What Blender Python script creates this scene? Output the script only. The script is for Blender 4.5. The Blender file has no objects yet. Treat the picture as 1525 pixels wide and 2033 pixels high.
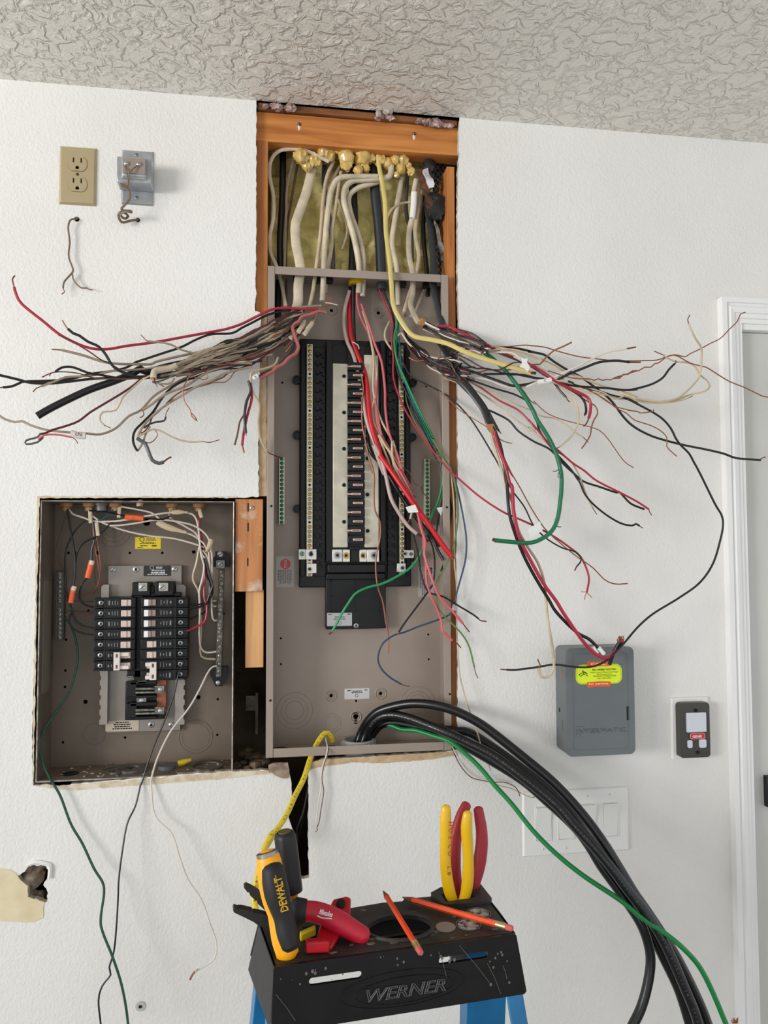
import bpy, bmesh, math, random
from mathutils import Vector, Matrix, noise
random.seed(7)
SC = bpy.context.scene
COL = SC.collection
# ---------------------------------------------------------------- camera
F_PX, CX, CY = 1539.72, 762.5, 1016.5
CAM = Vector((0.0, -1.48, 1.569))
FW = Vector((0.15225, 0.987088, 0.049778)); RT = Vector((0.988333, -0.152274, -0.003335)); UP = Vector((-0.004288, -0.049705, 0.998755))
cam = bpy.data.cameras.new('camera'); co = bpy.data.objects.new('camera', cam); COL.objects.link(co)
co.matrix_world = Matrix(((RT.x, UP.x, -FW.x, CAM.x), (RT.y, UP.y, -FW.y, CAM.y), (RT.z, UP.z, -FW.z, CAM.z), (0, 0, 0, 1)))
cam.sensor_fit = 'VERTICAL'; cam.sensor_height = 36.0; cam.lens = 36.0 * F_PX / 2033.0
cam.clip_start = 0.02
SC.camera = co
# ---------------------------------------------------------------- light and exposure
SC.view_settings.view_transform = 'Standard'; SC.view_settings.look = 'None'
SC.view_settings.gamma = 1.0; SC.view_settings.use_curve_mapping = False
SC.view_settings.exposure = 0.12
wd = bpy.data.worlds.new('world'); SC.world = wd; wd.use_nodes = True
bg = wd.node_tree.nodes['Background']; bg.inputs[0].default_value = (0.93, 0.96, 1.0, 1); bg.inputs[1].default_value = 1.02
def area(name, loc, aim, size, sy, energy, color, spread=180):
    l = bpy.data.lights.new(name, 'AREA'); l.shape = 'RECTANGLE'; l.size = size; l.size_y = sy; l.energy = energy; l.color = color; l.spread = math.radians(spread)
    o = bpy.data.objects.new(name, l); COL.objects.link(o); o.location = loc
    o.rotation_euler = (Vector(aim) - Vector(loc)).to_track_quat('-Z', 'Y').to_euler()
area('daylight_from_open_garage_door', (-3.8, -2.8, 1.85), (0.95, 0, 2.34), 1.4, 1.0, 34.0, (1.0, 0.985, 0.965), 92)
# ---------------------------------------------------------------- helpers
def lin(c):
    return tuple(((v / 255.0) / 12.92 if v / 255.0 <= 0.04045 else ((v / 255.0 + 0.055) / 1.055) ** 2.4) for v in c) + (1.0,)
MATS = {}
def mat(name, rgb, rough=0.5, metal=0.0, var=0.0, vscale=20.0, rgb2=None, bump=0.0, bscale=60.0, coat=0.0, stretch=(1, 1, 1), trans=0.0, spec=0.5):
    if name in MATS: return MATS[name]
    m = bpy.data.materials.new(name); m.use_nodes = True; nt = m.node_tree; b = nt.nodes['Principled BSDF']
    b.inputs['Base Color'].default_value = lin(rgb); b.inputs['Roughness'].default_value = rough; b.inputs['Metallic'].default_value = metal
    b.inputs['Coat Weight'].default_value = coat; b.inputs['Transmission Weight'].default_value = trans; b.inputs['Specular IOR Level'].default_value = spec
    tc = nt.nodes.new('ShaderNodeTexCoord'); mp = nt.nodes.new('ShaderNodeMapping'); mp.inputs['Scale'].default_value = stretch
    nt.links.new(tc.outputs['Object'], mp.inputs[0])
    if rgb2 or var:
        n = nt.nodes.new('ShaderNodeTexNoise'); n.inputs['Scale'].default_value = vscale; n.inputs['Detail'].default_value = 4.0
        nt.links.new(mp.outputs[0], n.inputs['Vector'])
        r = nt.nodes.new('ShaderNodeValToRGB'); r.color_ramp.elements[0].position = 0.35; r.color_ramp.elements[1].position = 0.65
        c2 = rgb2 if rgb2 else tuple(max(0, v * (1 - var)) for v in rgb)
        r.color_ramp.elements[0].color = lin(c2); r.color_ramp.elements[1].color = lin(rgb)
        nt.links.new(n.outputs['Fac'], r.inputs[0]); nt.links.new(r.outputs[0], b.inputs['Base Color'])
    if bump:
        n = nt.nodes.new('ShaderNodeTexNoise'); n.inputs['Scale'].default_value = bscale; n.inputs['Detail'].default_value = 3.0
        nt.links.new(mp.outputs[0], n.inputs['Vector'])
        bp = nt.nodes.new('ShaderNodeBump'); bp.inputs['Strength'].default_value = bump; bp.inputs['Distance'].default_value = 0.002
        nt.links.new(n.outputs['Fac'], bp.inputs['Height']); nt.links.new(bp.outputs[0], b.inputs['Normal'])
    MATS[name] = m; return m
FR = {'p': (0, 0, 1), 'A': (0, 540, .2), 'B': (250, 580, .2), 'C': (480, 560, .2), 'D': (760, 580, .2), 'E': (960, 640, .2), 'F': (1220, 600, .2),
      'G': (680, 860, .2), 'H': (860, 900, .30164), 'T': (480, 160, .30164), 'O': (40, 960, .31475), 'K': (160, 1100, .20984), 'N': (560, 540, .28852),
      'L': (450, 1250, .34754), 'R': (940, 1000, .38361), 'S': (980, 1520, .35738), 'U': (80, 260, .22295), 'V': (0, 1560, .32787), 'W': (440, 1560, .41967),
      'X': (520, 880, .24918), 'Y': (560, 900, .30164), 'Z': (880, 580, .42295), 'J': (1100, 1260, .12793), 'Q': (1380, 560, .11808),
      'M': (460, 1620, .20984), 'P': (740, 1560, .20984), 'I': (490, 1820, .37377), 'q': (70, 980, .187), 'r': (280, 980, .187)}
def px(f, x, y):
    o = FR[f]; return o[0] + x * o[2], o[1] + y * o[2]
def ray(x, y):
    return FW * F_PX + RT * (x - CX) - UP * (y - CY)
def U(x, y, d=0.0):          # point of the place seen at photo pixel x, y and lying d metres in front of the wall
    r = ray(x, y); return CAM + r * ((-d - CAM.y) / r.y)
def UZ(x, y, z):
    r = ray(x, y); return CAM + r * ((z - CAM.z) / r.z)
def UPL(x, y, p, n):
    r = ray(x, y); return CAM + r * ((p - CAM).dot(n) / r.dot(n))
def rc(f, x0, y0, x1, y1, d=0.0):   # crop rectangle -> world x0,x1,z0,z1 on the plane d
    a = U(*px(f, x0, y0), d); b = U(*px(f, x1, y1), d); return a.x, b.x, b.z, a.z
def parse(s, d=None):
    fr = 'p'; out = []
    for t in s.split():
        if t in FR: fr = t; continue
        v = [float(q) for q in t.split(',')]; x, y = px(fr, v[0], v[1]); out.append([x, y, v[2] / 1000.0 if len(v) > 2 else None])
    i = 1
    while i < len(out) - 1:      # drop a point that would make the wire double back where two tracings meet
        a, b, c = out[i-1], out[i], out[i+1]; u = (b[0]-a[0], b[1]-a[1]); v = (c[0]-b[0], c[1]-b[1])
        if u[0]*v[0] + u[1]*v[1] < 0 and min(math.hypot(*u), math.hypot(*v)) < 7 and b[2] is None: out.pop(i); i = max(1, i-1)
        else: i += 1
    if d is not None:
        if isinstance(d, (int, float)): d = (d, d)
        n = len(out)
        L = [0.0]
        for i in range(1, n): L.append(L[-1] + math.hypot(out[i][0] - out[i-1][0], out[i][1] - out[i-1][1]))
        T = [(l / L[-1] if L[-1] else 0) for l in L]; ex = [(T[i], out[i][2]) for i in range(n) if out[i][2] is not None]
        last = ex[-1][0] if ex else -1; A = list(ex)
        for k, q in enumerate(d):
            t = k / max(1, len(d) - 1)
            if t > last + .02 or (k == 0 and (not ex or ex[0][0] > 0)): A.append((t, q / 1000.0))
        A.sort()
        for i, p in enumerate(out):
            if p[2] is None:
                lo = max([q for q in A if q[0] <= T[i]], default=A[0]); hi = min([q for q in A if q[0] > T[i]], default=A[-1])
                p[2] = lo[1] if hi[0] <= lo[0] else lo[1] + (hi[1] - lo[1]) * (T[i] - lo[0]) / (hi[0] - lo[0])
    return out
def pts3(s, d=None): return [U(*p) for p in parse(s, d)]
def catmull(P, step=0.006):
    if len(P) < 3: return list(P)
    out = []; Q = [P[0] * 2 - P[1]] + list(P) + [P[-1] * 2 - P[-2]]
    for i in range(1, len(Q) - 2):
        a, b, c, e = Q[i-1], Q[i], Q[i+1], Q[i+2]; n = max(2, min(14, int((c - b).length / step)))
        for k in range(n):
            t = k / n
            out.append(0.5 * ((2 * b) + (c - a) * t + (2*a - 5*b + 4*c - e) * t * t + (3*b - a - 3*c + e) * t ** 3))
    out.append(P[-1].copy()); return out
class MB:
    def __init__(s): s.v = []; s.f = []; s.m = []; s.cur = 0
    def add(s, vs, fs):
        k = len(s.v); s.v += [Vector(v) for v in vs]; s.f += [tuple(i + k for i in f) for f in fs]; s.m += [s.cur] * len(fs); return s
    def box(s, x0, x1, y0, y1, z0, z1):
        if x0 > x1: x0, x1 = x1, x0
        if y0 > y1: y0, y1 = y1, y0
        if z0 > z1: z0, z1 = z1, z0
        return s.add([(x0,y0,z0),(x1,y0,z0),(x1,y1,z0),(x0,y1,z0),(x0,y0,z1),(x1,y0,z1),(x1,y1,z1),(x0,y1,z1)],
                     [(0,3,2,1),(4,5,6,7),(0,1,5,4),(1,2,6,5),(2,3,7,6),(3,0,4,7)])
    def pb(s, f, x0, y0, x1, y1, d0, d1, dp=None):   # box from crop rectangle seen at front depth; d = metres in front of wall
        X0, X1, Z0, Z1 = rc(f, x0, y0, x1, y1, d0 if dp is None else dp); return s.box(X0, X1, -d0, -d1, Z0, Z1)
    def obox(s, o, a, b, c):        # oriented box: corner o, edge vectors a b c
        V = [o, o+a, o+a+b, o+b, o+c, o+a+c, o+a+b+c, o+b+c]
        return s.add(V, [(0,3,2,1),(4,5,6,7),(0,1,5,4),(1,2,6,5),(2,3,7,6),(3,0,4,7)])
    def tube(s, P, r, n=8, flat=1.0, cap=True, r2=None):
        P = [Vector(p) for p in P]; N = len(P)
        if N < 2: return s
        R = r if isinstance(r, (list, tuple)) else [r] * N
        T = [(P[min(i+1, N-1)] - P[max(i-1, 0)]).normalized() for i in range(N)]
        ref = Vector((0, 1, 0)) if abs(T[0].y) < .9 else Vector((1, 0, 0))
        a = (ref - T[0] * ref.dot(T[0])).normalized(); k = len(s.v)
        for i in range(N):
            if flat != 1.0 and abs(T[i].y) < .93: a = Vector((0, 1, 0))
            a = a - T[i] * a.dot(T[i])
            if a.length < 1e-6: a = T[i].orthogonal()
            a = a.normalized(); b = T[i].cross(a)
            for j in range(n):
                t = 2 * math.pi * j / n
                s.v.append(P[i] + a * (math.cos(t) * R[i] * flat) + b * (math.sin(t) * R[i]))
        for i in range(N - 1):
            for j in range(n):
                q = k + i*n + j; w = k + i*n + (j+1) % n
                s.f.append((q, w, w + n, q + n)); s.m.append(s.cur)
        if cap:
            s.f.append(tuple(k + j for j in range(n))[::-1]); s.m.append(s.cur)
            s.f.append(tuple(k + (N-1)*n + j for j in range(n))); s.m.append(s.cur)
        return s
    def cyl(s, p, q, r, n=20, r2=None): return s.tube([p, q], [r, r if r2 is None else r2], n)
    def disc(s, c, r, t=0.002, n=20): return s.cyl(Vector(c), Vector(c) + Vector((0, -t, 0)), r, n)   # disc on wall plane facing the room
    def lathe(s, c, axis, prof, n=24):   # prof: (t along axis, radius)
        axis = Vector(axis).normalized(); a = axis.orthogonal().normalized(); b = axis.cross(a); k = len(s.v)
        for t, r in prof:
            for j in range(n):
                w = 2*math.pi*j/n; s.v.append(Vector(c) + axis*t + a*(math.cos(w)*r) + b*(math.sin(w)*r))
        for i in range(len(prof)-1):
            for j in range(n):
                q = k+i*n+j; w = k+i*n+(j+1)%n; s.f.append((q, w, w+n, q+n)); s.m.append(s.cur)
        if tuple(prof[0]) == tuple(prof[-1]): return s
        s.f.append(tuple(k+j for j in range(n))[::-1]); s.m.append(s.cur)
        e = k+(len(prof)-1)*n; s.f.append(tuple(e+j for j in range(n))); s.m.append(s.cur)
        return s
    def ball(s, c, r, n=14, amp=0.0, sq=(1,1,1), seed=0):
        c = Vector(c); k = len(s.v); rows = n // 2 + 1
        for i in range(rows):
            th = math.pi * i / (rows - 1)
            for j in range(n):
                w = 2*math.pi*j/n; v = Vector((math.sin(th)*math.cos(w)*sq[0], math.sin(th)*math.sin(w)*sq[1], math.cos(th)*sq[2]))
                q = 1 + amp * noise.noise(v * 2.2 + Vector((seed, seed*2, 0))); s.v.append(c + v * r * q)
        for i in range(rows-1):
            for j in range(n):
                q = k+i*n+j; w = k+i*n+(j+1)%n; s.f.append((q, w, w+n, q+n)); s.m.append(s.cur)
        return s
    def plate(s, outline, holes, o, u, v, nrm, t0, t1):
        # flat plate with holes; outline/holes are (a, b) along u, v from o; thickness from t0 to t1 along nrm
        cu = bpy.data.curves.new('tmp', 'CURVE'); cu.dimensions = '2D'; cu.fill_mode = 'BOTH'; cu.extrude = 0.5
        for pl in [outline] + list(holes):
            sp = cu.splines.new('POLY'); sp.points.add(len(pl) - 1); sp.use_cyclic_u = True
            for i, p in enumerate(pl): sp.points[i].co = (p[0], p[1], 0, 1)
        ob = bpy.data.objects.new('tmp', cu); COL.objects.link(ob)
        me = bpy.data.meshes.new_from_object(ob.evaluated_get(bpy.context.evaluated_depsgraph_get()))
        V = [o + u * q.co.x + v * q.co.y + nrm * (t0 + (t1 - t0) * (q.co.z + .5)) for q in me.vertices]
        F = [tuple(p.vertices) for p in me.polygons]
        bpy.data.objects.remove(ob); bpy.data.curves.remove(cu); bpy.data.meshes.remove(me)
        return s.add(V, F)
    def wplate(s, outline, holes, d0, d1):   # outline in world (x, z); plate parallel to the wall
        return s.plate(outline, holes, Vector((0, 0, 0)), Vector((1, 0, 0)), Vector((0, 0, 1)), Vector((0, -1, 0)), d0, d1)
    def build(s, name, m, parent=None, smooth=None, bevel=0.0, sub=0, merge=False):
        me = bpy.data.meshes.new(name)
        if parent is None:
            lo = Vector((min(v.x for v in s.v), min(v.y for v in s.v), min(v.z for v in s.v))); hi = Vector((max(v.x for v in s.v), max(v.y for v in s.v), max(v.z for v in s.v)))
            org = Vector(((lo.x+hi.x)/2, (lo.y+hi.y)/2, lo.z))
        else:
            org = Vector((0, 0, 0)); q = parent
            while q: org += q.location; q = q.parent
        me.from_pydata([v - org for v in s.v], [], s.f)
        ms = m if isinstance(m, (list, tuple)) else [m]
        for q in ms: me.materials.append(q)
        me.polygons.foreach_set('material_index', s.m)
        bm = bmesh.new(); bm.from_mesh(me)
        if merge: bmesh.ops.remove_doubles(bm, verts=bm.verts, dist=1e-5)
        bmesh.ops.recalc_face_normals(bm, faces=bm.faces); bm.to_mesh(me); bm.free()
        if smooth is None: smooth = True
        if smooth:
            me.polygons.foreach_set('use_smooth', [True]*len(me.polygons)); me.set_sharp_from_angle(angle=math.radians(38))
        o = bpy.data.objects.new(name, me); COL.objects.link(o)
        if parent is None: o.location = org
        else: o.parent = parent
        if bevel:
            b = o.modifiers.new('bevel', 'BEVEL'); b.width = bevel; b.segments = 2; b.limit_method = 'ANGLE'; b.angle_limit = math.radians(40)
        if sub:
            b = o.modifiers.new('sub', 'SUBSURF'); b.levels = sub; b.render_levels = sub
        return o
def tag(o, label, cat=None, group=None, kind=None):
    if label: o['label'] = label
    if cat: o['category'] = cat
    if group: o['group'] = group
    if kind: o['kind'] = kind
    return o
def thing(name, loc, label, cat, group=None):
    o = bpy.data.objects.new(name, None); COL.objects.link(o); o.location = Vector(loc); o.empty_display_size = .02
    return tag(o, label, cat, group)
def dup(root, loc, label=None):
    r = root.copy(); COL.objects.link(r); r.location = loc
    if label: r['label'] = label
    for ch in list(root.children):
        c = ch.copy(); COL.objects.link(c); c.parent = r
        for g in list(ch.children):
            e = g.copy(); COL.objects.link(e); e.parent = c
    return r
def dup_part(src, off, parent):
    c = src.copy(); COL.objects.link(c); c.parent = parent; c.location = src.location + Vector(off); return c
def text_mb(mb, txt, o, u, v, size, lift=0.0006, shear=0.0, outline=0.0, width=None, bold=0.0):
    # lettering laid on a surface: o = left end of the base line, u = reading direction, v = up
    cu = bpy.data.curves.new('t', 'FONT'); cu.body = txt; cu.size = size; cu.shear = shear; cu.offset = bold
    if outline: cu.fill_mode = 'NONE'; cu.bevel_depth = outline; cu.bevel_resolution = 0
    cu.resolution_u = 2
    ob = bpy.data.objects.new('t', cu); COL.objects.link(ob)
    me = bpy.data.meshes.new_from_object(ob.evaluated_get(bpy.context.evaluated_depsgraph_get()))
    u = u.normalized(); v = v.normalized(); n = u.cross(v); xs = [q.co.x for q in me.vertices] or [0, 1]; k = 1.0
    if width: k = width / max(1e-9, max(xs) - min(xs))
    mb.add([o + u * ((q.co.x - min(xs)) * k) + v * q.co.y + n * (q.co.z + lift) for q in me.vertices], [tuple(p.vertices) for p in me.polygons])
    bpy.data.objects.remove(ob); bpy.data.curves.remove(cu); bpy.data.meshes.remove(me)
    return mb
def rrect(x0, x1, z0, z1, r, n=5):
    out = []
    for cx, cz, a in ((x1-r, z1-r, 0), (x0+r, z1-r, 90), (x0+r, z0+r, 180), (x1-r, z0+r, 270)):
        for i in range(n+1):
            t = math.radians(a + 90*i/n); out.append((cx + r*math.cos(t), cz + r*math.sin(t)))
    return out
def circ(cx, cz, r, n=20): return [(cx + r*math.cos(2*math.pi*i/n), cz + r*math.sin(2*math.pi*i/n)) for i in range(n)]
def ellipse(cx, cz, a, b, n=28): return [(cx + a*math.cos(2*math.pi*i/n), cz + b*math.sin(2*math.pi*i/n)) for i in range(n)]
def rough_line(P, amp, step=0.008, seed=0):
    out = []
    for i, p in enumerate(P):
        q = P[(i+1) % len(P)]; L = math.hypot(q[0]-p[0], q[1]-p[1]); n = max(1, int(L/step)); tx, tz = (q[0]-p[0])/max(L, 1e-9), (q[1]-p[1])/max(L, 1e-9)
        for k in range(n):
            t = k/n; w = noise.noise(Vector((p[0]+(q[0]-p[0])*t, p[1]+(q[1]-p[1])*t, seed*.1))*90) * amp if k else 0
            out.append((p[0]+(q[0]-p[0])*t - tz*w, p[1]+(q[1]-p[1])*t + tx*w))
    return out
def wpoly(s, d=0.0): return [(p.x, p.z) for p in (U(a, b, d) for a, b, _ in parse(s))]
def screw(mb, c, r, h=0.0018, mi=(0, 1), slot=True, ang=0.6):     # screw head on a wall-parallel face, slot as a dark bar
    mb.cur = mi[0]; mb.lathe(c, (0, -1, 0), [(0, r), (h*.7, r), (h, r*.8)], 14)
    if slot:
        mb.cur = mi[1]; a = Vector((math.cos(ang), 0, math.sin(ang))); b = Vector((-a.z, 0, a.x)); c = Vector(c)
        mb.obox(c - a*r*.8 - b*r*.13 + Vector((0, -h*1.06, 0)), a*r*1.6, b*r*.26, Vector((0, h*.3, 0)))
    mb.cur = 0; return mb
# ---------------------------------------------------------------- materials of the room
def wall_mat():
    m = bpy.data.materials.new('white_wall_paint'); m.use_nodes = True; nt = m.node_tree; b = nt.nodes['Principled BSDF']
    tc = nt.nodes.new('ShaderNodeTexCoord'); mp = nt.nodes.new('ShaderNodeMapping'); nt.links.new(tc.outputs['Object'], mp.inputs[0]); mp.inputs['Scale'].default_value = (1, 1, .8)
    n1 = nt.nodes.new('ShaderNodeTexNoise'); n1.inputs['Scale'].default_value = 210; n1.inputs['Detail'].default_value = 2.0; nt.links.new(mp.outputs[0], n1.inputs['Vector'])
    n2 = nt.nodes.new('ShaderNodeTexNoise'); n2.inputs['Scale'].default_value = 2.2; n2.inputs['Detail'].default_value = 5.0; nt.links.new(mp.outputs[0], n2.inputs['Vector'])
    n3 = nt.nodes.new('ShaderNodeTexNoise'); n3.inputs['Scale'].default_value = 330; nt.links.new(mp.outputs[0], n3.inputs['Vector'])
    ad = nt.nodes.new('ShaderNodeMath'); ad.operation = 'MULTIPLY_ADD'; ad.inputs[1].default_value = .35
    nt.links.new(n3.outputs['Fac'], ad.inputs[0]); nt.links.new(n1.outputs['Fac'], ad.inputs[2])
    r = nt.nodes.new('ShaderNodeValToRGB'); r.color_ramp.elements[0].position = .3; r.color_ramp.elements[1].position = .6
    r.color_ramp.elements[0].color = lin((222, 220, 215)); r.color_ramp.elements[1].color = lin((231, 230, 226))
    nt.links.new(n2.outputs['Fac'], r.inputs[0]); nt.links.new(r.outputs[0], b.inputs['Base Color'])
    bp = nt.nodes.new('ShaderNodeBump'); bp.inputs['Strength'].default_value = .65; bp.inputs['Distance'].default_value = .0015
    nt.links.new(ad.outputs[0], bp.inputs['Height']); nt.links.new(bp.outputs[0], b.inputs['Normal']); b.inputs['Roughness'].default_value = .55
    return m
def ceil_mat():
    m = bpy.data.materials.new('knockdown_ceiling'); m.use_nodes = True; nt = m.node_tree; b = nt.nodes['Principled BSDF']
    tc = nt.nodes.new('ShaderNodeTexCoord')
    n1 = nt.nodes.new('ShaderNodeTexNoise'); n1.inputs['Scale'].default_value = 41; n1.inputs['Detail'].default_value = 3.5; n1.inputs['Distortion'].default_value = .7
    nt.links.new(tc.outputs['Object'], n1.inputs['Vector'])
    r = nt.nodes.new('ShaderNodeValToRGB'); e = r.color_ramp.elements; e[0].position = .44; e[0].color = (0, 0, 0, 1); e[1].position = .58; e[1].color = (1, 1, 1, 1)
    nt.links.new(n1.outputs['Fac'], r.inputs[0])
    n2 = nt.nodes.new('ShaderNodeTexNoise'); n2.inputs['Scale'].default_value = 180; nt.links.new(tc.outputs['Object'], n2.inputs['Vector'])
    ad = nt.nodes.new('ShaderNodeMath'); ad.operation = 'MULTIPLY_ADD'; ad.inputs[1].default_value = .25
    nt.links.new(n2.outputs['Fac'], ad.inputs[0]); nt.links.new(r.outputs[0], ad.inputs[2])
    bp = nt.nodes.new('ShaderNodeBump'); bp.inputs['Strength'].default_value = 1.0; bp.inputs['Distance'].default_value = .005
    nt.links.new(ad.outputs[0], bp.inputs['Height']); nt.links.new(bp.outputs[0], b.inputs['Normal'])
    b.inputs['Base Color'].default_value = lin((234, 229, 220)); b.inputs['Roughness'].default_value = .6
    return m
def wood_mat(name, c1, c2, scale=1.0, axis=2, dirt=None):
    m = bpy.data.materials.new(name); m.use_nodes = True; nt = m.node_tree; b = nt.nodes['Principled BSDF']
    tc = nt.nodes.new('ShaderNodeTexCoord'); mp = nt.nodes.new('ShaderNodeMapping'); nt.links.new(tc.outputs['Object'], mp.inputs[0])
    s = [22, 22, 22]; s[axis] = 1.6; mp.inputs['Scale'].default_value = [v*scale for v in s]
    n = nt.nodes.new('ShaderNodeTexNoise'); n.inputs['Scale'].default_value = 2.2; n.inputs['Detail'].default_value = 6; n.inputs['Distortion'].default_value = .8
    nt.links.new(mp.outputs[0], n.inputs['Vector'])
    r = nt.nodes.new('ShaderNodeValToRGB'); r.color_ramp.elements[0].position = .32; r.color_ramp.elements[0].color = lin(c2); r.color_ramp.elements[1].position = .62; r.color_ramp.elements[1].color = lin(c1)
    nt.links.new(n.outputs['Fac'], r.inputs[0]); last = r.outputs[0]
    if dirt:
        n2 = nt.nodes.new('ShaderNodeTexNoise'); n2.inputs['Scale'].default_value = 24; n2.inputs['Detail'].default_value = 6; nt.links.new(tc.outputs['Object'], n2.inputs['Vector'])
        r2 = nt.nodes.new('ShaderNodeValToRGB'); r2.color_ramp.elements[0].position = .54; r2.color_ramp.elements[0].color = (0, 0, 0, 1); r2.color_ramp.elements[1].position = .66; r2.color_ramp.elements[1].color = (.7, .7, .7, 1)
        nt.links.new(n2.outputs['Fac'], r2.inputs[0]); mx = nt.nodes.new('ShaderNodeMix'); mx.data_type = 'RGBA'
        nt.links.new(r2.outputs[0], mx.inputs[0]); nt.links.new(last, mx.inputs[6]); mx.inputs[7].default_value = lin(dirt); last = mx.outputs[2]
    nt.links.new(last, b.inputs['Base Color']); b.inputs['Roughness'].default_value = .6
    return m
M_WALL = wall_mat(); M_CEIL = ceil_mat()
M_GYP = mat('gypsum_core', (214, 204, 186), .9, var=.25, vscale=60)
M_TORN = mat('torn_drywall_paper', (206, 184, 152), .85, vscale=45, rgb2=(183, 152, 116), bump=.6, bscale=120)
M_PATCH = mat('bare_cream_paint', (226, 214, 182), .8, vscale=30, rgb2=(216, 200, 162))
M_STUD = wood_mat('orange_pine', (196, 128, 66), (150, 84, 34))
M_HEAD = wood_mat('orange_pine_across', (204, 134, 66), (160, 90, 36), axis=0)
M_BLK1 = wood_mat('weathered_pine', (196, 134, 82), (150, 90, 50), dirt=(214, 200, 184))
M_BLK2 = wood_mat('pale_pine', (228, 178, 122), (206, 148, 90))
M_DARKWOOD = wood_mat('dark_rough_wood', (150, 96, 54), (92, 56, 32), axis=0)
M_CONC = mat('stained_block_wall', (104, 90, 72), .95, vscale=9, rgb2=(58, 42, 26), bump=.8, bscale=50)
M_BLACKV = mat('dark_void', (14, 13, 12), .9)
M_TRIM = mat('white_trim_paint', (236, 236, 234), .35)
M_DOOR = mat('door_paint', (206, 206, 200), .4, var=.04, vscale=3)
M_FLOOR = mat('concrete_floor', (172, 168, 160), .8, var=.2, vscale=4)
# ---------------------------------------------------------------- setting: wall, ceiling, floor
ZC = U(0, 157).z
def struct(o, label=None): o['kind'] = 'structure'; return tag(o, label)
big = [(-2.6, 0.0), (-2.6, ZC + .02), (2.6, ZC + .02), (2.6, 0.0)]
HOLE = wpoly('509,170 640,180 760,190 912,205 909,420 909,560 911,640 908,760 909,940 906,1100 909,1300 908,1488 880,1494 760,1500 640,1508 612,1516 613,1600 612,1680 614,1742 603,1745 588,1741 587,1660 573,1625 580,1590 577,1545 574,1530 531,1529 455,1531 260,1546 140,1557 132,1566 108,1566 100,1558 66,1559 64,1450 70,1250 74,1050 74,988 200,987 360,988 466,988 514,986 513,900 515,760 518,640 517,622 507,619 509,420')
TOP = U(509, 150).z
HOLE = [(x, min(z, ZC + .004)) for x, z in HOLE]
HOLE_R = rough_line(HOLE, .0022, .005, 3)
SMALL = rough_line(wpoly('V 175,485 265,480 300,510 290,560 262,600 290,650 284,705 230,690 172,672 170,605 140,580 108,545 150,520'), .004, .004, 9)
BELLH = [circ(*(lambda p: (p.x, p.z))(U(*px('U', 325, 785))), .005, 10), circ(*(lambda p: (p.x, p.z))(U(*px('U', 868, 793))), .0045, 10)]
cz = U(1478, 700, .018); DX0 = cz.x - .004; DX1 = DX0 + .82; DZ = U(1490, 655, 0).z + .012
wb = MB(); wb.wplate([(-2.6, 0.0), (-2.6, ZC), (2.6, ZC), (2.6, 0.0), (DX1, 0.0), (DX1, DZ), (DX0, DZ), (DX0, 0.0)], [HOLE_R, SMALL] + BELLH, 0.0, -0.0127)
wall = wb.build('wall_back', [M_WALL, M_GYP], smooth=False)
for p in wall.data.polygons:
    if abs(p.normal.y) < .5: p.material_index = 1
struct(wall, 'white orange peel textured wall with a large hole cut around the panels')
# things behind the wall surface
b = MB(); b.box(-2.6, DX0 - .02, .19, .22, 0, ZC + .3); struct(b.build('wall_sheathing', M_CONC), 'stained dark block wall seen inside the hole')
b = MB(); b.box(-3.2, 3.2, -4.0, 0.25, ZC, ZC + .0127); cb = b.build('ceiling', M_CEIL, smooth=False); struct(cb, 'knockdown textured off-white ceiling')
b = MB(); b.box(-3.2, 3.2, -4.0, 0.25, -.1, 0); struct(b.build('floor', M_FLOOR), 'grey concrete floor')
# torn paper margins and the bare patch (thin layers on the wall face)
def strip(name, s, m, d0=.0012, d1=-.0004, amp=.002, parent=wall, lab=None):
    q = MB(); q.wplate(rough_line(wpoly(s), amp, .006, len(s)), [], d0, d1); return tag(q.build(name, m, parent, smooth=False), lab)
strip('torn_paper', '640,1507 760,1500 905,1491 908,1499 850,1508 760,1515 700,1513 640,1522 614,1529 616,1517', M_TORN, lab='tan torn paper edge below the new panel')
strip('torn_paper', '66,1559 140,1558 300,1545 455,1532 533,1529 536,1536 455,1545 300,1557 140,1569 95,1564', mat('scuffed_paint_edge', (222, 213, 192), .8, vscale=60, rgb2=(196, 176, 146)))
strip('torn_paper', '64,1556 69,1250 74,990 74,985 470,985 470,988 79,989 72,1250 67,1556', MATS['scuffed_paint_edge'])
strip('bare_patch', 'V -60,498 60,505 100,530 108,548 140,582 168,605 170,672 230,692 268,702 262,795 200,825 60,820 -60,812', M_PATCH, lab='cream patch of bare old paint')
strip('paper_flap', 'L 238,772 262,760 350,757 358,800 350,846 300,838 240,806', mat('plaster_chip', (168, 150, 132), .9, vscale=60, rgb2=(120, 100, 84), bump=.8), .006, 0)
strip('paper_flap', '500,618 512,619 523,626 512,625', M_WALL, .003, 0, .0006)
# broken rim of the small hole
q = MB(); P = [U(a, c, .002) for a, c, _ in parse('V 165,480 215,462 262,468 300,480 305,510 300,560')]
q.tube(catmull(P), .004, 6); q.build('plaster_rim', M_WALL, wall)
# anchor plug and nail marks
pc = U(*px('V', 850, 1335), .0008)
q = MB(); q.disc(pc, .0085, .001); aw = q.build('wall_anchor', mat('grey_anchor', (188, 186, 180), .5)); tag(aw, 'small round plastic anchor set in the wall, low at the left', 'wall anchor')
q = MB(); q.box(pc.x-.0025, pc.x+.0025, pc.y-.0025, pc.y-.0008, pc.z-.0022, pc.z+.0022); q.build('socket', M_BLACKV, aw)
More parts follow.
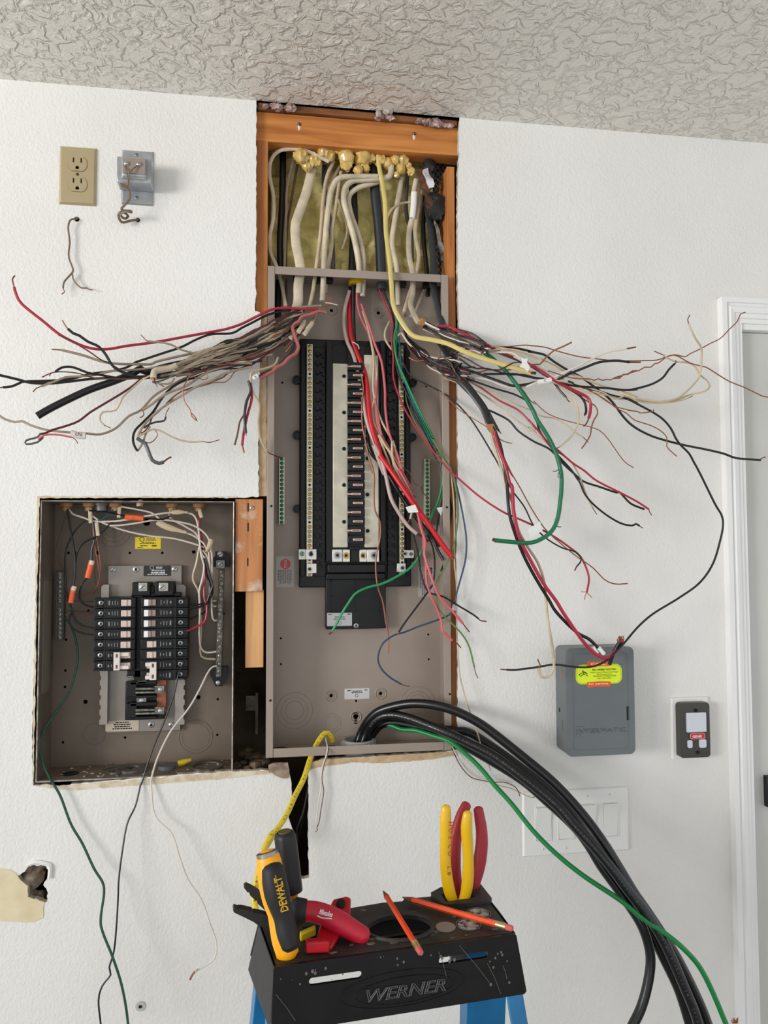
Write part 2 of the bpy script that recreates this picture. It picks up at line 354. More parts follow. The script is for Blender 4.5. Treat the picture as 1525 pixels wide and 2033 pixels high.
# rock lath seen in the small hole
q = MB(); P = U(*px('V', 225, 590), -.02); 
for i in range(9): q.ball((P.x + random.uniform(-.03, .03), .026 + random.uniform(0, .01), P.z + random.uniform(-.05, .04)), .02, 10, .5, seed=i)
struct(q.build('trim_rubble', mat('grey_mortar', (176, 162, 144), .95, vscale=40, rgb2=(96, 80, 62), bump=1.0)), 'grey crumbled mortar behind the small hole')
# ceiling chip above the opening
q = MB()
for i, (x, y, r) in enumerate(((757, 214, .007), (766, 219, .009), (752, 224, .006), (772, 210, .005), (775, 222, .006))): q.ball(U(x, y, .004), r, 8, .8, (1, .5, 1), i)
q.build('ceiling_chip', mat('broken_plaster', (196, 188, 176), .9, vscale=80, rgb2=(120, 100, 90)), cb)
# ---------------------------------------------------------------- framing
def lumber(name, f, x0, y0, x1, y1, d0, d1, m, label, bev=.0012):
    q = MB(); q.pb(f, x0, y0, x1, y1, d0, d1); return tag(q.build(name, m, bevel=bev), label, 'stud')
s1 = lumber('wall_stud', 'p', 509, 276, 529.5, 985, -.013, -.10, M_STUD, 'orange pine stud left of the new panel, running down from the header')
s2 = lumber('wall_stud', 'p', 887, 330, 912, 1500, -.013, -.10, M_STUD, 'orange pine stud right of the new panel, behind the metal lath')
q = MB(); a, c = U(511, 219, -.0135), U(909, 256, -.0135); zt = (U(511, 219, -.0135).z + U(909, 257, -.0135).z) / 2; zb = (U(528, 279, -.0135).z + U(906, 311, -.0135).z) / 2
q.box(a.x - .006, c.x + .004, .0128, .05, zb, zt); hd = tag(q.build('header_board', M_HEAD, bevel=.0012), 'wide orange pine board across the top of the opening', 'header')
for x, y in ((594, 247), (822, 266)):
    w = U(x, y, -.0125); k = MB(); k.ball((w.x, w.y, w.z), .0035, 8, .2); k.build('nail', mat('nail_steel', (70, 66, 62), .4, .8), hd); 
    k = MB(); k.ball((w.x, w.y, w.z - .007), .003, 8, .6, (1, .4, 1.6)); k.build('drip', mat('white_drip', (225, 222, 216), .6), hd)
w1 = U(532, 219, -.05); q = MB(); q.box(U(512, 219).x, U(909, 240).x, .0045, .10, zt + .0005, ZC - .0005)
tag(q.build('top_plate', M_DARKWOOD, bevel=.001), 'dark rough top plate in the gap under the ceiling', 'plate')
for i, (x, y, rr) in enumerate((('T', 205, 14), ('T', 290, 16), ('T', 945, 14), ('T', 1190, 12), ('T', 1260, 16), ('T', 1340, 13))):
    yy = {205: 165, 290: 175, 945: 240, 1190: 268, 1260: 272, 1340: 285}[y]; w = U(*px(x, y, yy), .002); k = MB(); [k.ball(w + Vector((random.uniform(-1, 1)*rr/900, random.uniform(0, .3)*rr/1000, random.uniform(-.25, .25)*rr/1000)), rr/2600.0, 10, .9, (1.3, .7, .9), i*5+j) for j in range(7)]
    tag(k.build('insulation_tuft', mat('pink_fibre', (206, 178, 170), 1, vscale=90, rgb2=(110, 84, 80), bump=1.0, bscale=200)), ('pinkish grey insulation tuft stuffed above the header, ' + ['at its far left end', 'just right of the leftmost tuft', 'under the ceiling chip', 'third from the right end', 'second from the right end', 'at its far right end'][i]), 'insulation', 'tufts above the header')
# strip of tan paper over the stud, left of the new panel
q = MB(); q.wplate(rough_line(wpoly('515,626 530,618 530,985 514,985', -.008), .0015, .01, 4), [], -.006, -.0125)
struct(q.build('trim_1', M_TORN, smooth=False), 'tan torn paper strip between the wall and the new panel')
lumber('wood_block', 'O', 1358, 97, 1530, 680, -.006, -.045, M_BLK1, 'weathered pine block with staples between the two panels').name = 'wood_block'
blk = bpy.data.objects['wood_block']
for x, y in ((1438, 150), (1438, 275), (1436, 495)):
    w = U(*px('O', x, y), -.006); k = MB(); k.box(w.x-.001, w.x+.001, -.0 + w.y-.0006, w.y+.001, w.z-.008, w.z+.008); k.build('staple_slot', M_BLACKV, blk)
w = U(*px('O', 1463, 153), -.006); k = MB(); screw(k, w, .004); k.build('screw', [mat('zinc', (176, 178, 180), .35, .9), M_BLACKV], blk)
lumber('wood_block', 'O', 1422, 672, 1535, 1160, -.022, -.07, M_BLK2, 'pale pine block with a sawn lower end, below the weathered block')
# metal strap and mortar stains low in the cavity
q = MB(); q.pb('O', 1425, 1340, 1500, 1430, -.12, -.128); q.pb('O', 1485, 1320, 1500, 1580, -.115, -.13)
tag(q.build('mounting_strap', mat('dirty_zinc', (120, 112, 98), .6, .5, var=.4, vscale=50)), 'dirty metal strap fixed inside the cavity between the panels', 'strap')
k = MB()
for i in range(26):
    x = random.uniform(468, 528); w = U(x, random.uniform(1496, 1526), -.03); k.ball((w.x, random.uniform(.02, .15), U(500, 1532).z - .002 + random.uniform(0, .01)), random.uniform(.006, .013), 8, .7, (1, 1, .6), i)
tag(k.build('mortar_rubble', mat('brown_rubble', (126, 108, 84), .95, vscale=60, rgb2=(70, 56, 40), bump=1.0)), 'brown mortar rubble lying at the bottom of the cavity between the panels', 'rubble', kind='stuff')
# ---------------------------------------------------------------- door
def casing():
    x0 = U(1425, 600).x - .001; z0 = U(1430, 588, .018).z; S = (cz.x + .004) - x0; prof = [(0, 0), (0, .018), (.21*S, .018), (.23*S, .014), (.28*S, .0125), (.40*S, .0165), (.60*S, .0135), (.62*S, .0105), (.80*S, .0095), (.82*S, .006), (S, .006), (S, -.012)]
    k = MB(); xr = DX1 + S - .004
    path = [lambda s: (x0 + s, 0.0), lambda s: (x0 + s, z0 - s), lambda s: (xr - s, z0 - s), lambda s: (xr - s, 0.0)]
    n = len(prof)
    for f in path:
        for s, t in prof: x, z = f(s); k.v.append(Vector((x, -t, z)))
    for i in range(3):
        for j in range(n-1): k.f.append((i*n+j, i*n+j+1, (i+1)*n+j+1, (i+1)*n+j)); k.m.append(0)
    return k.build('trim_2', M_TRIM, smooth=False), x0, S
cs, CX0, CS = casing(); struct(cs, 'white moulded door casing at the right edge')
k = MB(); k.box(DX0, DX0 + .012, -.001, .11, 0, DZ); k.box(DX0, DX1, -.001, .11, DZ - .012, DZ); k.box(DX1-.012, DX1, -.001, .11, 0, DZ)
k.box(DX0 + .012, DX0 + .02, .045, .06, 0, DZ-.012); k.box(DX0 + .012, DX1-.012, .045, .06, DZ - .030, DZ-.012)
struct(k.build('trim_3', M_TRIM, bevel=.001), 'white door jamb and stop inside the casing')
zd = U(1500, 662, -.02).z
k = MB(); k.box(DX0 + .015, DX1 - .015, .018, .055, .01, zd); dr = struct(k.build('door_1', M_DOOR, bevel=.001), 'pale grey closed door')
k = MB(); a = U(1518, 1540, -.014); c = U(1534, 1600, -.014); k.box(a.x, a.x + .03, .004, .02, c.z, a.z); tag(k.build('lock_plate', mat('dark_hinge', (52, 50, 48), .4, .6), dr, bevel=.001), 'dark metal plate on the door')
# ---------------------------------------------------------------- materials of the hardware
M_TAUPE = mat('taupe_enamel', (160, 146, 134), .42, var=.05, vscale=8)
M_OLD = mat('old_taupe_enamel', (118, 105, 92), .5, vscale=7, rgb2=(100, 88, 74))
M_BLKP = mat('black_plastic', (14, 14, 15), .4, spec=.35)
M_BLKM = mat('matt_black_plastic', (22, 22, 24), .6, spec=.35)
M_ALU = mat('tin_plated_bus', (214, 208, 188), .42, .35, var=.12, vscale=30)
M_BAR = mat('pale_alloy_bar', (206, 200, 180), .4, .4)
M_BRASS = mat('brass_screw', (190, 160, 96), .3, .9)
M_ZINC = mat('zinc', (176, 178, 180), .35, .9)
M_LUG = mat('lug_alloy', (216, 214, 204), .35, .5)
M_COP = mat('copper', (186, 110, 78), .35, .85)
M_COPT = mat('copper_clip', (206, 172, 156), .3, .6)
M_GRN = mat('green_screw', (34, 130, 84), .35, .4)
M_STK = mat('paper_sticker', (206, 206, 206), .5)
M_STKG = mat('clear_grey_sticker', (176, 170, 164), .4)
M_INK = mat('black_ink', (30, 30, 32), .6)
M_GINK = mat('grey_ink', (110, 108, 106), .6)
M_REDL = mat('red_print', (206, 74, 78), .5)
M_YELS = mat('yellow_sticker', (226, 200, 26), .5)
M_WHT = mat('white_plastic', (232, 232, 228), .35)
M_OR = mat('orange_tag', (232, 96, 40), .5)
VX = Vector((1, 0, 0)); VZ = Vector((0, 0, 1)); VN = Vector((0, -1, 0))
def textlines(mb, f, x0, y0, x1, y1, d, n, gap=.45, seed=1, vert=False):
    rd = random.Random(seed); X0, X1, Z0, Z1 = rc(f, x0, y0, x1, y1, d)
    if vert:
        w = (X1 - X0) / n
        for i in range(n):
            L = (Z1 - Z0) * rd.uniform(.6, 1); z = Z1
            while z > Z1 - L: 
                s = rd.uniform(.002, .005); mb.box(X0 + w*i, X0 + w*(i + 1 - gap), -d - .0003, -d + .0002, z - s, z); z -= s + .0009
        return
    h = (Z1 - Z0) / n
    for i in range(n):
        L = (X1 - X0) * rd.uniform(.6, 1); x = X0 + ((X1-X0) - L)/2; e = x + L
        while x < e:
            s = rd.uniform(.002, .006); mb.box(x, min(x + s, e), -d - .0003, -d + .0002, Z1 - h*(i + 1 - gap), Z1 - h*i); x += s + .0009
def label_part(parent, name, f, x0, y0, x1, y1, d, m, lines=None, label=None, r=.0015, ink=None, n=4, vert=False):
    X0, X1, Z0, Z1 = rc(f, x0, y0, x1, y1, d); q = MB(); q.wplate(rrect(X0, X1, Z0, Z1, r), [], d, d - .0006); s = tag(q.build(name, m, parent), label)
    if lines:
        k = MB(); textlines(k, *lines, d, n, vert=vert); k.build('printed_lines', ink or M_INK, s)
    return s
# ================================================================ new panel
PX0 = (U(530.5, 528).x + U(529, 1503).x)/2; PX1 = (U(891, 547).x + U(893, 1490).x)/2 + .001
PZ1 = (U(530.5, 528).z + U(891, 547).z)/2; PZ0 = (U(529, 1503).z + U(893, 1490).z)/2
FP = .003; DB = -.085; iw = .0135
newp = thing('breaker_panel', (PX0, .09, PZ0), 'tall new taupe breaker panel with no breakers, centre of the wall', 'breaker panel')
def P3(x, z, d): return Vector((x, -d, z))
# openings of the back plate
backholes = []; 
k = MB()
hp = [('L', 310, 50, .0022), ('L', 310, 197, .0022), ('L', 1152, 28, .0022), ('L', 1155, 170, .0022), ('L', 740, 408, .0024), ('C', 403, 998, .0022), ('D', 432, 937, .0022), ('L', 597, 377, .0036), ('L', 880, 365, .0036), ('N', 340, 265, .0036), ('N', 663, 282, .0036)]
for f, x, y, r in hp: w = U(*px(f, x, y), DB); backholes.append(circ(w.x, w.z, r, 12))
w = U(*px('L', 738, 490), DB); backholes.append([(w.x + .0065*math.sin(t*.3), w.z + .0065*math.cos(t*.3)) for t in range(-8, 9)] + [(w.x + .003, w.z - .013), (w.x - .003, w.z - .013)][::1])
backholes[-1] = [(w.x + .0062*math.cos(math.radians(a)), w.z + .0062*math.sin(math.radians(a))) for a in range(-60, 241, 20)] + [(w.x - .0031, w.z - .017), (w.x + .0031, w.z - .017)]
k.wplate([(PX0+.001, PZ0+.001), (PX1-.001, PZ0+.001), (PX1-.001, PZ1-.001), (PX0+.001, PZ1-.001)], backholes, DB, DB - .0015)
bp_ = k.build('back_plate', M_TAUPE, newp)
k = MB(); k.box(PX0, PX0+.0015, 0, -DB, PZ0, PZ1); k.box(PX1-.0015, PX1, 0, -DB, PZ0, PZ1)
k.box(PX0, PX1, 0, -DB, PZ1-.0015, PZ1); k.box(PX0, PX1, 0, -DB, PZ0, PZ0+.0015)
# inward lips of the side walls
k.box(PX1-.010, PX1-.0015, -.0012, .0, PZ0, PZ1)
k.build('side_walls', M_TAUPE, newp)
k = MB(); k.obox(P3(PX0, PZ0, 0), VX*iw, VZ*(PZ1-PZ0), VN*FP); k.obox(P3(PX1-iw-.001, PZ0, 0), VX*(iw+.001), VZ*(PZ1-PZ0), VN*FP)
k.build('side_flange', M_TAUPE, newp, bevel=.001)
k = MB(); k.obox(P3(PX0+iw+.0005, PZ1-.0155, 0), VX*(PX1-PX0-2*iw-.002), VZ*.0155, VN*(FP-.0006)); k.build('top_flange', M_TAUPE, newp, bevel=.0008)
k = MB(); k.obox(P3(PX0+iw+.0005, PZ0, 0), VX*(PX1-PX0-2*iw-.002), VZ*.0165, VN*(FP-.0006)); k.build('bottom_flange', M_TAUPE, newp, bevel=.0008)
k = MB()
for f, x, y in (('X', 75, 500), ('L', 250, 405), ('L', 1275, 368), ('Y', 1085, 355)): w = U(*px(f, x, y), FP); k = MB(); k.disc((w.x, w.y, w.z), .0022, .0006); k.build('flange_hole', M_BLACKV, newp)
# embossed rings: bosses and knockouts
def ring(parent, f, x, y, r, m, name='knockout', tr=.0007, d=DB, sx=1):
    w = U(*px(f, x, y), d); k = MB(); k.tube([Vector((w.x + r*math.cos(2*math.pi*i/40), w.y - tr*.2, w.z + r*math.sin(2*math.pi*i/40))) for i in range(41)], tr, 6, cap=False); return k.build(name, m, parent)
for x, y, rs in ((390, 462, (.0355, .026, .018)), (1088, 425, (.0355, .026, .019)), (598, 532, (.0185, .013))):
    for r in rs: ring(newp, 'L', x, y, r, M_TAUPE)
for f, x, y in (('L', 597, 377), ('L', 880, 365), ('N', 340, 265), ('N', 663, 282), ('L', 738, 498)):
    ring(newp, f, x, y, .0105, M_TAUPE, 'boss', .0013); ring(newp, f, x, y, .0062, M_TAUPE, 'boss', .0008)
# black chassis
k = MB(); k.pb('p', 595, 673, 816, 1164, -.066, DB+.001, -.07); k.build('chassis_base', M_BLKP, newp, bevel=.002)
chs = MB(); chs.pb('p', 622, 690, 646, 1144, -.058, -.068); chs.pb('p', 648, 676, 660, 1115, -.05, -.068); chs.pb('p', 755, 676, 766, 1115, -.05, -.068); chs.pb('p', 768, 690, 789, 1150, -.058, -.068)
chs.pb('p', 653, 684, 764, 1092, -.056, -.068); chs.pb('p', 598, 680, 606, 1144, -.061, -.068); chs.pb('p', 805, 690, 812, 1144, -.061, -.068); chs.pb('p', 690, 684, 726, 1092, -.05, -.06)
chassis = chs.build('chassis_rails', M_BLKP, newp, bevel=.0008)
k = MB()
for i in range(24):      # hooks that hold the breakers
    y = 697 + i*18.1
    for e in (0, 144):
        k = MB(); k.pb('p', 628+e, y, 634+e, y+9, -.050, -.060); k.pb('p', 633+e, y+3, 645+e*.98, y+6, -.052, -.060); k.pb('p', 640+e, y+5, 645+e*.98, y+13, -.052, -.060); k.build('breaker_hook', M_BLKM, newp, bevel=.0005)
ears = ((589.5, 753.5), (590, 863), (590.5, 1010), (820, 759), (819, 868), (816, 1108))
for x, y in ears:
    w = U(x, y, -.07); k = MB(); k.lathe((w.x, w.y+.012, w.z), (0, -1, 0), [(0, .0085), (.014, .0085), (.014, .006), (.011, .0055), (.011, .002)], 20); k.build('mounting_ear', M_BLKP, newp)
# bus plates
for x0, y0, x1, y1 in ((661, 721, 691, 1087), (723, 704, 752.5, 1087)):
    k = MB(); k.pb('p', x0, y0, x1, y1, -.046, -.056); k.build('bus_plate', M_ALU, newp, bevel=.0012)
for x, y in ((683, 747), (683, 819), (683, 891), (683, 963), (683, 1036), (729.5, 770), (729, 838), (729.5, 910), (729.5, 982), (730, 1054)):
    w = U(x, y, -.046); k = MB(); k.lathe(w, (0, -1, 0), [(-.001, .0038), (.001, .0038), (.0012, .0026), (.002, .002)], 14); k.build('rivet', M_BLKM, newp)
# stab blocks between the plates with copper clips
for i in range(11):
    y = 741 + i*36.4 - 18
    if y < 700: y = 708
    k = MB(); yy = 726 + i*33.3
stab = [(y_, s) for i in range(10) for y_, s in ((727 + i*36.25, 0), (745 + i*36.25, 1))]
for y, s in stab:
    k = MB(); a, c, e, g = rc('p', 691.5, y - 8.2, 722.5, y + 8.2, -.036); ch = .003
    k.wplate([(a+ch, e), (c-ch, e), (c, e+ch), (c, g-ch), (c-ch, g), (a+ch, g), (a, g-ch), (a, e+ch)], [], -.036, -.052); k.build('stab_block', M_BLKP, newp, bevel=.0008)
    k = MB(); xx = (692, 717) if s == 0 else (701, 721)
    k.pb('p', xx[0]+6 if s == 0 else xx[0], y-2.4, xx[1], y+2.4, -.0325, -.036)
    if s == 0: k.pb('p', xx[0]-2, y-1.6, xx[0]+8, y+1.8, -.034, -.036)
    k.build('copper_clip', M_COPT, newp, bevel=.0006)
    k = MB(); k.pb('p', xx[0]+8 if s == 0 else xx[0]+4, y-.5, xx[1]-3, y+.5, -.0320, -.0328); k.build('clip_slot', M_BLKP, newp)
# neutral bars with their screws
def screw_bar(parent, name, x0, y0, x1, y1, n, d0, d1, m, ms, r, holes=(), f='p', rim=None):
    k = MB(); k.pb(f, x0, y0, x1, y1, d0, d1); bar = k.build(name, m, parent, bevel=.0005)
    a, c, e, g = rc(f, x0, y0, x1, y1, d0); cx = (a+c)/2; pit = (g-e)/n; z0 = g - pit/2
    k = MB(); screw(k, (cx, -d0, z0), r, .0008); first = None
    for i in range(n):
        if i in holes:
            q = MB(); q.disc((cx, -d0, z0 - i*pit), r*.85, .0003, 14); q.build('screw_hole', M_BLACKV, bar); continue
        if first is None:
            q = MB(); q.cur = 1; q.disc((cx, -d0, z0 - i*pit), r*1.25, .0002, 14); screw(q, (cx, -d0-.0002, z0 - i*pit), r, .0009, ang=.5)
            first = q.build('terminal_screw', [ms, M_BLACKV], bar); fi = i
        else: dup_part(first, (0, 0, -(i-fi)*pit), bar)
    return bar
nb1 = screw_bar(newp, 'neutral_bar', 609.5, 683, 620.5, 1144, 50, -.050, -.062, M_BAR, M_BRASS, .0030, (6, 14, 22, 30, 38, 46))
nb2 = screw_bar(newp, 'neutral_bar', 792.5, 686, 803, 1140, 49, -.050, -.062, M_BAR, M_BRASS, .0030, (7, 15, 23, 31, 39, 46))
gb1 = screw_bar(newp, 'ground_bar', 554, 907, 565, 1041, 16, -.072, -.084, M_BAR, M_GRN, .0030)
gb2 = screw_bar(newp, 'ground_bar', 842.7, 911, 854, 1042, 16, -.066, -.084, M_BAR, M_GRN, .0030)
# lugs
def lug(x0, y0, x1, y1, d0, d1, scr, name='lug', m=None):
    k = MB(); k.pb('p', x0, y0, x1, y1, d0, d1); o = k.build(name, m or M_LUG, newp, bevel=.0008)
    for x, y, r, ms, hexh in scr:
        w = U(x, y, d0); q = MB()
        q.cur = 0; q.lathe(w, (0, -1, 0), [(0, r), (.001, r), (.001, r*.72), (-.001+.0002, r*.66)], 20); q.cur = 1; q.disc((w.x, w.y-.0003, w.z), r*.42, .0004, 6 if hexh else 12)
        q.build('lug_screw', [ms, M_BLACKV if ms is not M_GRN else M_GRN], o)
    return o
lug(593, 1090.5, 607, 1111, -.052, -.064, ((599.5, 1099.5, .0048, M_GRN, 1),)); lug(607.5, 1090.5, 628.5, 1111, -.044, -.06, ((618, 1099.5, .0078, M_LUG, 1),))
lug(609.5, 1119, 628.5, 1138, -.046, -.06, ((615, 1130, .0050, M_ZINC, 1),)); lug(660, 1091, 679.5, 1115.5, -.040, -.056, ((670, 1102.5, .0075, M_ZINC, 1),))
lug(680, 1091, 695, 1115.5, -.042, -.056, ((687.5, 1103, .0066, M_BRASS, 1),)); lug(714, 1091, 728.5, 1115.5, -.042, -.056, ((721.5, 1103, .0066, M_BRASS, 1),))
lug(729, 1091, 753, 1115.5, -.040, -.056, ((742.5, 1102.5, .0075, M_ZINC, 1),)); lug(796, 1092, 822, 1108, -.050, -.064, ((804, 1099.5, .0052, M_ZINC, 1), (816, 1100, .0034, M_BLACKV, 0)))
lug(789, 1118.5, 806, 1135.5, -.046, -.06, ((799.5, 1127.5, .0048, M_ZINC, 1),))
k = MB(); k.pb('p', 696, 1090, 713, 1116, -.044, -.06); k.pb('p', 695, 1086, 714, 1092, -.038, -.06); k.build('lug_divider', M_BLKP, newp, bevel=.001)
k = MB(); k.pb('p', 650, 1120, 766, 1137, -.052, -.064); k.build('lower_crossbar', M_BLKP, newp, bevel=.002)
# lower cover
k = MB(); k.pb('p', 647, 1138, 766.5, 1247.5, -.060, DB+.001); k.pb('p', 648, 1139, 765, 1150, -.054, -.06); cv = k.build('lower_cover', M_BLKP, newp, bevel=.0015)
k = MB()
for x0, y0, x1, y1 in ((657, 1151.5, 755.5, 1153), (657, 1183, 755.5, 1184.5), (657, 1214, 755.5, 1215.5), (657, 1151.5, 658.5, 1215), (705, 1151.5, 706.5, 1215), (754, 1151.5, 755.5, 1215)): k.pb('p', x0, y0, x1, y1, -.0585, -.0605)
k.build('cover_ribs', M_BLKP, cv)
w = U(707, 1242, -.058); k = MB(); screw(k, w, .0048, .0015, slot=False); k.cur = 1; k.disc((w.x, w.y-.0016, w.z), .0022, .0004, 6); k.build('cover_screw', [M_ZINC, M_BLACKV], cv)
label_part(cv, 'cover_sticker', 'X', 518, 1352, 718, 1454, -.0592, mat('silver_sticker', (176, 178, 178), .4), ('X', 560, 1380, 680, 1412), n=2, ink=M_GINK)
k = MB(); textlines(k, 'X', 528, 1360, 560, 1368, -.0591, 1, .2, 5); textlines(k, 'X', 680, 1358, 712, 1366, -.0591, 1, .2, 6)
w = U(*px('X', 620, 1433), -.0591); k.tube([Vector((w.x+.003*math.cos(t*.5236), w.y, w.z+.003*math.sin(t*.5236))) for t in range(13)], .0003, 4); k.build('sticker_print', M_INK, cv)
# stickers on the back plate
lb = label_part(newp, 'warning_sticker', 'X', 112, 900, 257, 1147, DB+.0008, M_STKG, ('X', 128, 1010, 240, 1135), n=8, ink=M_GINK, vert=True, label='grey sticker with a red dot')
w = U(*px('X', 188, 962), DB+.0012); k = MB(); k.disc(w, .0102, .0004, 26); rd_ = k.build('red_dot', M_REDL, lb)
k = MB(); text_mb(k, 'PON', Vector((w.x+.0032, w.y-.0004, w.z-.0075)), VZ, -VX, .0085, width=.015); k.build('lettering', M_STK, lb)
label_part(newp, 'data_sticker', 'X', 1243, 980, 1370, 1222, DB+.0008, M_STKG, ('X', 1260, 1050, 1350, 1210), n=6, ink=M_GINK, vert=True)
k = MB(); textlines(k, 'X', 1310, 990, 1360, 1035, DB+.0012, 3, .2, 4, vert=True); k.build('sticker_print', M_INK, newp)
lb = label_part(newp, 'listing_sticker', 'L', 673, 338, 816, 394, DB+.0008, M_STK, ('L', 705, 350, 785, 364), n=2)
k = MB(); textlines(k, 'L', 690, 346, 712, 352, DB+.0009, 1, .2, 2); textlines(k, 'L', 785, 342, 808, 348, DB+.0009, 1, .2, 3); w = U(*px('L', 743, 377), DB+.001)
k.tube([Vector((w.x+.003*math.cos(t*.5236), w.y, w.z+.003*math.sin(t*.5236))) for t in range(13)], .0004, 4); k.build('sticker_print', M_INK, lb)
# conduit bushing on the floor of the new panel, where the big cables come up
w = U(*px('L', 752, 600), -.048); w.z = PZ0 + .0015; k = MB()
k.lathe(w, (0, 0, 1), [(-.03, .027), (0, .027), (0, .034), (.013, .034), (.015, .032), (.015, .027), (-.02, .025)], 36)
for i in range(18):
    t = i*math.pi/9; k.ball((w.x + .034*math.cos(t), w.y + .034*math.sin(t), w.z + .007), .0028, 6, 0, (.7, .7, 2.2))
RINGC = w.copy(); tag(k.build('conduit_bushing', mat('grey_pvc', (160, 164, 158), .45)), 'grey plastic conduit bushing at the floor of the new panel', 'bushing')
k = MB(); w = U(*px('L', 302, 632), -.045); k.lathe((w.x, w.y, PZ0+.0016), (0, 0, 1), [(0, .020), (.0012, .020)], 28); k.build('open_knockout', M_BLACKV, newp)
k = MB(); w = U(*px('L', 600, 640), -.03); k.lathe((w.x, w.y, PZ0+.0016), (0, 0, 1), [(0, .012), (.006, .012), (.006, .008)], 20); k.build('cable_clamp', M_BLKM, newp)
# cable clamps in the top wall
for i, (x, y) in enumerate(((588, 556), (630, 562), (655, 563), (800, 560), (845, 566))):
    w = U(x, y, -.045); k = MB(); k.box(w.x-.006, w.x+.006, w.y-.008, w.y+.008, PZ1-.012, PZ1-.0018); k.build('cable_clamp', M_BLKM, newp, bevel=.001)
# ================================================================ old panel
OX0 = (U(85.6, 993).x + U(66.8, 1556).x)/2; OX1 = (U(466.5, 997).x + U(458.6, 1533).x)/2
OZ1 = (U(85.6, 993).z + U(466.5, 997).z)/2; OZ0 = (U(66.8, 1556).z + U(458.6, 1533).z)/2; OB = -.092
oldp = thing('old_breaker_panel', (OX0, .095, OZ0), 'wide old dirty taupe panel still holding breakers, lower left', 'breaker panel')
k = MB(); hs = []
for x, y, r in ((305,437,.0025),(350,437,.0025),(490,437,.0035),(692,437,.0025),(897,437,.0025),(1095,432,.0035),(290,985,.0025),(285,1180,.0025),(283,1283,.0025),(412,1377,.0042),(1125,1348,.0042),(1247,1360,.0025),(1244,1585,.0025),(270,1633,.0025),(662,1602,.0025),(430,803,.0025),(1285,822,.0022),(798,245,.007)):
    w = U(*px('O', x, y), OB); hs.append(circ(w.x, w.z, r, 12))
k.wplate([(OX0+.001, OZ0+.001), (OX1-.001, OZ0+.001), (OX1-.001, OZ1-.001), (OX0+.001, OZ1-.001)], hs, OB, OB-.0015); k.build('back_plate', M_OLD, oldp)
k = MB(); k.box(OX0, OX0+.0015, .003, -OB, OZ0, OZ1); k.box(OX1-.0015, OX1, .003, -OB, OZ0, OZ1); k.box(OX0, OX1, .003, -OB, OZ1-.0015, OZ1); k.box(OX0, OX1, .003, -OB, OZ0, OZ0+.0015)
k.build('side_walls', M_OLD, oldp)
k = MB()
k.tube([Vector((OX0, .002, OZ0)), Vector((OX0, .002, OZ1)), Vector((OX1, .002, OZ1)), Vector((OX1, .002, OZ0)), Vector((OX0, .002, OZ0))], .0014, 6); k.build('bare_rim', mat('scraped_rim', (206, 200, 192), .4, .3, var=.35, vscale=60), oldp)
k = MB(); a, c, e, g = rc('O', 135, 615, 200, 1320, -.03); k.box(OX0+.0016, OX0+.0032, .02, .068, e, g); k.build('side_rib', mat('dull_grey_rib', (118, 112, 98), .6), oldp)
for x, y, rs in ((590, 290, (.033, .024, .016)), (1108, 1595, (.032, .026)), (470, 1580, (.02,))):
    for r in rs: ring(oldp, 'O', x, y, r, M_OLD, d=OB, tr=.0005)
ring(oldp, 'O', 1108, 1595, .0318, M_OLD, d=OB, tr=.0008)
k = MB(); w = U(*px('O', 315, 1822), -.04); k.lathe((w.x, w.y, OZ0+.0016), (0, 0, 1), [(0, .015), (.0008, .015)], 24); k.build('open_knockout', M_BLACKV, oldp)
# inner steel tray
M_TRAY = mat('steel_tray', (150, 142, 132), .38, .35, var=.12, vscale=12)
k = MB(); k.pb('K', 262, 110, 945, 1668, -.082, OB+.001); tray = k.build('steel_tray', M_TRAY, oldp, bevel=.001)
for x0, x1 in ((196, 250), (905, 982)):
    k = MB(); a, c, e, g = rc('K', x0, 290, x1, 1612, -.068); P = [(a, e), (c, e), (c, g-.004), (c-.004, g), (a+.004, g), (a, g-.004)]
    L = x0 < 500; out = []
    n = 6; zz = [e + (g-e)*.42*i/n for i in range(n+1)]
    edge = []
    for i in range(n):
        xo = a if L else c; xi = xo + (.0022 if L else -.0022); edge += [(xo, zz[i]), (xo, zz[i]+.009), (xi, zz[i]+.0105), (xi, zz[i+1]-.0015)]
    if L: P = [(c, e), (c, g), (a+.004, g), (a, g-.004)] + edge[::-1]
    else: P = [(a, e)] + edge + [(c, g-.004), (c-.004, g), (a, g)]
    k.wplate(P, [], -.068, -.082); k.build('side_rail', mat('rail_grey', (152, 144, 136), .45), tray)
for x, y, r in ((310, 148, .0048), (890, 143, .0048), (525, 145, .0055), (670, 1615, .0055), (860, 1615, .0048)):
    w = U(*px('K', x, y), -.082); q = MB(); screw(q, w, r, .002, ang=.9 if x != 525 else .1, slot=x not in (525, 670)); 
    if x in (525, 670): q.cur = 1; q.disc((w.x, w.y-.0018, w.z), r*.5, .0008, 6)
    q.build('tray_screw', [M_ZINC, M_BLACKV], tray)
lb = label_part(tray, 'data_sticker', 'K', 597, 112, 855, 207, -.0812, M_INK, ('K', 640, 150, 830, 162), n=1, ink=M_STK)
k = MB(); textlines(k, 'K', 700, 120, 790, 140, -.0811, 2, .4, 8); textlines(k, 'K', 650, 168, 815, 184, -.0811, 1, .05, 9); textlines(k, 'K', 612, 190, 840, 198, -.0811, 1, .2, 10)
w = U(*px('K', 675, 130), -.0811); k.tube([Vector((w.x+.0036*math.cos(t*.5236), w.y-.0004, w.z+.0036*math.sin(t*.5236))) for t in range(13)], .0004, 4); k.build('sticker_print', M_STK, lb)
label_part(tray, 'terminal_sticker', 'K', 236, 1582, 550, 1668, -.0812, mat('cream_sticker', (196, 182, 162), .6), ('K', 300, 1590, 490, 1662), n=4)
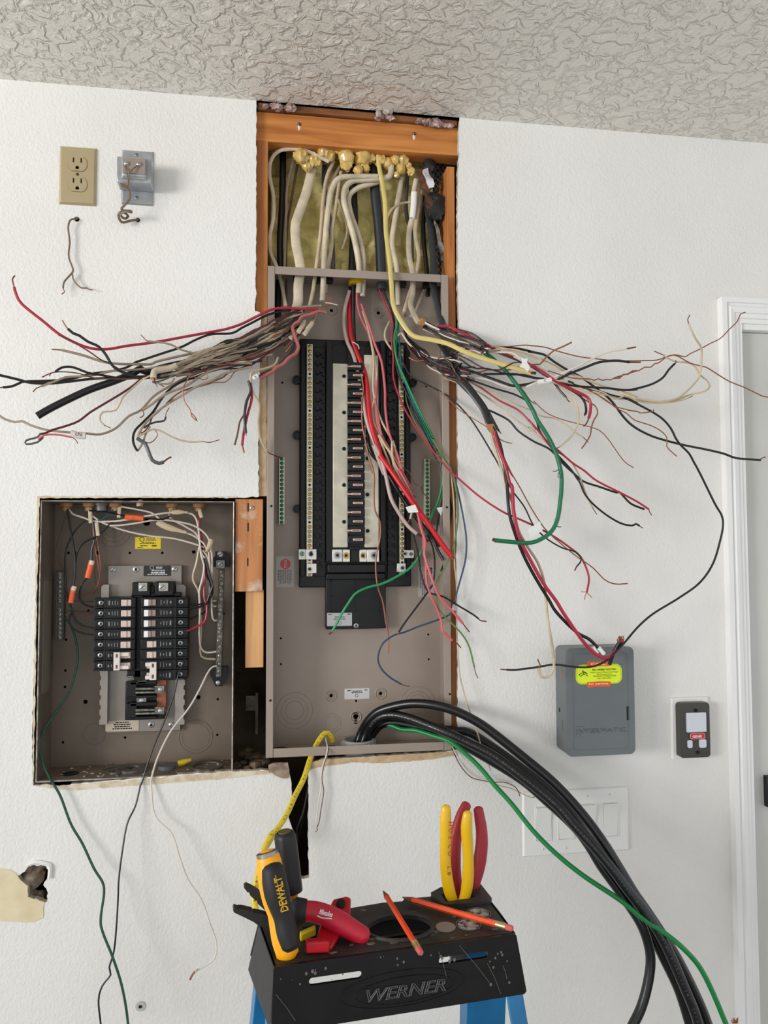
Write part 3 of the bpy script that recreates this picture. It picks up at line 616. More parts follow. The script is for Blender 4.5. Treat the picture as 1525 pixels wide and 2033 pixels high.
yl = label_part(oldp, 'listing_sticker', 'O', 726, 338, 887, 412, OB+.0008, M_YELS, ('O', 745, 370, 865, 384), n=2, r=.0004, label='yellow sticker')
k = MB(); textlines(k, 'O', 790, 342, 860, 364, OB+.0009, 3, .5, 11); textlines(k, 'O', 735, 402, 780, 408, OB+.0009, 1, .3, 12); textlines(k, 'O', 745, 390, 815, 397, OB+.0009, 1, .3, 14); textlines(k, 'O', 830, 388, 862, 398, OB+.0009, 1, .1, 15)
w = U(*px('O', 768, 352), OB+.0009); k.tube([Vector((w.x+.0042*math.cos(t*.5236), w.y-.0004, w.z+.0042*math.sin(t*.5236))) for t in range(13)], .0005, 4); k.build('sticker_print', M_INK, yl)
# main lugs of the tray
k = MB(); k.pb('K', 487, 268, 660, 392, -.045, -.08); k.pb('K', 660, 300, 700, 392, -.055, -.08); k.pb('K', 700, 262, 880, 392, -.045, -.08); k.pb('K', 480, 370, 950, 400, -.05, -.08); ml = k.build('main_lug_block', M_BLKP, oldp, bevel=.0015)
for x0, x1, cx in ((548, 630, 588), (740, 828, 772)):
    k = MB(); k.pb('K', x0, 272, x1, 352, -.037, -.045); lg = k.build('lug', mat('worn_lug', (168, 164, 152), .4, .6), ml, bevel=.0008)
    w = U(*px('K', cx, 313), -.037); q = MB(); screw(q, w, .0058, .0015, ang=.7); q.build('lug_screw', [M_ZINC, M_BLACKV], ml)
k = MB(); k.pb('K', 515, 392, 572, 1200, -.050, -.08); k.pb('K', 440, 1100, 600, 1165, -.05, -.08); k.pb('K', 425, 1210, 800, 1560, -.066, -.08); k.build('stab_base', M_BLKP, oldp, bevel=.001)
k = MB(); k.pb('K', 722, 1188, 808, 1500, -.060, -.068); k.build('copper_bus', mat('dull_copper', (164, 98, 68), .5, .4, var=.2, vscale=50), oldp, bevel=.0006)
M_WORN = mat('worn_tin', (150, 148, 138), .4, .7, var=.4, vscale=120)
for y0, y1 in ((1262, 1325), (1465, 1525)):
    k = MB(); k.pb('K', 700, y0-15, 792, y1-10, -.052, -.056); k.build('bus_tab', M_WORN, oldp, bevel=.0006); w = U(*px('K', 756, (y0+y1)/2-10), -.052); q = MB(); screw(q, w, .0042, .0015, slot=False); q.build('bus_screw', [M_ZINC, M_BLACKV], oldp)
    k = MB(); k.pb('K', 520, y0+5, 700, y0+22, -.046, -.056); k.pb('K', 520, y1-22, 700, y1-8, -.046, -.056); k.build('stab_clip', M_WORN, oldp, bevel=.0008)
    k = MB(); k.pb('K', 432, y0-50, 530, y1+28, -.052, -.066); k.pb('K', 470, y0-58, 720, y0-30, -.052, -.066); k.pb('K', 430, y1+18, 720, y1+34, -.052, -.066); k.build('stab_shield', M_BLKP, oldp, bevel=.001)
k = MB(); k.pb('K', 530, 1355, 622, 1420, -.056, -.066); k.pb('K', 540, 1198, 622, 1226, -.052, -.06); k.pb('K', 430, 1152, 500, 1166, -.046, -.05); k.build('bus_tab', M_WORN, oldp, bevel=.0008)
w = U(*px('K', 577, 1387), -.056); q = MB(); screw(q, w, .004, .001, slot=False); q.build('bus_screw', [M_ZINC, M_BLACKV], oldp)
# neutral bar with brackets, leaning slightly
k = MB(); a = U(*px('K', 1335, 100), -.066); c = U(*px('K', 1305, 1165), -.066); k.obox(Vector((c.x-.0055, c.y, c.z)), VX*.011, Vector((a.x-c.x, 0, a.z-c.z)), Vector((0, .009, 0))); nb = k.build('neutral_bar', mat('dull_bar', (112, 108, 98), .5, .6, var=.3, vscale=60), oldp, bevel=.0006)
first = None
ys = [168, 205, 240, 283, 320, 350, 383, 430, 495, 530, 570, 640, 672, 705, 740, 785, 820, 880, 925, 965, 1000, 1040, 1080, 1108, 1150]
for i, y in enumerate(ys):
    t = (y-100)/1065.; w = a*(1-t) + c*t; w = Vector((w.x + (.0012 if i % 2 else -.0012), w.y, w.z)); q = MB(); screw(q, w, .0034 if i in (2, 9, 13, 16, 19, 23) else .0028, .0016 if i in (2, 9, 13, 16, 19, 23) else .0006, ang=i*.9); q.build('terminal_screw', [mat('dull_screw', (150, 148, 142), .4, .8), M_BLACKV], nb)
k = MB(); a1, c1, e1, g1 = rc('K', 1255, -25, 1405, 120, -.07); k.wplate([(a1, e1), (c1, e1), (c1, g1-.012), (c1-.008, g1), (a1+.004, g1), (a1+.004, g1-.01), (a1, g1-.012)], [], -.07, OB+.001); br1 = k.build('bar_bracket', M_BLKP, oldp, bevel=.001)
w = U(*px('K', 1322, 3), -.070); q = MB(); screw(q, w, .0058, .002); q.build('bracket_screw', [M_ZINC, M_BLACKV], br1)
k = MB(); k.pb('K', 1280, 58, 1365, 138, -.056, -.07); lg = k.build('bar_lug', mat('grey_lug', (118, 118, 118), .5, .5), oldp, bevel=.0008); w = U(*px('K', 1322, 97), -.056); q = MB(); screw(q, w, .0052, .0015, ang=.8); q.build('lug_screw', [mat('dull_screw', (150, 148, 142)), M_BLACKV], lg)
k = MB(); a1, c1, e1, g1 = rc('K', 1228, 1075, 1385, 1250, -.07); k.wplate([(a1+.01, e1), (c1-.008, e1), (c1-.002, g1-.018), (c1, g1-.012), (c1, g1), (a1, g1), (a1, g1-.014)], [], -.07, OB+.001); br2 = k.build('bar_bracket', M_BLKP, oldp, bevel=.001)
w = U(*px('K', 1302, 1218), -.070); q = MB(); screw(q, w, .0045, .002, slot=False); q.build('bracket_screw', [M_ZINC, M_BLACKV], br2)
# ground bar left
k = MB(); k.pb('O', 226, 555, 268, 985, -.078, OB+.001); k.pb('O', 268, 545, 274, 985, -.08, OB+.001); gb = k.build('ground_bar', mat('dark_bar', (96, 92, 84), .5, .6), oldp, bevel=.0006)
for i, y in enumerate((572, 592, 622, 651, 682, 711, 740, 797, 825, 855, 885, 913, 942, 970)):
    w = U(*px('O', 247, y), -.078); q = MB(); screw(q, w, .0042, .002, ang=.3+i*.5); q.build('terminal_screw', [mat('dull_screw', (150, 148, 142)), M_BLACKV], gb)
# ---------------------------------------------------------------- breakers of the old panel
M_TOG = mat('pinkish_toggle', (206, 188, 176), .35); M_TOG2 = mat('toggle_shade', (146, 128, 118), .4); M_TIP = mat('white_tip', (236, 238, 240), .35)
BD = -.032
zl = [U(*px('K', 160, y), BD).z for y in (416, 1112)]; PIT = (zl[0]-zl[1])/7
xl0, xl1 = U(*px('K', 122, 760), BD).x, U(*px('K', 517, 760), BD).x
xr0, xr1 = U(*px('K', 570, 760), BD).x, U(*px('K', 1012, 760), BD).x
zr0 = U(*px('K', 800, 408), BD).z; PITR = (zr0 - U(*px('K', 790, 1196), BD).z)/8
def breaker(side, x0, x1, ztop, pit, two, tips, label, tog=(0.0, 0.0)):
    W = x1-x0; H = pit-.0006; s = 1 if side == 'R' else -1
    def X(t): return x0 + W*t if side == 'R' else x1 - W*t    # t = 0 at the centre of the panel, 1 at the terminals
    n = 2 if two else 1; T = thing('circuit_breaker', ((x0+x1)/2, .078, ztop-H*n), label, 'circuit breaker', 'breakers in the old panel')
    k = MB()
    for i in range(n):
        z1 = ztop - pit*i; z0 = z1-H
        k.box(X(0), X(.70), -BD, .078, z0, z1); k.box(X(.02), X(.68), -BD-.0012, -BD, z0+.0012, z1-.0012)
        k.box(X(.70), X(.995), -BD+.007, .078, z0+.001, z1-.001); k.box(X(.70), X(.76), -BD, .05, z0, z1)
        k.box(X(.76), X(1), -BD+.0005, .06, z1-.0035, z1-.0005); k.box(X(.76), X(1), -BD+.0005, .06, z0+.0003, z0+.0033)
    k.build('body', M_BLKP, T, bevel=.0005)
    for i in range(n):
        z1 = ztop - pit*i; z0 = z1-H; zm = (z0+z1)/2
        q = MB(); screw(q, (X(.84), -BD+.0062, zm), .0046, .002, slot=False); q.cur = 1; q.disc((X(.84), -BD+.0040, zm), .0022, .0003, 10); q.build('terminal_screw', [M_ZINC, M_BLACKV], T)
        a = tog[0] if side == 'R' else tog[0]; e = .24
        ta, tb = (.08, .32) if side == 'R' else (.10, .34)
        if tips == 0 and side == 'R': ta, tb = .14, .34
        k = MB(); k.box(X(ta), X(tb), -BD-.005, -BD, zm-.0058, zm+.0058); k.box(X((ta+tb)/2-.03), X((ta+tb)/2+.03), -BD-.0068, -BD-.004, zm-.0058, zm+.0058)
        tg = k.build('switch_handle', M_TOG2 if tips else M_TOG, T, bevel=.0009)
        if tips: q = MB(); q.box(X(ta-.005), X(ta+.09), -BD-.0076, -BD-.004, zm-.006, zm+.006); q.build('handle_tip', M_TIP, tg, bevel=.0007)
        q = MB(); rd = random.Random(int(abs(zm)*9999))
        for j in range(4):
            xx = .42 + .065*j; hh = rd.uniform(.002, .0045)
            for g in range(2 if j == 3 else 1): q.box(X(xx + g*.02), X(xx + g*.02 + .012), -BD-.0014, -BD-.0010, zm-hh, zm+hh)
        q.build('printed_marks', mat('grey_print', (150, 152, 156), .6), T)
    if two:
        zm = ztop - pit + .0003; q = MB(); w0, w1 = (.12, .24) if side == 'R' else (.26, .40)
        w0, w1 = (.22, .36) if side == 'R' else (.33, .48)
        q.box(X(w0), X(w1), -BD-.0145, -BD-.0065, zm-.0165, zm+.0165); q.box(X(.12), X(w0+.02), -BD-.011, -BD-.004, zm-.0155, zm-.0085); q.box(X(.12), X(w0+.02), -BD-.011, -BD-.004, zm+.0085, zm+.0155)
        ht = q.build('handle_tie', mat('cream_tie', (222, 212, 204), .4), T, bevel=.0008)
        q = MB()
        for g in (-.012, .008): q.box(X((w0+w1)/2-.025), X((w0+w1)/2+.02), -BD-.0149, -BD-.0145, zm+g-.001, zm+g+.006)
        q.build('tie_window', mat('brown_print', (96, 80, 70), .6), ht)
    return T
ordl = ['topmost', 'second', 'third', 'fourth', 'fifth']
for i in range(5): breaker('L', xl0, xl1, zl[0] - PIT*i, PIT, False, 0, 'single-pole black breaker in the left column of the old panel, ' + ordl[i] + ' from the top')
breaker('L', xl0, xl1, zl[0]-PIT*5, PIT, True, 0, 'double-pole black breaker with cream handle tie at the foot of the left column')
for i in range(6): breaker('R', xr0, xr1, zr0 - PITR*i, PITR, False, 1 if i < 4 else 0, 'single-pole black breaker ' + ('with white-tipped handle ' if i < 4 else 'with pinkish handle ') + 'in the right column, ' + (ordl[i] if i < 4 else ('just below the white-tipped ones' if i == 4 else 'directly above the double-pole one')))
breaker('R', xr0, xr1, zr0-PITR*6, PITR, True, 0, 'double-pole black breaker with cream handle tie at the foot of the right column')
# connectors in the top wall of the old panel and debris on its floor
M_TAN = mat('tan_rubber', (176, 136, 84), .6, vscale=50, rgb2=(120, 84, 46)); M_DGRY = mat('dirty_grey_metal', (112, 110, 106), .5, .5, var=.3, vscale=60)
for i, (x, y) in enumerate(((290, 138), (435, 142), (600, 134), (958, 142), (1128, 145))):
    w = U(*px('O', x, y), -.05); w.z = OZ1 - .0016; k = MB(); k.lathe(w, (0, 0, -1), [(0, .012), (.006, .011), (.008, .007), (.014, .006)], 18); k.ball(w + Vector((0, 0, -.010)), .008, 8, .5, (1, .7, .7), i)
    tag(k.build('cable_connector', M_TAN), 'tan rubber connector inside the old panel top, ' + ['leftmost', 'second from the left', 'just right of the grey metal connector', 'second from the right', 'rightmost'][i], 'connector', 'connectors in the old panel')
w = U(*px('O', 515, 135), -.05); w.z = OZ1-.0016; k = MB(); k.lathe(w, (0, 0, -1), [(0, .014), (.004, .014), (.004, .011), (.014, .011), (.014, .008)], 22); tag(k.build('conduit_connector', M_DGRY), 'grey metal conduit connector inside the top of the old panel', 'connector')
w = U(*px('O', 755, 125), -.02); k = MB(); k.ball(w, .006, 8, .7, (1, .7, 1.1), 4); k.build('plaster_crumb', mat('tan_crumb', (190, 160, 130), .9), oldp)
def flatring(x, y, d, r0, r1, h, name, m, label, cat):
    w = U(*px('O', x, y), d); w.z = OZ0 + .0018; k = MB(); k.lathe(w, (0, 0, 1), [(0, r0), (0, r1), (h, r1), (h, r0), (0, r0)], 28); return tag(k.build(name, m), label, cat)
flatring(712, 1775, -.045, .013, .027, .005, 'conduit_locknut', M_DGRY, 'large grey ring on the floor of the old panel, left of the hanging wires', 'ring')
flatring(600, 1790, -.03, .004, .012, .004, 'knockout_slug', M_DGRY, 'small grey slug lying at the left of the large grey ring', 'slug')
flatring(925, 1785, -.045, .002, .016, .007, 'plastic_cap', mat('dark_grey_cap', (92, 94, 98), .5), 'dark grey cap lying right of the hanging white wire', 'cap')
flatring(1180, 1765, -.045, .026, .030, .003, 'thin_ring', M_DGRY, 'thin grey ring at the right of the old panel floor', 'ring')
w = U(*px('O', 1040, 1745), -.06); w.z = OZ0+.009; k = MB(); k.lathe(w, (.8, .1, .2), [(-.013, .006), (-.004, .0065), (.012, .003)], 12); tag(k.build('wire_nut', mat('yellow_nut', (206, 180, 40), .5)), 'yellow wire connector lying on the floor of the old panel', 'wire nut')
w = U(*px('O', 560, 1750), -.06); k = MB(); k.obox(Vector((w.x-.012, w.y, OZ0+.002)), Vector((.02, .01, .006)), Vector((.002, -.006, .0)), Vector((0, 0, .002))); tag(k.build('knockout_slug', M_DGRY), 'bent grey slug leaning at the back left of the large grey ring', 'slug')
k = MB()
for i in range(60):
    x = random.uniform(OX0+.03, OX1-.01); k.ball((x, random.uniform(.01, .088), OZ0+.002), random.uniform(.0012, .004), 6, .6, (1, 1, .5), i)
tag(k.build('plaster_dust', mat('plaster_dust', (180, 172, 160), .95, vscale=90, rgb2=(120, 104, 84))), 'crumbs of plaster scattered on the floor of the old panel', 'debris', kind='stuff')
# ================================================================ wires and cables
WC = {'black': (14, 14, 16), 'white': (212, 200, 186), 'cream': (210, 192, 160), 'tan': (168, 150, 128), 'grey': (86, 86, 88), 'red': (176, 34, 60), 'maroon': (84, 28, 34), 'brown': (98, 66, 48),
      'pink': (206, 96, 104), 'salmon': (180, 100, 96), 'green': (14, 112, 74), 'bgreen': (34, 150, 92), 'olive': (96, 128, 70), 'blue': (48, 66, 96), 'copper': (150, 86, 66), 'yellow': (216, 198, 122),
      'byellow': (222, 196, 44), 'slate': (44, 47, 51), 'pale': (190, 168, 160), 'bred': (204, 14, 32), 'drab': (142, 126, 108), 'sheath': (218, 204, 178), 'dgrey': (38, 38, 40), 'teal': (16, 84, 92), 'vgreen': (10, 132, 62), 'white2': (222, 214, 204)}
def wmat(c):
    if c == 'copper': return mat('bare_copper_wire', (150, 96, 76), .42, .6)
    return mat('insulation_' + c, WC[c], .38, 0, var=.06 if c not in ('drab', 'tan', 'sheath', 'cream') else .18, vscale=25)
M_TIPC = mat('copper_end', (122, 74, 58), .45, .6)
NM = {'copper': 'bare_copper_wire'}
LAST = []
def wire(c, w, s, d, label=None, tip=None, td=None, group=None, name=None, flat=1.0, cat='wire', n=None, wob=0.0, tw=None, taper=None):
    R = parse(s, d); P = [U(*p) for p in R]; dm = sum(p[2] for p in R)/len(R)
    r = w/2 * (1.48 - dm)/F_PX * 1.02
    C = catmull(P); LAST[:] = C
    if wob:
        sd = (sum(ord(q) for q in label) if label else 3)*.37; m = len(C)
        C = [p + Vector((noise.noise(Vector((i*.35, sd, 0))), noise.noise(Vector((i*.35, sd, 9)))*.6, noise.noise(Vector((i*.35, sd, 5)))))*wob*min(1, i/4, (m-1-i)/4) for i, p in enumerate(C)]
    k = MB(); k.tube(C, r if not taper else [r*(1+(taper-1)*i/(len(C)-1)) for i in range(len(C))], n or (8 if w < 8 else 14), flat)
    nm = name or ('bare_copper_wire' if c == 'copper' else 'electrical_wire'); o = k.build(nm, wmat(c) if isinstance(c, str) else c)
    tag(o, label, cat, group)
    if tip:
        T = parse(tip, td if td is not None else R[-1][2]*1000); Q = [C[-2], C[-1]] + [U(*p) for p in T]
        k = MB(); k.tube(catmull(Q, .004), (tw or max(1.7, w*.5))/2*(1.48-dm)/F_PX, 6); k.build('bare_tip', M_TIPC, o)
    return o
def wtag(parent, s, d, m, w=12, name='wire_marker', mark=None):      # short sleeve or tape on a wire
    R = parse(s, d); P = [U(*p) for p in R]; k = MB(); r = w/2*(1.48-R[0][2])/F_PX; k.tube(catmull(P), r, 12, .7)
    o = k.build(name, m, parent)
    if mark:
        c = (P[0]+P[-1])/2; a = (P[-1]-P[0]).normalized(); q = MB(); v = VN.cross(a).normalized(); text_mb(q, mark, c - a*r*.6 - v*r*.5 + VN*(r*.72), a, v, r*1.5); q.build('lettering', M_INK, o)
    return o
# ---- the stud bay over the new panel
q = MB(); nx, nz = 46, 44; a, c, e, g = rc('p', 531, 290, 886, 560, -.105)
V = []; Fc = []
for j in range(nz+1):
    for i in range(nx+1):
        x = a+(c-a)*i/nx; z = e-.03+(g+.02-e+.03)*j/nz; v = Vector((x, 0, z)); y = .10 - .022*noise.noise(v*22) - .012*noise.noise(v*55) - .006*noise.noise(v*130)
        if i in (0, nx) or j in (0, nz): y = .15
        V.append((x, y, z))
for j in range(nz):
    for i in range(nx): k0 = j*(nx+1)+i; Fc.append((k0, k0+1, k0+nx+2, k0+nx+1))
q.add(V, Fc); n0 = len(V)
q.add([(v[0], .16, v[2]) for v in V], [f[::-1] for f in Fc])
tag(q.build('insulation_batt', mat('yellow_fibreglass', (240, 226, 156), .95, vscale=26, rgb2=(196, 178, 106), bump=1.0, bscale=160)), 'lumpy yellow fibreglass batt behind the cables above the new panel', 'insulation')
M_FOAM = mat('spray_foam', (224, 190, 112), .25, var=.12, vscale=22, coat=.3)
foam = [('spread-out lump at the far left', [(395, 500, 24), (470, 520, 20), (430, 560, 18), (360, 495, 12), (500, 540, 14)]), ('rounded lump second from the left', [(540, 470, 22), (575, 490, 20), (590, 455, 15)]),
        ('big round lump in the middle', [(690, 500, 26), (690, 545, 22), (655, 470, 14), (625, 460, 10)]), ('lobed lump left of the yellow cable', [(800, 500, 24), (850, 505, 18), (770, 530, 14), (765, 590, 15), (820, 580, 12), (800, 545, 14)]),
        ('small lump just right of the yellow cable', [(925, 520, 14), (960, 545, 18), (900, 545, 12)]), ('tall knobbly lump at the right', [(1010, 520, 16), (1060, 520, 22), (1045, 580, 18), (1020, 620, 10), (1075, 480, 14)]), ('small round lump at the far right', [(1115, 600, 13), (1100, 560, 11)])]
for i, (lb, bl) in enumerate(foam):
    k = MB()
    for j, (x, y, r) in enumerate(bl): k.ball(U(*px('T', x, y), -.035 - .004*(j % 3)), r*2*.00029, 18, .38, (1.05, 1, 1.15), i*7+j)
    tag(k.build('spray_foam', M_FOAM), 'pale yellow spray foam under the header, ' + lb, 'spray foam', 'foam under the header')
# expanded metal lath
k = MB(); a, c, e, g = rc('T', 1268, 505, 1352, 1270, -.055); cols = 5; cw = (c-a)/cols; chh = .0135
for i in range(cols+1):
    z = e; P = []; s_ = 1
    while z < g: P.append(Vector((a + cw*i + s_*cw*.48, .055 + s_*.001, z))); z += chh/2; s_ = -s_ if i % 2 == 0 else -s_
    if i % 2: P = [Vector((2*(a+cw*i) - p.x, p.y, p.z)) for p in P]
    k.tube(P, .00085, 5)
tag(k.build('metal_lath', mat('lath_steel', (150, 148, 144), .35, .9, var=.5, vscale=80)), 'expanded diamond metal lath strip beside the right stud', 'metal lath')
k = MB(); a, c, e, g = rc('T', 1262, 500, 1356, 1280, -.08); k.box(a, c, .085, .089, e, g); tag(k.build('building_paper', mat('black_paper', (24, 22, 22), .8)), 'black building paper behind the metal lath', 'paper')
def scrap(name, s, d, m, label, seed, th=.004, par=None):
    k = MB(); k.wplate(rough_line(wpoly(s, d), .003, .004, seed), [], d, d-th)
    k.v = [v + Vector((0, noise.noise(v*60)*.008, 0)) for v in k.v]
    return tag(k.build(name, m, par, smooth=False), label, None if par else 'paper')
sc_ = scrap('torn_tar_paper', 'T 1150,590 1230,575 1262,640 1268,700 1240,720 1262,800 1240,890 1225,860 1210,760 1180,690', -.03, mat('brown_tar_paper', (112, 70, 46), .9, vscale=60, rgb2=(60, 40, 30)), 'torn brown and black tar paper hanging by the metal lath', 3)
scrap('white_face', 'T 1190,595 1225,575 1262,650 1265,700 1235,705', -.026, mat('white_paper', (214, 214, 216), .6), None, 4, par=sc_)
k = MB()
for i, (x, y, r) in enumerate(((1255, 790, 14), (1300, 800, 15), (1270, 850, 16), (1320, 840, 13), (1235, 770, 10), (1300, 880, 10), (1245, 640, 12), (1240, 560, 14))): k.ball(U(*px('T', x, y), -.036), r*.00055*2, 10, .9, (1, .6, 1), i)
k.build('tar_lump', mat('black_tar', (30, 28, 28), .7), sc_)
scrap('torn_foil', 'T 1265,905 1285,900 1300,990 1330,1100 1340,1200 1315,1180 1290,1060', -.045, mat('grey_foil', (150, 148, 146), .5, .3, var=.5, vscale=90), 'crumpled whitish foil scrap low on the metal lath', 6)
g1 = 'cables in the bay above the new panel'
def bay(c, w, s, d, lb, **kw): return wire(c, w, s, d, lb, group=g1, name='power_cable', cat='cable', **kw)
bay('sheath', 7.5, 'T 575,535,-30 480,485 380,452 255,460 195,520 183,620 208,760 208,900 186,1020 190,1130 230,1225,-40 262,1340,-38 290,1490 C 436,240,-8', -35, 'thin cream cable arching along the left edge of the bay from the spray foam', flat=.7)
bay('black', 13, 'T 272,440 266,800 252,1050 255,1250 240,1400 235,1560', -72, 'thick black cable running straight down beside the left stud', flat=.8)
bay('tan', 5, 'T 345,500 300,700 292,900 282,1210 270,1500 260,1640', -60, 'narrow brownish cable just right of the thick black one, passing in front', flat=.6)
bay('brown', 5, 'T 372,520 335,740 300,960 290,1210 292,1450', -66, 'darker brown narrow cable beside the wide flat one')
bay('sheath', 19, 'T 470,545 430,720 375,880 352,960 358,1080 385,1230 372,1350 368,1470 320,1600 C 455,500,0', (-58, -50, -20), 'wide flat cream cable, the widest in the bay', flat=.45)
bay('cream', 8, 'T 605,530 560,640 535,800 520,1000 492,1220 470,1380 C 670,240,-20', -52, 'tan cable at the left of the middle bunch of cables')
bay('cream', 7, 'T 650,560 600,650 572,760 555,950 548,1100 510,1230', -60, 'cream cable bending behind the middle bunch of cables')
bay('sheath', 11, 'T 895,632 760,632 650,640 598,700 568,860 548,1060 540,1240 535,1380 C 800,190,-15', (-34, -40, -42, -30), 'cream cable looping left from the foam and then down, front of the middle bunch')
bay('cream', 8, 'T 655,600 625,800 600,960 592,1090 570,1240 550,1400', -55, 'tan cable at the right of the middle bunch of cables')
bay('cream', 5, 'T 635,780 690,950 690,1020 660,1110', -50, 'short thin tan cable curling to a stop in the middle of the bay')
bay('grey', 10, 'T 545,560 545,700 590,1000 600,1240', -80, 'grey cable far back behind the middle bunch')
bay('sheath', 12, 'T 985,560 970,630 880,650 745,655 685,700 672,790 710,930 745,1060 770,1200 775,1300 770,1400', (-36, -38, -36, -45), 'thick cream cable making the large bend down to the yellow bushing, outer one', n=14)
bay('sheath', 10.5, 'T 960,640 880,672 760,710 705,770 720,880 770,1020 800,1160 802,1290 795,1420', (-44, -46, -45, -48), 'thick cream cable nested inside the outer bend above the yellow bushing', n=14)
bay('black', 17, 'T 725,560 735,800 738,1000 730,1240 735,1420', -75, 'black cable straight down the middle of the bay behind the cream bends')
bay('slate', 20, 'T 868,560 880,760 905,1000 922,1330', -62, 'thick dark grey plastic conduit in the middle of the bay', n=18)
k = MB(); w = U(*px('T', 922, 1345), -.058); k.cyl(w + Vector((0, 0, .009)), w - Vector((0, 0, .010)), .0105, 20); k.cyl(w + Vector((0, 0, .009)), w + Vector((0, 0, .006)), .012, 20)
tag(k.build('conduit_fitting', mat('dark_grey_fitting', (62, 66, 70), .5)), 'dark grey fitting where the grey conduit enters the new panel', 'fitting')
k = MB(); w = U(*px('T', 755, 1322), -.050); k.cyl(w + Vector((0, 0, .008)), w - Vector((0, 0, .007)), .0160, 24); k.cyl(w + Vector((0, 0, .008)), w + Vector((0, 0, .004)), .0175, 24)
tag(k.build('yellow_bushing', mat('yellow_bushing', (214, 176, 26), .4)), 'yellow plastic bushing just under the top flange of the new panel', 'bushing')
bay('yellow', 9.5, 'T 893,190,-30 896,330,-70 897,460,-38 905,570 930,700 945,830 950,1000 972,1180 985,1330 1000,1480 1060,1600 1130,1680 D 470,470,50 640,510 790,580 940,640 1130,700 1330,760 1470,800', (-38, -34, -30, 20, 70, 85), 'pale yellow flat cable running down the bay and out to the right', flat=.55, tip='D 1520,805', tw=6)
bay('sheath', 11, 'T 1052,640 1030,780 1005,930 990,1070 1020,1230 1028,1380 1030,1480', -52, 'cream cable just right of the yellow one')
bay('cream', 4.5, 'T 1115,800 1050,808 990,845 958,905 950,990', -46, 'thin cream cable making a short hook right of the yellow one')
w1_ = bay('sheath', 11, 'T 1150,650 1130,760 1130,860 1102,1000 1102,1150 1125,1270 1125,1400 1112,1480 1160,1590 N 960,340', (-48, -50, -30, 5), 'cream cable wrapped with white tape near the right of the bay', flat=.6)
wtag(w1_, 'T 1136,735 1134,800 1128,860 1122,905', -44, M_WHT, 13, 'white_tape')
bay('cream', 8, 'T 1190,680 1162,850 1142,1000 1165,1150 1148,1260 1100,1420 D 215,190,-25 220,240', -58, 'tan cable behind the taped one at the right of the bay', flat=.6)
bay('sheath', 6, 'T 1220,1345 1180,1430 1130,1540 N 880,300', (-60, -30), 'short narrow cream cable crossing low at the right inside the new panel', flat=.6)
bay('grey', 8, 'T 1090,620 1082,860 1115,1000 1120,1200', -74, 'grey cable behind the cream cables at the right of the bay')
bay('black', 9, 'T 1205,760 1195,1000 1218,1250 1225,1420', -70, 'black cable at the right of the bay, left of the slate grey ones')
bay('slate', 14, 'T 1215,800 1245,1000 1262,1200 1262,1340 1295,1500 1330,1640 D 620,420,10 720,520,28 690,640,36 ', (-62, -40, 0), 'slate grey cable next to the lath, bending out over the right flange', flat=.5)
bay('slate', 13, 'T 1240,880 1275,1100 1300,1300 1310,1480 1360,1620', -66, 'slate grey cable hard against the lath, behind the bending one', flat=.6)
bay('drab', 6, 'T 460,455,-40 380,430 330,445', -40, 'short brown scrap of cable lying above the leftmost foam')
# ---- the big left bunch, hanging out over the wall
GL = 'wires of the left bunch'
def LW(*a, **k): return wire(*a, group=GL, **k)
LW('red', 5.2, 'C 840,300 720,272 560,266 440,255 300,272 150,340 0,415 B 1000,365 900,385 600,440 300,495 0,535 A 1100,762 950,765 800,725 600,625 430,490 220,320 160,220 140,150', (0, 35, 90, 120), 'long red wire of the left bunch sweeping up to the upper left', tip='A 125,90 128,60 150,35')
LW('black', 4.6, 'C 620,290 420,285 250,330 100,405 0,455 B 1050,408 850,418 700,470 550,545 350,612 100,695 A 1350,895 1250,950 1100,985 900,1012 700,1062 480,1080 260,1086 200,1100 120,1135 30,1145', (0, 40, 85, 105), 'topmost black wire of the left bunch, its stripped tip near the left frame edge', tip='A 5,1148 -30,1150')
LW('black', 5, 'B 1150,720 700,790 400,800 A 1450,1035 1300,1040 1100,1052 900,1062 700,1086 500,1106 300,1100 200,1072 0,1025 -80,1010', (45, 90, 110), 'black wire of the left bunch that runs out of the picture at the left')
LW('black', 4.6, 'B 900,740 500,810 200,840 A 1250,1060 1150,1050 1000,1022 870,1000 770,960 690,940 610,950 550,990', (70, 95, 118), 'black wire of the left bunch rising to a hump before its forked tip', tip='A 490,1010 415,1045')
LW('brown', 2.4, 'B 700,790 300,850 A 1180,1062 1100,1060 950,1055 800,1012 700,995 600,990 545,995', (85, 116), 'thin dark wire under the humped black one', tip='A 510,1005 488,1035')
LW('tan', 4.2, 'B 1000,600 600,700 200,760 0,775 A 1100,985 950,1022 800,1035 650,1045 560,1080 480,1110 410,1135', (50, 90, 114), 'tan wire of the left bunch ending in a dark hooked tip below the black ones', tip='A 360,1155 328,1190')
LW('black', 5.2, 'B 900,730 400,810 A 1500,1045 1400,1050 1300,1022 1180,980 1110,920 1050,820 980,740 870,690 790,632 730,610 675,565', (80, 110, 130), 'black wire of the left bunch curling up and over the long red one', tip='A 640,520 620,480')
LW('tan', 5, 'B 1200,470 900,560 600,620 300,690 A 1500,915 1300,915 1150,910 1000,885 850,835 720,800 610,775', (40, 80, 112), 'tan wire of the left bunch with a straight dark tip', tip='A 515,768')
LW('maroon', 2.6, 'B 800,780 300,840 A 1400,1045 1250,1000 1100,915 1000,870 900,800 800,738 700,680 580,625', (90, 118), 'thin dark brown wire running up along the underside of the long red one')
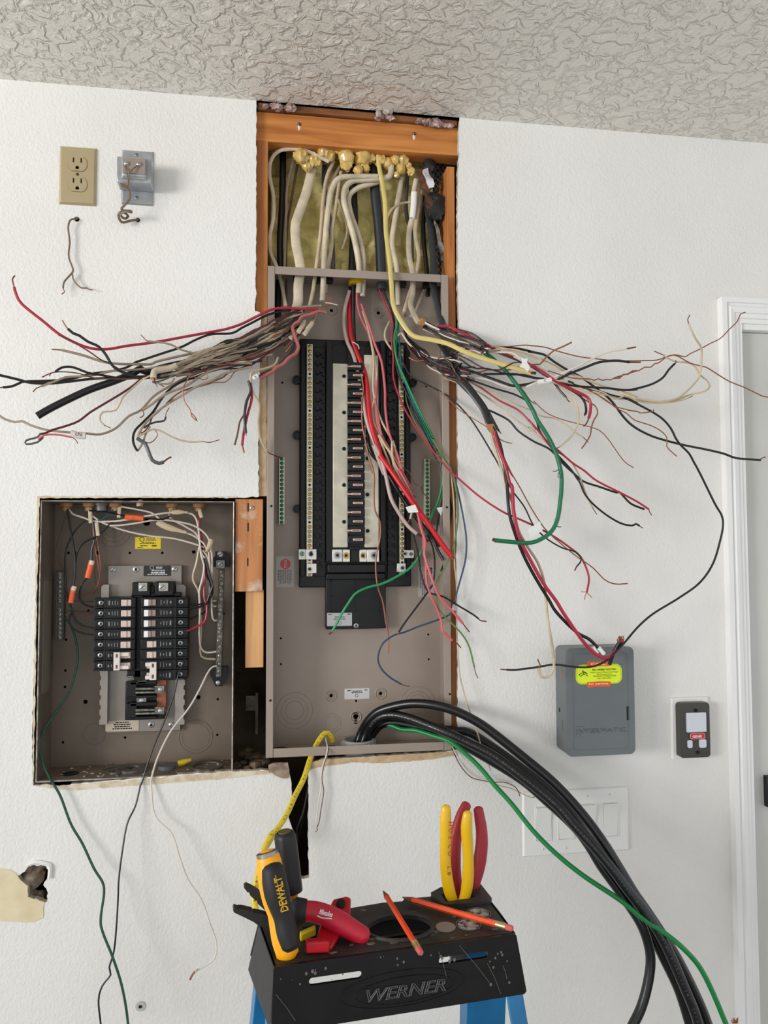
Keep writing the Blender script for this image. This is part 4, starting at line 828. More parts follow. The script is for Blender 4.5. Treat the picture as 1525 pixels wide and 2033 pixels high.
o = LW('black', 13.5, 'C 470,480,8 300,600,30 100,690,45 B 1200,600 900,660 500,720 200,790 A 1400,960 1300,1015 1130,1085 900,1165 700,1255 500,1355 370,1430', (0, 50, 90, 110), 'thick black cable of the left bunch pointing down to the left', name='power_cable', cat='cable', n=16)
LW('maroon', 4.2, 'B 700,770 300,860 A 1450,1030 1320,1130 1200,1210 1050,1300 900,1390 780,1480 650,1530 520,1568 450,1600 400,1608', (80, 108, 118), 'dark maroon wire descending left to a small hooked loop')
LW('grey', 3.8, 'A 402,1600 370,1640 260,1672 238,1690 262,1710 370,1690 430,1640', 119, 'dark grey hairpin loop of wire at the lower left')
LW('pink', 3.6, 'A 380,1662 440,1620 520,1612 620,1622 705,1640', 121, 'short pink wire beside the grey hairpin loop', tip='A 745,1660 775,1705')
o = LW('tan', 4.4, 'B 1450,620 1200,660 950,720 750,790 600,850 450,925 280,1030 150,1170 A 1280,1430 1150,1550 1000,1610 850,1602 600,1585 450,1565 300,1520 220,1480 150,1490 50,1462 0,1430 -60,1400', (40, 80, 112, 120), 'long tan wire along the bottom of the left bunch, with a white marker sleeve')
wtag(o, 'A 705,1600 780,1622 850,1625', 124, mat('cloudy_sleeve', (206, 198, 190), .5), 13, mark='LN')
LW('cream', 3.4, 'B 300,800 A 1450,1050 1420,1062 1320,1150 1222,1240 1150,1370 1020,1390 990,1450 1000,1490 1038,1522', (110, 120), 'cream wire with two sharp bends hanging under the left bunch', tip='A 1100,1550')
LW('tan', 5, 'B 1250,690 900,760 750,830 600,930 400,1010 260,1110 165,1172', (50, 90, 116), 'tan wire of the left bunch ending in a curled red-brown tip', tip='B 178,1205 165,1235 138,1245')
LW('black', 4.6, 'B 1350,680 900,770 700,842 550,892 430,970 340,1080 270,1190 170,1292 92,1372 70,1450 82,1520 112,1575', (40, 90, 120), 'black wire curving down to the lowest loop of the left bunch')
LW('tan', 4.4, 'B 1250,740 1000,800 850,880 700,940 550,1030 400,1120 280,1212 180,1320 132,1400 118,1455', (60, 95, 116), 'tan wire running down beside the black one to the lowest loop')
LW('brown', 3, 'B 1050,770 950,850 800,912 650,950 520,1000 430,1080 350,1162 300,1205 260,1250 240,1305 200,1372 150,1402', (65, 110), 'thin kinked dark wire above the lowest loop of the left bunch', wob=.0015)
LW('copper', 2.2, 'B 640,820 600,890 566,960 580,1080 640,1170 652,1230 710,1280 680,1232 640,1190', 108, 'bare copper wire dangling to a small hook under the left bunch')
LW('copper', 2, 'B 1180,760 1080,790 1040,850 980,895 900,895 810,916 600,975 520,1000 430,1092', (60, 105), 'thin bare copper wire wandering along the underside of the left bunch')
LW('copper', 1.8, 'B 650,830 740,860 790,868 815,840 800,815', 98, 'tiny bare copper curl under the middle of the left bunch')
LW('grey', 7, 'B 110,1450 150,1475 190,1500 222,1580 262,1670 330,1698 375,1685', 124, 'twisted dark grey pair at the bottom of the left bunch', tip='B 405,1660 450,1635', wob=.0008)
LW('cream', 3.4, 'B 120,1440 180,1400 280,1360 370,1390 450,1432 550,1472 650,1486 755,1481', 122, 'cream wire reaching right from the lowest loop of the left bunch', tip='B 830,1492 930,1465')
LW('dgrey', 3.6, 'B 180,1350 230,1312 300,1290 380,1276 395,1235', 121, 'short dark grey wire with an upturned brown tip, above the lowest loop', tip='B 400,1200 430,1148')
LW('copper', 2, 'B 290,1372 315,1410 290,1460 240,1496 200,1490', 120, 'round bare copper curl beside the lowest loop')
LW('tan', 4, 'B 112,1582 165,1500 200,1400 240,1330', 118, 'tan wire forming the right side of the lowest loop')
LW('tan', 3.8, 'B 1250,710 1150,704 1050,704 900,668 700,612 550,572 450,522 350,500 215,488', (60, 105), 'tan wire lying across the top of the left bunch', tip='B 188,465 150,425')
LW('tan', 3.4, 'B 1300,560 1150,590 1040,610 960,660 800,710 640,760', (55, 90), 'tan wire dipping through the middle of the left bunch')
LW('grey', 3.4, 'B 480,820 400,860 330,885 262,890', 112, 'grey wire hooked under the cut cream cable end', tip='B 300,915 310,940')
LW('tan', 3.8, 'B 480,850 450,900 380,912 300,900 270,880', 110, 'pale grey-brown wire curling beneath the cut cream cable end', tip='B 380,940')
o = LW('sheath', 12, 'B 500,730 420,762 330,775 280,790 272,860', (100, 124), 'cut cream cable end with bare copper showing, middle of the left bunch', name='power_cable', cat='cable', tip='B 280,880', tw=8)
wire('tan', 5, 'C 790,235 700,240 560,252 440,262', (-5, 5), 'greyish cable end lying under the long red wire, inside the panel', group=GL)
# dense body of the bunch
rd = random.Random(11); ccs = ['tan', 'drab', 'cream', 'black', 'tan', 'brown', 'black', 'tan', 'drab', 'maroon', 'copper', 'dgrey']
for i in range(46):
    c = ccs[i % len(ccs)]; t = rd.uniform(-1, 1); u = rd.uniform(-1, 1); e = rd.choice((0, 0, 1, 1, 2))
    P = [(C_ := 590 + 14*u, 640 + 28*t, 4 + rd.uniform(0, 10)), (548 + 6*u, 665 + 32*t + rd.uniform(-6, 6), 24 + rd.uniform(0, 14)), (500, 690 + 30*t + rd.uniform(-8, 8), 45 + rd.uniform(-8, 12)), (450, 702 + 22*t + rd.uniform(-9, 9), 65 + rd.uniform(-10, 14)), (400, 718 + 17*t + rd.uniform(-7, 7), 80 + rd.uniform(-10, 14))]
    if e: P += [(350, 735 + 14*t + rd.uniform(-5, 5), 92 + rd.uniform(-10, 12))]
    if e > 1: P += [(305, 745 + 8*t, 100 + rd.uniform(-8, 10))]
    wire(c, rd.uniform(3.2, 6) if c != 'copper' else 2.2, ' '.join('%.1f,%.1f,%.1f' % p for p in P), 50, 'drab wires packed in the thick middle of the left bunch', group='drab wires packed in the left bunch', wob=.003)
for i, (x, y, x2, y2) in enumerate(((470, 480, 400, 570), (560, 470, 480, 560), (620, 380, 560, 500), (700, 400, 620, 520))):
    wire('sheath', 9, 'C %d,%d %d,%d %d,%d' % (x, y, (x+x2)/2+8, (y+y2)/2, x2, y2), (6, 26), 'split cream cable jacket where the left bunch begins, ' + ['lowest', 'second lowest', 'above the salmon wire bend', 'rightmost'][i], group='split jackets of the left bunch', name='cable_jacket', cat='cable', flat=.5, wob=.003)
for i in range(16):
    t = i/15.; wire(['tan', 'drab', 'brown', 'cream', 'copper'][i % 5], 3.2, 'C %.0f,%.0f,-8 %.0f,%.0f,8 %.0f,%.0f,14 %.0f,%.0f,22' % (640+150*t, 440-180*t+rd.uniform(-20, 20), 600+60*t, 470-50*t+rd.uniform(-30, 30), 540-20*t, 480+120*(1-t), 450-60*t, 560+180*(1-t)-60*t), 5, 'short frayed wires where the left bunch leaves the panel', group='frayed wires at the root of the left bunch', wob=.004)
LW('salmon', 6.5, 'C 840,300 760,288 690,320 600,342 560,392 512,420 508,480 540,560 562,640 545,700 450,770 380,832 300,890 180,955', (10, 30, 60), 'salmon pink wire with melted lumps, hanging at the root of the left bunch', wob=.0028, taper=1.15)
LW('dgrey', 6, 'C 520,600 490,690 400,800 300,872 150,935', (30, 58), 'dark grey wire beside the salmon one at the root of the left bunch')
o = LW('red', 5, 'B 1235,900 1250,1050 1212,1200 1182,1330 1165,1430 1155,1520', (66, 74), 'short frayed red wire hanging straight down left of the new panel', tip='B 1165,1560 1172,1595', tw=4)
LW('dgrey', 5.4, 'B 1215,880 1240,980 1200,1080 1180,1200 1182,1300 1190,1400', (70, 80), 'dark grey wire wound with the hanging red one', tip='B 1195,1420')
LW('brown', 3.6, 'B 1190,1180 1165,1230 1130,1290 1110,1400 1080,1518', (76, 82), 'brown wire tail hanging left of the frayed red wire')
o = LW('cream', 5, 'B 1510,650 1480,720 1380,760 1262,790 1238,850 1262,1000 1322,1110 1318,1300 1332,1440 1400,1580', (30, 62, 45, 10), 'long cream wire hanging down beside the left flange to the green ground bar', tip='B 1450,1610 X 158,118,-60')
k_ = wtag(LW('white', 4, 'C 175,905 150,940 110,965', 66, 'white wire end with a marker flag near the left flange'), 'C 160,930 110,960', 68, M_WHT, 9, mark='A')
LW('white2', 2, 'C 830,205 880,210 950,228', 8, 'tiny bright wire scrap shining inside the panel above the left bunch')
for i, (x, y) in enumerate(((848, 150), (870, 170), (860, 190), (835, 200), (882, 150))): wire('copper', 2.2, 'C %d,%d %d,%d %d,%d' % (x, y, x+18, y+22, x-8, y+50), -12, 'frayed copper strands inside the panel top left', group='frayed copper strands', wob=.004)
# ---- the right bunch
GR = 'wires of the right bunch'
def RW(*a, **k): return wire(*a, group=GR, **k)
RW('white2', 4.4, 'D 395,290 470,330 560,372 700,420 850,480 950,530 1100,590 1280,640 E 340,352 450,402 600,470 740,530 840,600 868,628', (12, 60, 95), 'white wire of the right bunch that passes under the forked white marker')
RW('red', 6, 'D 540,345 640,338 750,388 850,430 950,488 1050,530 1150,590 1300,650 1390,690 E 420,400 600,500 720,590 850,650 950,700 1030,742 1062,800 1062,880 1045,950', (10, 60, 100, 115), 'thick red wire of the right bunch curving down to a bare tip', tip='E 1025,1000 995,1033')
RW('black', 4.8, 'D 640,640 750,592 850,562 950,545 1080,540 1200,548 1350,562 1525,602 E 450,290 600,320 700,390 830,470 980,550 1100,640 1230,740 1310,830 F 100,1150 200,1240 350,1320 500,1370 700,1420 900,1460 1080,1502 1200,1545 1350,1560 1450,1568', (36, 100, 120), 'black wire of the right bunch ending over the door casing', tip='F 1460,1550 1500,1537')
RW('black', 4.6, 'D 560,350 700,365 850,400 930,440 1050,530 1150,600 1300,660 1400,700 E 480,440 600,520 700,600 760,680 820,742', (10, 70, 112), 'black wire arching over the right bunch and ending short near its middle', tip='E 835,770 858,790')
RW('white', 4.2, 'D 190,410 260,512 350,582 480,642 600,662 720,632 850,602 1000,596 1200,598 1300,612 1400,690', (-20, 30, 92), 'white wire swinging low inside the panel and ending at the forked marker')
RW('cream', 4.2, 'D 1080,545 E 100,240 250,270 420,310 560,362 700,430 820,492 960,545 1100,600 1250,650 1400,695 1525,740 F 60,890 200,950 400,982 600,965 700,900 800,800 850,720 865,560 862,450 810,370 760,270 738,212', (60, 100, 125, 135), 'cream wire making the large upright loop at the right', tip='F 728,170 750,126')
RW('cream', 4, 'E 700,570 880,622 1000,690 1200,715 1400,765 F 100,900 250,970 450,1002 600,972 750,920 900,882 945,832 912,770 850,722 810,650 740,602 620,592 540,562 488,525', (100, 115, 130), 'cream wire folding back on itself beside the upright loop', tip='F 440,505 395,485')
RW('cream', 3.2, 'E 900,600 1050,650 1200,700 1300,760 F 120,930 200,975 350,1000 550,996 680,968 720,957', (106, 124), 'thin cream wire ending in a dark tip under the loops at the right', tip='F 780,930')
RW('white2', 4.8, 'D 430,680 560,740 700,800 900,842 1050,872 1200,930 1300,950 1420,932 1525,892 E 430,640 540,592 680,552 800,500 950,430 1100,350 1250,290 1420,262', (10, 80, 122), 'white wire of the right bunch rising to a bright copper end', tip='E 1512,246', tw=3.4)
m_ = bpy.data.objects[-1] if False else None
o = RW('black', 5.4, 'D 760,742 900,792 1040,842 1150,882 1270,925 E 320,628 430,615 540,592 700,582 850,512 1000,452 1150,396 1320,380 1450,396', (40, 90, 124), 'black wire of the right bunch rising beside the white one, bare copper end', tip='E 1560,396', tw=3.4)
wtag(o, 'E 545,592 610,585 672,570', 128, M_WHT, 11, mark='C')
RW('black', 4.6, 'D 1000,812 1300,812 E 350,520 500,550 680,582 900,630 1100,645 1250,655 1400,672 1525,665 F 150,872 250,850 380,810 480,750 540,670 600,610', (80, 110, 130), 'black wire bending up to a tiny hook below the folded cream wire', tip='F 612,598 605,578')
LB = RW('black', 4.4, 'E 840,582 1000,650 1150,682 1280,725 1400,752 1525,802 F 120,952 250,1022 380,1092 480,1160 560,1252 610,1352 660,1420 740,1500 790,1590 850,1700 R 1250,0 1285,60 1292,110 1280,180 1240,310 1170,410 1060,490 930,570 850,640 780,722 740,762 690,812 620,842 540,846 420,833 330,846 220,860 172,859', (100, 125, 115, 100, 85), 'long black wire sweeping round the right side to the grey box and beyond it', tip='R 140,857', tw=3)
RW('copper', 2.4, 'D 700,600 900,560 1100,542 1250,540 1400,526 1525,536 E 400,225 600,245 750,290 950,340 1150,365 1300,380 F 160,582 300,580 420,575 520,540 600,521 700,541 750,512 850,465 950,410 1050,360 1150,260 1220,190 1250,120 1300,101', (40, 100, 130), 'bare copper wire reaching highest over the door casing')
RW('copper', 2.6, 'E 640,480 830,540 950,560 1050,560 1100,575 1140,560 1180,575 1230,565 1260,571 1310,550 1350,555 1390,520 1440,515 1480,485 1525,482 F 0,750 40,752 90,716 130,715 180,681 240,681 300,645 360,645 400,610 440,602 500,556 560,530 620,532 750,602 870,636 920,650 1050,732 1150,790 1300,850 1480,935 1570,935', (95, 125, 135), 'wavy bare copper wire that runs out of the picture across the door casing')
RW('copper', 3.4, 'D 260,650 330,685 400,680 520,692 650,772 850,800 980,792 1040,772 1250,772 1350,742 1525,716 E 560,416 620,350 700,280 790,240 878,197', (0, 50, 118), 'reddish bare copper wire rising from the middle of the right bunch')
RW('green', 8.6, 'D 900,480 980,580 1080,650 1200,762 1300,882 1400,1022 1490,1172 1530,1262 E 650,1150 720,1300 762,1450 776,1550 772,1690 H 840,290 822,420 782,510 700,570 620,590 500,582 405,572', (30, 105, 118, 124), 'thick dark green wire curving down and back to the left', tip='H 392,565', tw=7, n=14)
for i, (s_) in enumerate(('E 745,1460 715,1480 690,1475', 'E 745,1490 740,1530 748,1545', 'H 810,480 830,484 842,484')): wire('green', 2, s_, 122, 'frayed sliver of green insulation on the thick green wire', group='frayed green slivers', name='insulation_sliver', cat='insulation')
RW('red', 4, 'D 640,812 800,862 950,932 1150,1072 1330,1162 1430,1252 1525,1362 E 450,970 530,1060 640,1190 730,1262 880,1392 1000,1472 1150,1562 H 1080,182 1250,268 1350,322 1420,368', (25, 100, 118), 'red wire of the right bunch running down to the lower right', tip='H 1424,385 1440,408')
RW('black', 4, 'D 740,830 900,882 1100,952 1300,1012 1420,1072 E 420,772 500,882 530,980 560,1080 650,1212 750,1332 870,1462 930,1552 H 965,190 1000,270 1060,340 1150,412 1240,462 1310,476 1335,464 1358,478', (40, 100, 118), 'black wire ending in a small bent hook at the lower right', tip='H 1380,492')
RW('black', 4.4, 'D 720,870 800,952 1000,1142 1100,1192 1250,1272 1350,1382 1525,1502 E 500,1182 660,1262 790,1402 900,1502 1000,1582 1150,1632 1320,1690 H 1230,258 1300,330 1390,368', (30, 95, 112), 'black wire of the right bunch ending just below the red one at the lower right')
RW('cream', 3.2, 'D 600,850 720,892 850,942 1000,1022 1170,1142 1300,1252 1525,1402 E 450,1040 600,1172 700,1262 850,1362 920,1462 970,1562 H 990,222 1020,300 1050,358', (20, 90, 108), 'thin cream wire ending between the two lower black wires', tip='H 1064,380 1078,402')
RW('cream', 2.8, 'D 800,870 900,902 1100,992 1300,1102 1525,1192 E 450,862 580,932 700,952 820,1012 900,1082 988,1140', (40, 110), 'thin cream wire with a dark tip crossing behind the cream arc', tip='E 1010,1160 1040,1192')
RW('copper', 2, 'D 1350,930 1400,980 1470,1082 1525,1112 E 500,782 570,852 650,912 800,970 1000,1022 1150,1072 1240,1162 1310,1262 1400,1382 1490,1443', (85, 120), 'thin bare copper wire straggling down between the wire groups at the right')
RW('cream', 4, 'E 600,540 700,600 850,690 910,782 942,900 935,1012 880,1120 810,1190 752,1238', (100, 122), 'cream wire curving down in an arc across the thick green wire', tip='E 735,1245 708,1256')
RW('black', 5.2, 'E 680,580 850,660 960,732 1008,800 1020,880 1008,915', (96, 110), 'short black wire bending down behind the thick red one', tip='E 1003,930')
RW('copper', 3, 'E 960,740 1060,800 1112,832 1134,900 1092,980 1070,1052 1060,1122 1020,1190 976,1252', (105, 122), 'bare copper wire bending down just right of the thick red wire')
RW('copper', 2.2, 'E 950,620 1100,700 1280,820 1400,860 1525,886 F 130,1070 230,1085 262,1100 380,1086', (104, 128), 'thin bare copper wire ending in a small hook against the long black wire', tip='F 392,1075 383,1063')
RW('copper', 2.4, 'E 1000,650 1200,760 F 20,1052 120,1102 200,1170 350,1220 450,1270 520,1342 520,1430 562,1480 620,1530', (104, 126), 'bare copper wire with a kinked end at the far right, crossed by the black wire')
RW('cream', 3.4, 'D 960,620 1100,575 1300,570 1525,640 E 500,330 600,390 760,470', (60, 96), 'cream wire tucked behind the upper black wires of the right bunch')
RW('maroon', 3, 'D 700,600 850,670 1000,752 1150,772 1300,700 1400,702', (50, 92), 'thin dark maroon wire over the yellow cable')
RW('black', 3.6, 'D 760,660 900,750 1040,760 1250,815 1400,820 1525,852 E 500,545 600,560', (60, 100), 'black wire just under the yellow cable at the right')
RW('pink', 2.6, 'D 560,800 700,822 800,852', (25, 50), 'short pink wire glimpse at the right flange')
m_ = RW('white', 3.6, 'D 1300,640 1390,690 1420,740', 104, 'white stub holding the forked marker')
k = MB(); w_ = 'E 375,345 405,365 440,352 430,395 462,440 440,492 400,455 355,440 385,400'; k.wplate(wpoly(w_, .108), [], .1085, .107); k.build('forked_marker', M_WHT, m_)
rd = random.Random(5); GD = 'dark wires packed at the root of the right bunch'
for i in range(22):
    u = rd.uniform(-1, 1); v = rd.uniform(-1, 1); c = ['black', 'black', 'dgrey', 'white', 'brown', 'black', 'maroon', 'drab'][i % 8]
    wire(c, rd.uniform(3, 5), 'D %.0f,%.0f,0 %.0f,%.0f,22 %.0f,%.0f,42 %.0f,%.0f,62 %.0f,%.0f,80' % (420+20*u, 330+40*v, 560, 400+40*v, 700, 455+55*v+8*u, 850, 500+55*v, 1010 + 40*u, 560+50*v), 40, 'dark wires packed where the right bunch crosses the flange', group=GD, wob=.003)
for i in range(14):
    v = rd.uniform(-1, 1); c = ['black', 'dgrey', 'brown', 'black', 'white', 'black', 'maroon'][i % 7]
    wire(c, rd.uniform(2.6, 4), 'D %.0f,%.0f,-30 %.0f,%.0f,-10 %.0f,%.0f,15 %.0f,%.0f,35 %.0f,%.0f,60' % (230+20*v, 430+60*v, 300+30*v, 550+60*rd.uniform(-1, 1), 450, 670+60*rd.uniform(-1, 1), 620, 740+90*rd.uniform(-1, 1), 850+70*v, 800+130*rd.uniform(-1, 1)), 40, 'fine wires fanning out of the panel under the right bunch', group='fine wires under the right bunch', wob=.003)
k = MB()
for i in range(14): k.ball(U(780+0*i+rd.uniform(50, 62), 638 + rd.uniform(-5, 8), .014), .0045, 6, .9, (rd.uniform(.6, 1.5), .5, rd.uniform(.4, 1.2)), i)
tag(k.build('torn_paper_wrap', mat('brown_kraft', (168, 120, 78), .85)), 'torn brown paper wrap at the end of a cream cable, root of the right bunch', 'paper')
# flat black sheathed cable to the grey box and its conductors
SW = wire('dgrey', 16, 'D 560,480,-10 650,620,14 705,740 770,860 850,950 950,1080 1010,1170 1062,1305', (0, 60, 88), 'wide black flat cable sheath hanging over the right side of the opening', name='power_cable', cat='cable', flat=.45)
k = MB(); k.wplate(wpoly('D 1060,1180 1180,1410 1170,1425 1062,1310', .088), [], .089, .087); k.build('split_jacket', wmat('dgrey'), SW, smooth=False)
k = MB(); k.wplate(rough_line(wpoly('D 1020,1300 1100,1310 1135,1380 1140,1410 1100,1420 1060,1380', .092), .002, .004, 8), [], .093, .089); k.build('paper_filler', mat('brown_kraft', (168, 120, 78)), SW, smooth=False)
GB = 'conductors of the black sheathed cable'
wire('black', 6.8, 'D 1090,1330 E 160,1200 205,1400 235,1600 H 488,200 500,380 540,530 600,680 680,830 760,960 R 430,562 530,662 600,702 650,752 672,778', (90, 110, 100, 88), 'thick black wire from the split cable down to the grey box', group=GB, n=12)
wire('red', 7.4, 'D 1110,1380 E 120,1150 170,1300 215,1420 260,1600 H 520,220 532,400 570,560 640,702 730,862 810,972 R 470,572 560,702 620,768 665,795 700,795 745,755 772,705', (92, 114, 104, 92), 'thick red wire from the split cable, hooking up at the grey box', group=GB, n=12, taper=1.0)
o = wire('cream', 5.6, 'D 1050,1320 E 80,1130 130,1300 190,1500 H 470,200 520,320 560,500 620,612 690,722 730,842 742,962 R 385,600 410,752 415,850 385,895 350,895 338,850', (86, 104, 96, 90), 'thick cream wire from the split cable curling at its lower end', group=GB, n=12, tip='R 345,835 332,805')
for s_, lab in (('R 618,742 640,775', 'a'), ('R 648,745 676,778', 'b')):
    k = MB(); P = [U(a, b_, .093) for a, b_, _ in parse(s_)]; k.tube(P, .0041, 12); tag(k.build('white_tape_sleeve', M_WHT), 'white tape sleeve round the thick ' + ('red' if lab == 'a' else 'black') + ' wire at the grey box', 'tape', 'tape sleeves at the grey box')
o = wire('black', 7.5, 'R 705,832 715,800 735,755 758,715', (85, 95), 'short thick black wire end with splayed copper strands at the grey box', taper=1.15, n=12)
for i in range(12):
    k = MB(); a = U(*px('R', 757 + rd.uniform(-7, 7), 716), .095); k.tube(catmull([a, U(*px('R', 757+rd.uniform(-16, 20), 704), .097), U(*px('R', 762+rd.uniform(-22, 22), 688+rd.uniform(-4, 12)), .1)]), .0008, 5); k.build('copper_strand', M_COP, o)
wire('black', 3.2, 'H 380,-20 450,110 520,242 600,352 655,465 700,520 762,572 850,622 930,646 968,680 972,712 945,745', (60, 100, 105), 'black wire crossing the sheathed cable wires and running under the blank white tag', tip='H 932,772', tw=3)
wire('dgrey', 3.4, 'D 180,640 270,822 450,922 600,1002 720,1092 860,1242 950,1372 1030,1502 H 400,20', (-45, 10, 60), 'dark thin wire running out of the panel diagonally to the right')
wire('copper', 2, 'D 560,980 650,1062 740,1152 860,1232 960,1292 1050,1352 1150,1452 1230,1490 1285,1500', (10, 60, 90), 'thin bare copper wire hooking past the brown paper of the sheathed cable')
o = wire('red', 4, 'T 905,1375,-55 945,1470,-50 985,1560,-45 D 100,330 90,500 105,650 110,870,-40 190,1100,-25 300,1300,-10 440,1500,5 G 950,240 1080,390 1130,430 H 300,280 450,380 560,430 650,470 720,505 800,550 900,620 970,680 1010,760 1026,830 1012,915', (-30, 30, 85, 105), 'long red wire leaving the right side of the panel, frayed copper at its end')
for s_ in ('H 1012,915 1000,940 998,965', 'H 1012,915 1030,935 1046,950', 'H 1012,915 995,912 975,912'): k = MB(); k.tube([U(a, b_, .105) for a, b_, _ in parse(s_)], .0008, 5); k.build('copper_strand', M_COP, o)
o = wire('copper', 2.6, 'E 120,1130 200,1330 290,1530 H 440,0 510,122 570,222 630,332 690,432 750,512 850,602 950,682 1050,752 1130,832 1200,860 1280,857', (96, 100, 108), 'long bare copper wire ending to the right below the thick green one')
a_, b2_, c_ = (U(*px('H', *q_), .112) for q_ in ((640, 560), (722, 508), (612, 515))); k = MB(); k.obox(a_, b2_-a_, c_-a_ + Vector((.003, 0, .004)), Vector((0, .002, 0))); tag(k.build('wire_tag', M_WHT, smooth=False), 'blank white paper tag folded round the red and black wires', 'tag')
# ---- wires inside the new panel
GI = 'wires hanging inside the new panel'
def IW(*a, **k): return wire(*a, group=GI, **k)
IW('pale', 7.6, 'N 465,130 438,230 425,350 445,470 490,570 525,700 550,830 572,980 602,1090 645,1200 700,1386 G 310,120 380,240 430,420 480,640 560,790 650,920 740,998', (-55, -40, -20, 0), 'thick pale grey-pink wire hanging in the new panel', tip='G 800,1035 855,1075', tw=6, n=14)
IW('bred', 10, 'N 468,150 465,300 475,440 515,560 570,700 590,850 605,1000 630,1110 670,1230 G 380,230 480,370 600,545 720,722 840,882 960,1062 1085,1225', (-62, -48, -28, 10, 25), 'thick bright red wire hanging diagonally in the new panel', tip='G 1095,1250', tw=8, n=16)
IW('black', 8.6, 'N 492,70 490,200 490,330 498,480 520,560 560,680 570,860 G 260,120 370,290 480,450 600,650 720,822 850,982 930,1088', (-52, -62, -40, -5), 'thick black wire partly behind the bright red one', tip='G 965,1125', tw=6, n=14)
o = bpy.data.objects[-1] if False else None
IW('black', 6, 'G 820,960 900,1060 940,1150 1000,1260', (-10, 6), 'short black wire end just past the bright red one')
IW('pink', 4.6, 'N 515,110 518,220 545,320 600,430', (-45, -50), 'short pink wire under the yellow bushing')
IW('pink', 5.2, 'N 545,220 600,372 640,500 685,620 708,800 712,950 735,1100 790,1250 830,1386 G 560,360 620,470 700,640 740,760 775,930 822,1080 812,1200 850,1330 900,1480 960,1620 1080,1752 1195,1888', (-50, -36, -12, 25, 45), 'rose pink wire running the full height of the new panel', tip='G 1230,1935 1262,1975')
IW('pink', 5.2, 'N 560,240 590,400 622,520 650,720 645,880 660,1050 720,1200 790,1350 G 600,440 700,650 760,830 800,1000 812,1180 830,1300 832,1450 870,1590 940,1750 982,1870 992,1960 p 884,1258 898,1272', (-52, -38, -16, 18, 35), 'rose pink wire ending lower, over the right flange', tip='p 908,1278 915,1286')
IW('cream', 4.6, 'N 555,270 600,420 630,600 626,780 640,880 682,1020 750,1150 790,1300 820,1386 G 500,80 500,250 560,380 642,530 692,612', (-48, -30, -8), 'cream wire of the twisted pair, front of the panel centre', tip='G 710,625 722,640')
IW('cream', 4.8, 'N 600,430 640,600 650,740 640,860 612,980 662,1100 740,1222 770,1386 G 360,20 430,132 490,222 512,330 580,450 642,540 690,642 692,762 672,852', (-46, -28, -4), 'cream wire of the twisted pair whose tip hangs over the white tag', tip='G 655,880 640,918', tw=3)
IW('salmon', 4, 'N 640,870 660,990 690,1130 760,1290 G 440,130 520,250 600,390 690,560', (-34, -10), 'salmon wire glimpsed behind the cream pair')
k = MB(); k.wplate(wpoly('G 625,735 720,708 755,785 655,790', .03), [], .031, .030); tag(k.build('wire_tag', M_WHT, smooth=False), 'white tag in front of the thick bright red wire', 'tag')
IW('grey', 3, 'N 640,620 655,760 650,900 660,1100 690,1300', (-44, -30), 'thin grey wire beside the cream pair')
IW('cream', 4.4, 'N 740,340 712,400 710,460 745,520 770,545', (-50, -46), 'cream wire bending behind the green ones at the top of the panel')
IW('black', 4.4, 'T 930,1375,-55 960,1450 1000,1560 N 770,360 775,520 800,700 880,880 980,1080 1060,1280 G 900,100 960,250 1000,420 1060,622 1082,782 1052,1000 1040,1200 980,1372', (-52, -30, 0), 'long black wire down the right side of the new panel')
IW('bgreen', 4.8, 'N 775,240 792,350 772,452 790,600 852,752 950,962 1030,1122 1075,1230 G 930,110 985,240 1002,380 985,540 950,680 892,800 850,932 812,1080 762,1220 680,1330 560,1412 400,1492 250,1532 130,1592 50,1700 0,1780 X 560,1500', (-48, -30, -8, -20), 'bright green wire looping back across the lower black cover', tip='X 535,1522', tw=4)
IW('green', 4.6, 'N 790,260 800,400 785,520 800,640 880,830 970,1030 1060,1220 1110,1386 G 960,200 1020,300', (-50, -34, -14), 'dark green wire beside the bright green one')
IW('teal', 3.4, 'N 800,400 815,560 830,700 900,900 990,1100 1080,1290 1120,1386', (-46, -22), 'thin teal wire among the green ones')
IW('olive', 3.6, 'N 1040,1150 1090,1240 1150,1386 G 900,60 972,192 1062,332 1112,482 1146,700 1140,900 1102,1130 1022,1322 950,1450 922,1552 962,1752 1080,1882 1190,2000 p 932,1285 942,1325', (-15, 15, 20, 40), 'olive green wire looping over the right flange', tip='p 945,1338 949,1346')
IW('cream', 3.2, 'N 1060,1180 1120,1280 G 950,182 1042,292 1082,452 1106,700 1112,1000 1112,1300 1132,1500 p 907,1250 912,1330 920,1370 934,1415 946,1450 962,1500 974,1530', (-12, 12, 20, 35), 'thin tan wire hanging all the way down past the bottom of the right flange')
IW('blue', 3.6, 'G 1060,300 1110,432 1152,600 1202,850 1230,1050 1222,1250 1172,1450 1130,1602 1110,1722 1060,1802 950,1852 750,1922 600,1982 L 960,30 892,80 865,160 882,220 932,272 1000,313', (0, 22, 30, 5, -10), 'blue wire looping over the right flange and back into the panel', tip='L 1020,320 1048,325')
k = MB(); P = [U(*px('G', 1110, 1700), .028), U(*px('G', 1105, 1760), .028)]; k.tube(P, [.003, .0042], 12); tag(k.build('insulator', mat('grey_cap', (196, 196, 196), .4)), 'small pale cap on the right edge of the new panel, by the blue wire', 'cap')
IW('black', 3.4, 'G 960,220 1002,320 1002,520 982,700 952,852 932,990', (-18, -8), 'black wire beside the curled white slip')
IW('black', 3.6, 'G 640,760 700,990 752,1200 782,1400 852,1572 1000,1622 1150,1712 1300,1802 1350,1842', (-25, 20, 40), 'black wire of the crossing pair ending over the right wall', tip='G 1375,1862 1430,1868', tw=2.6)
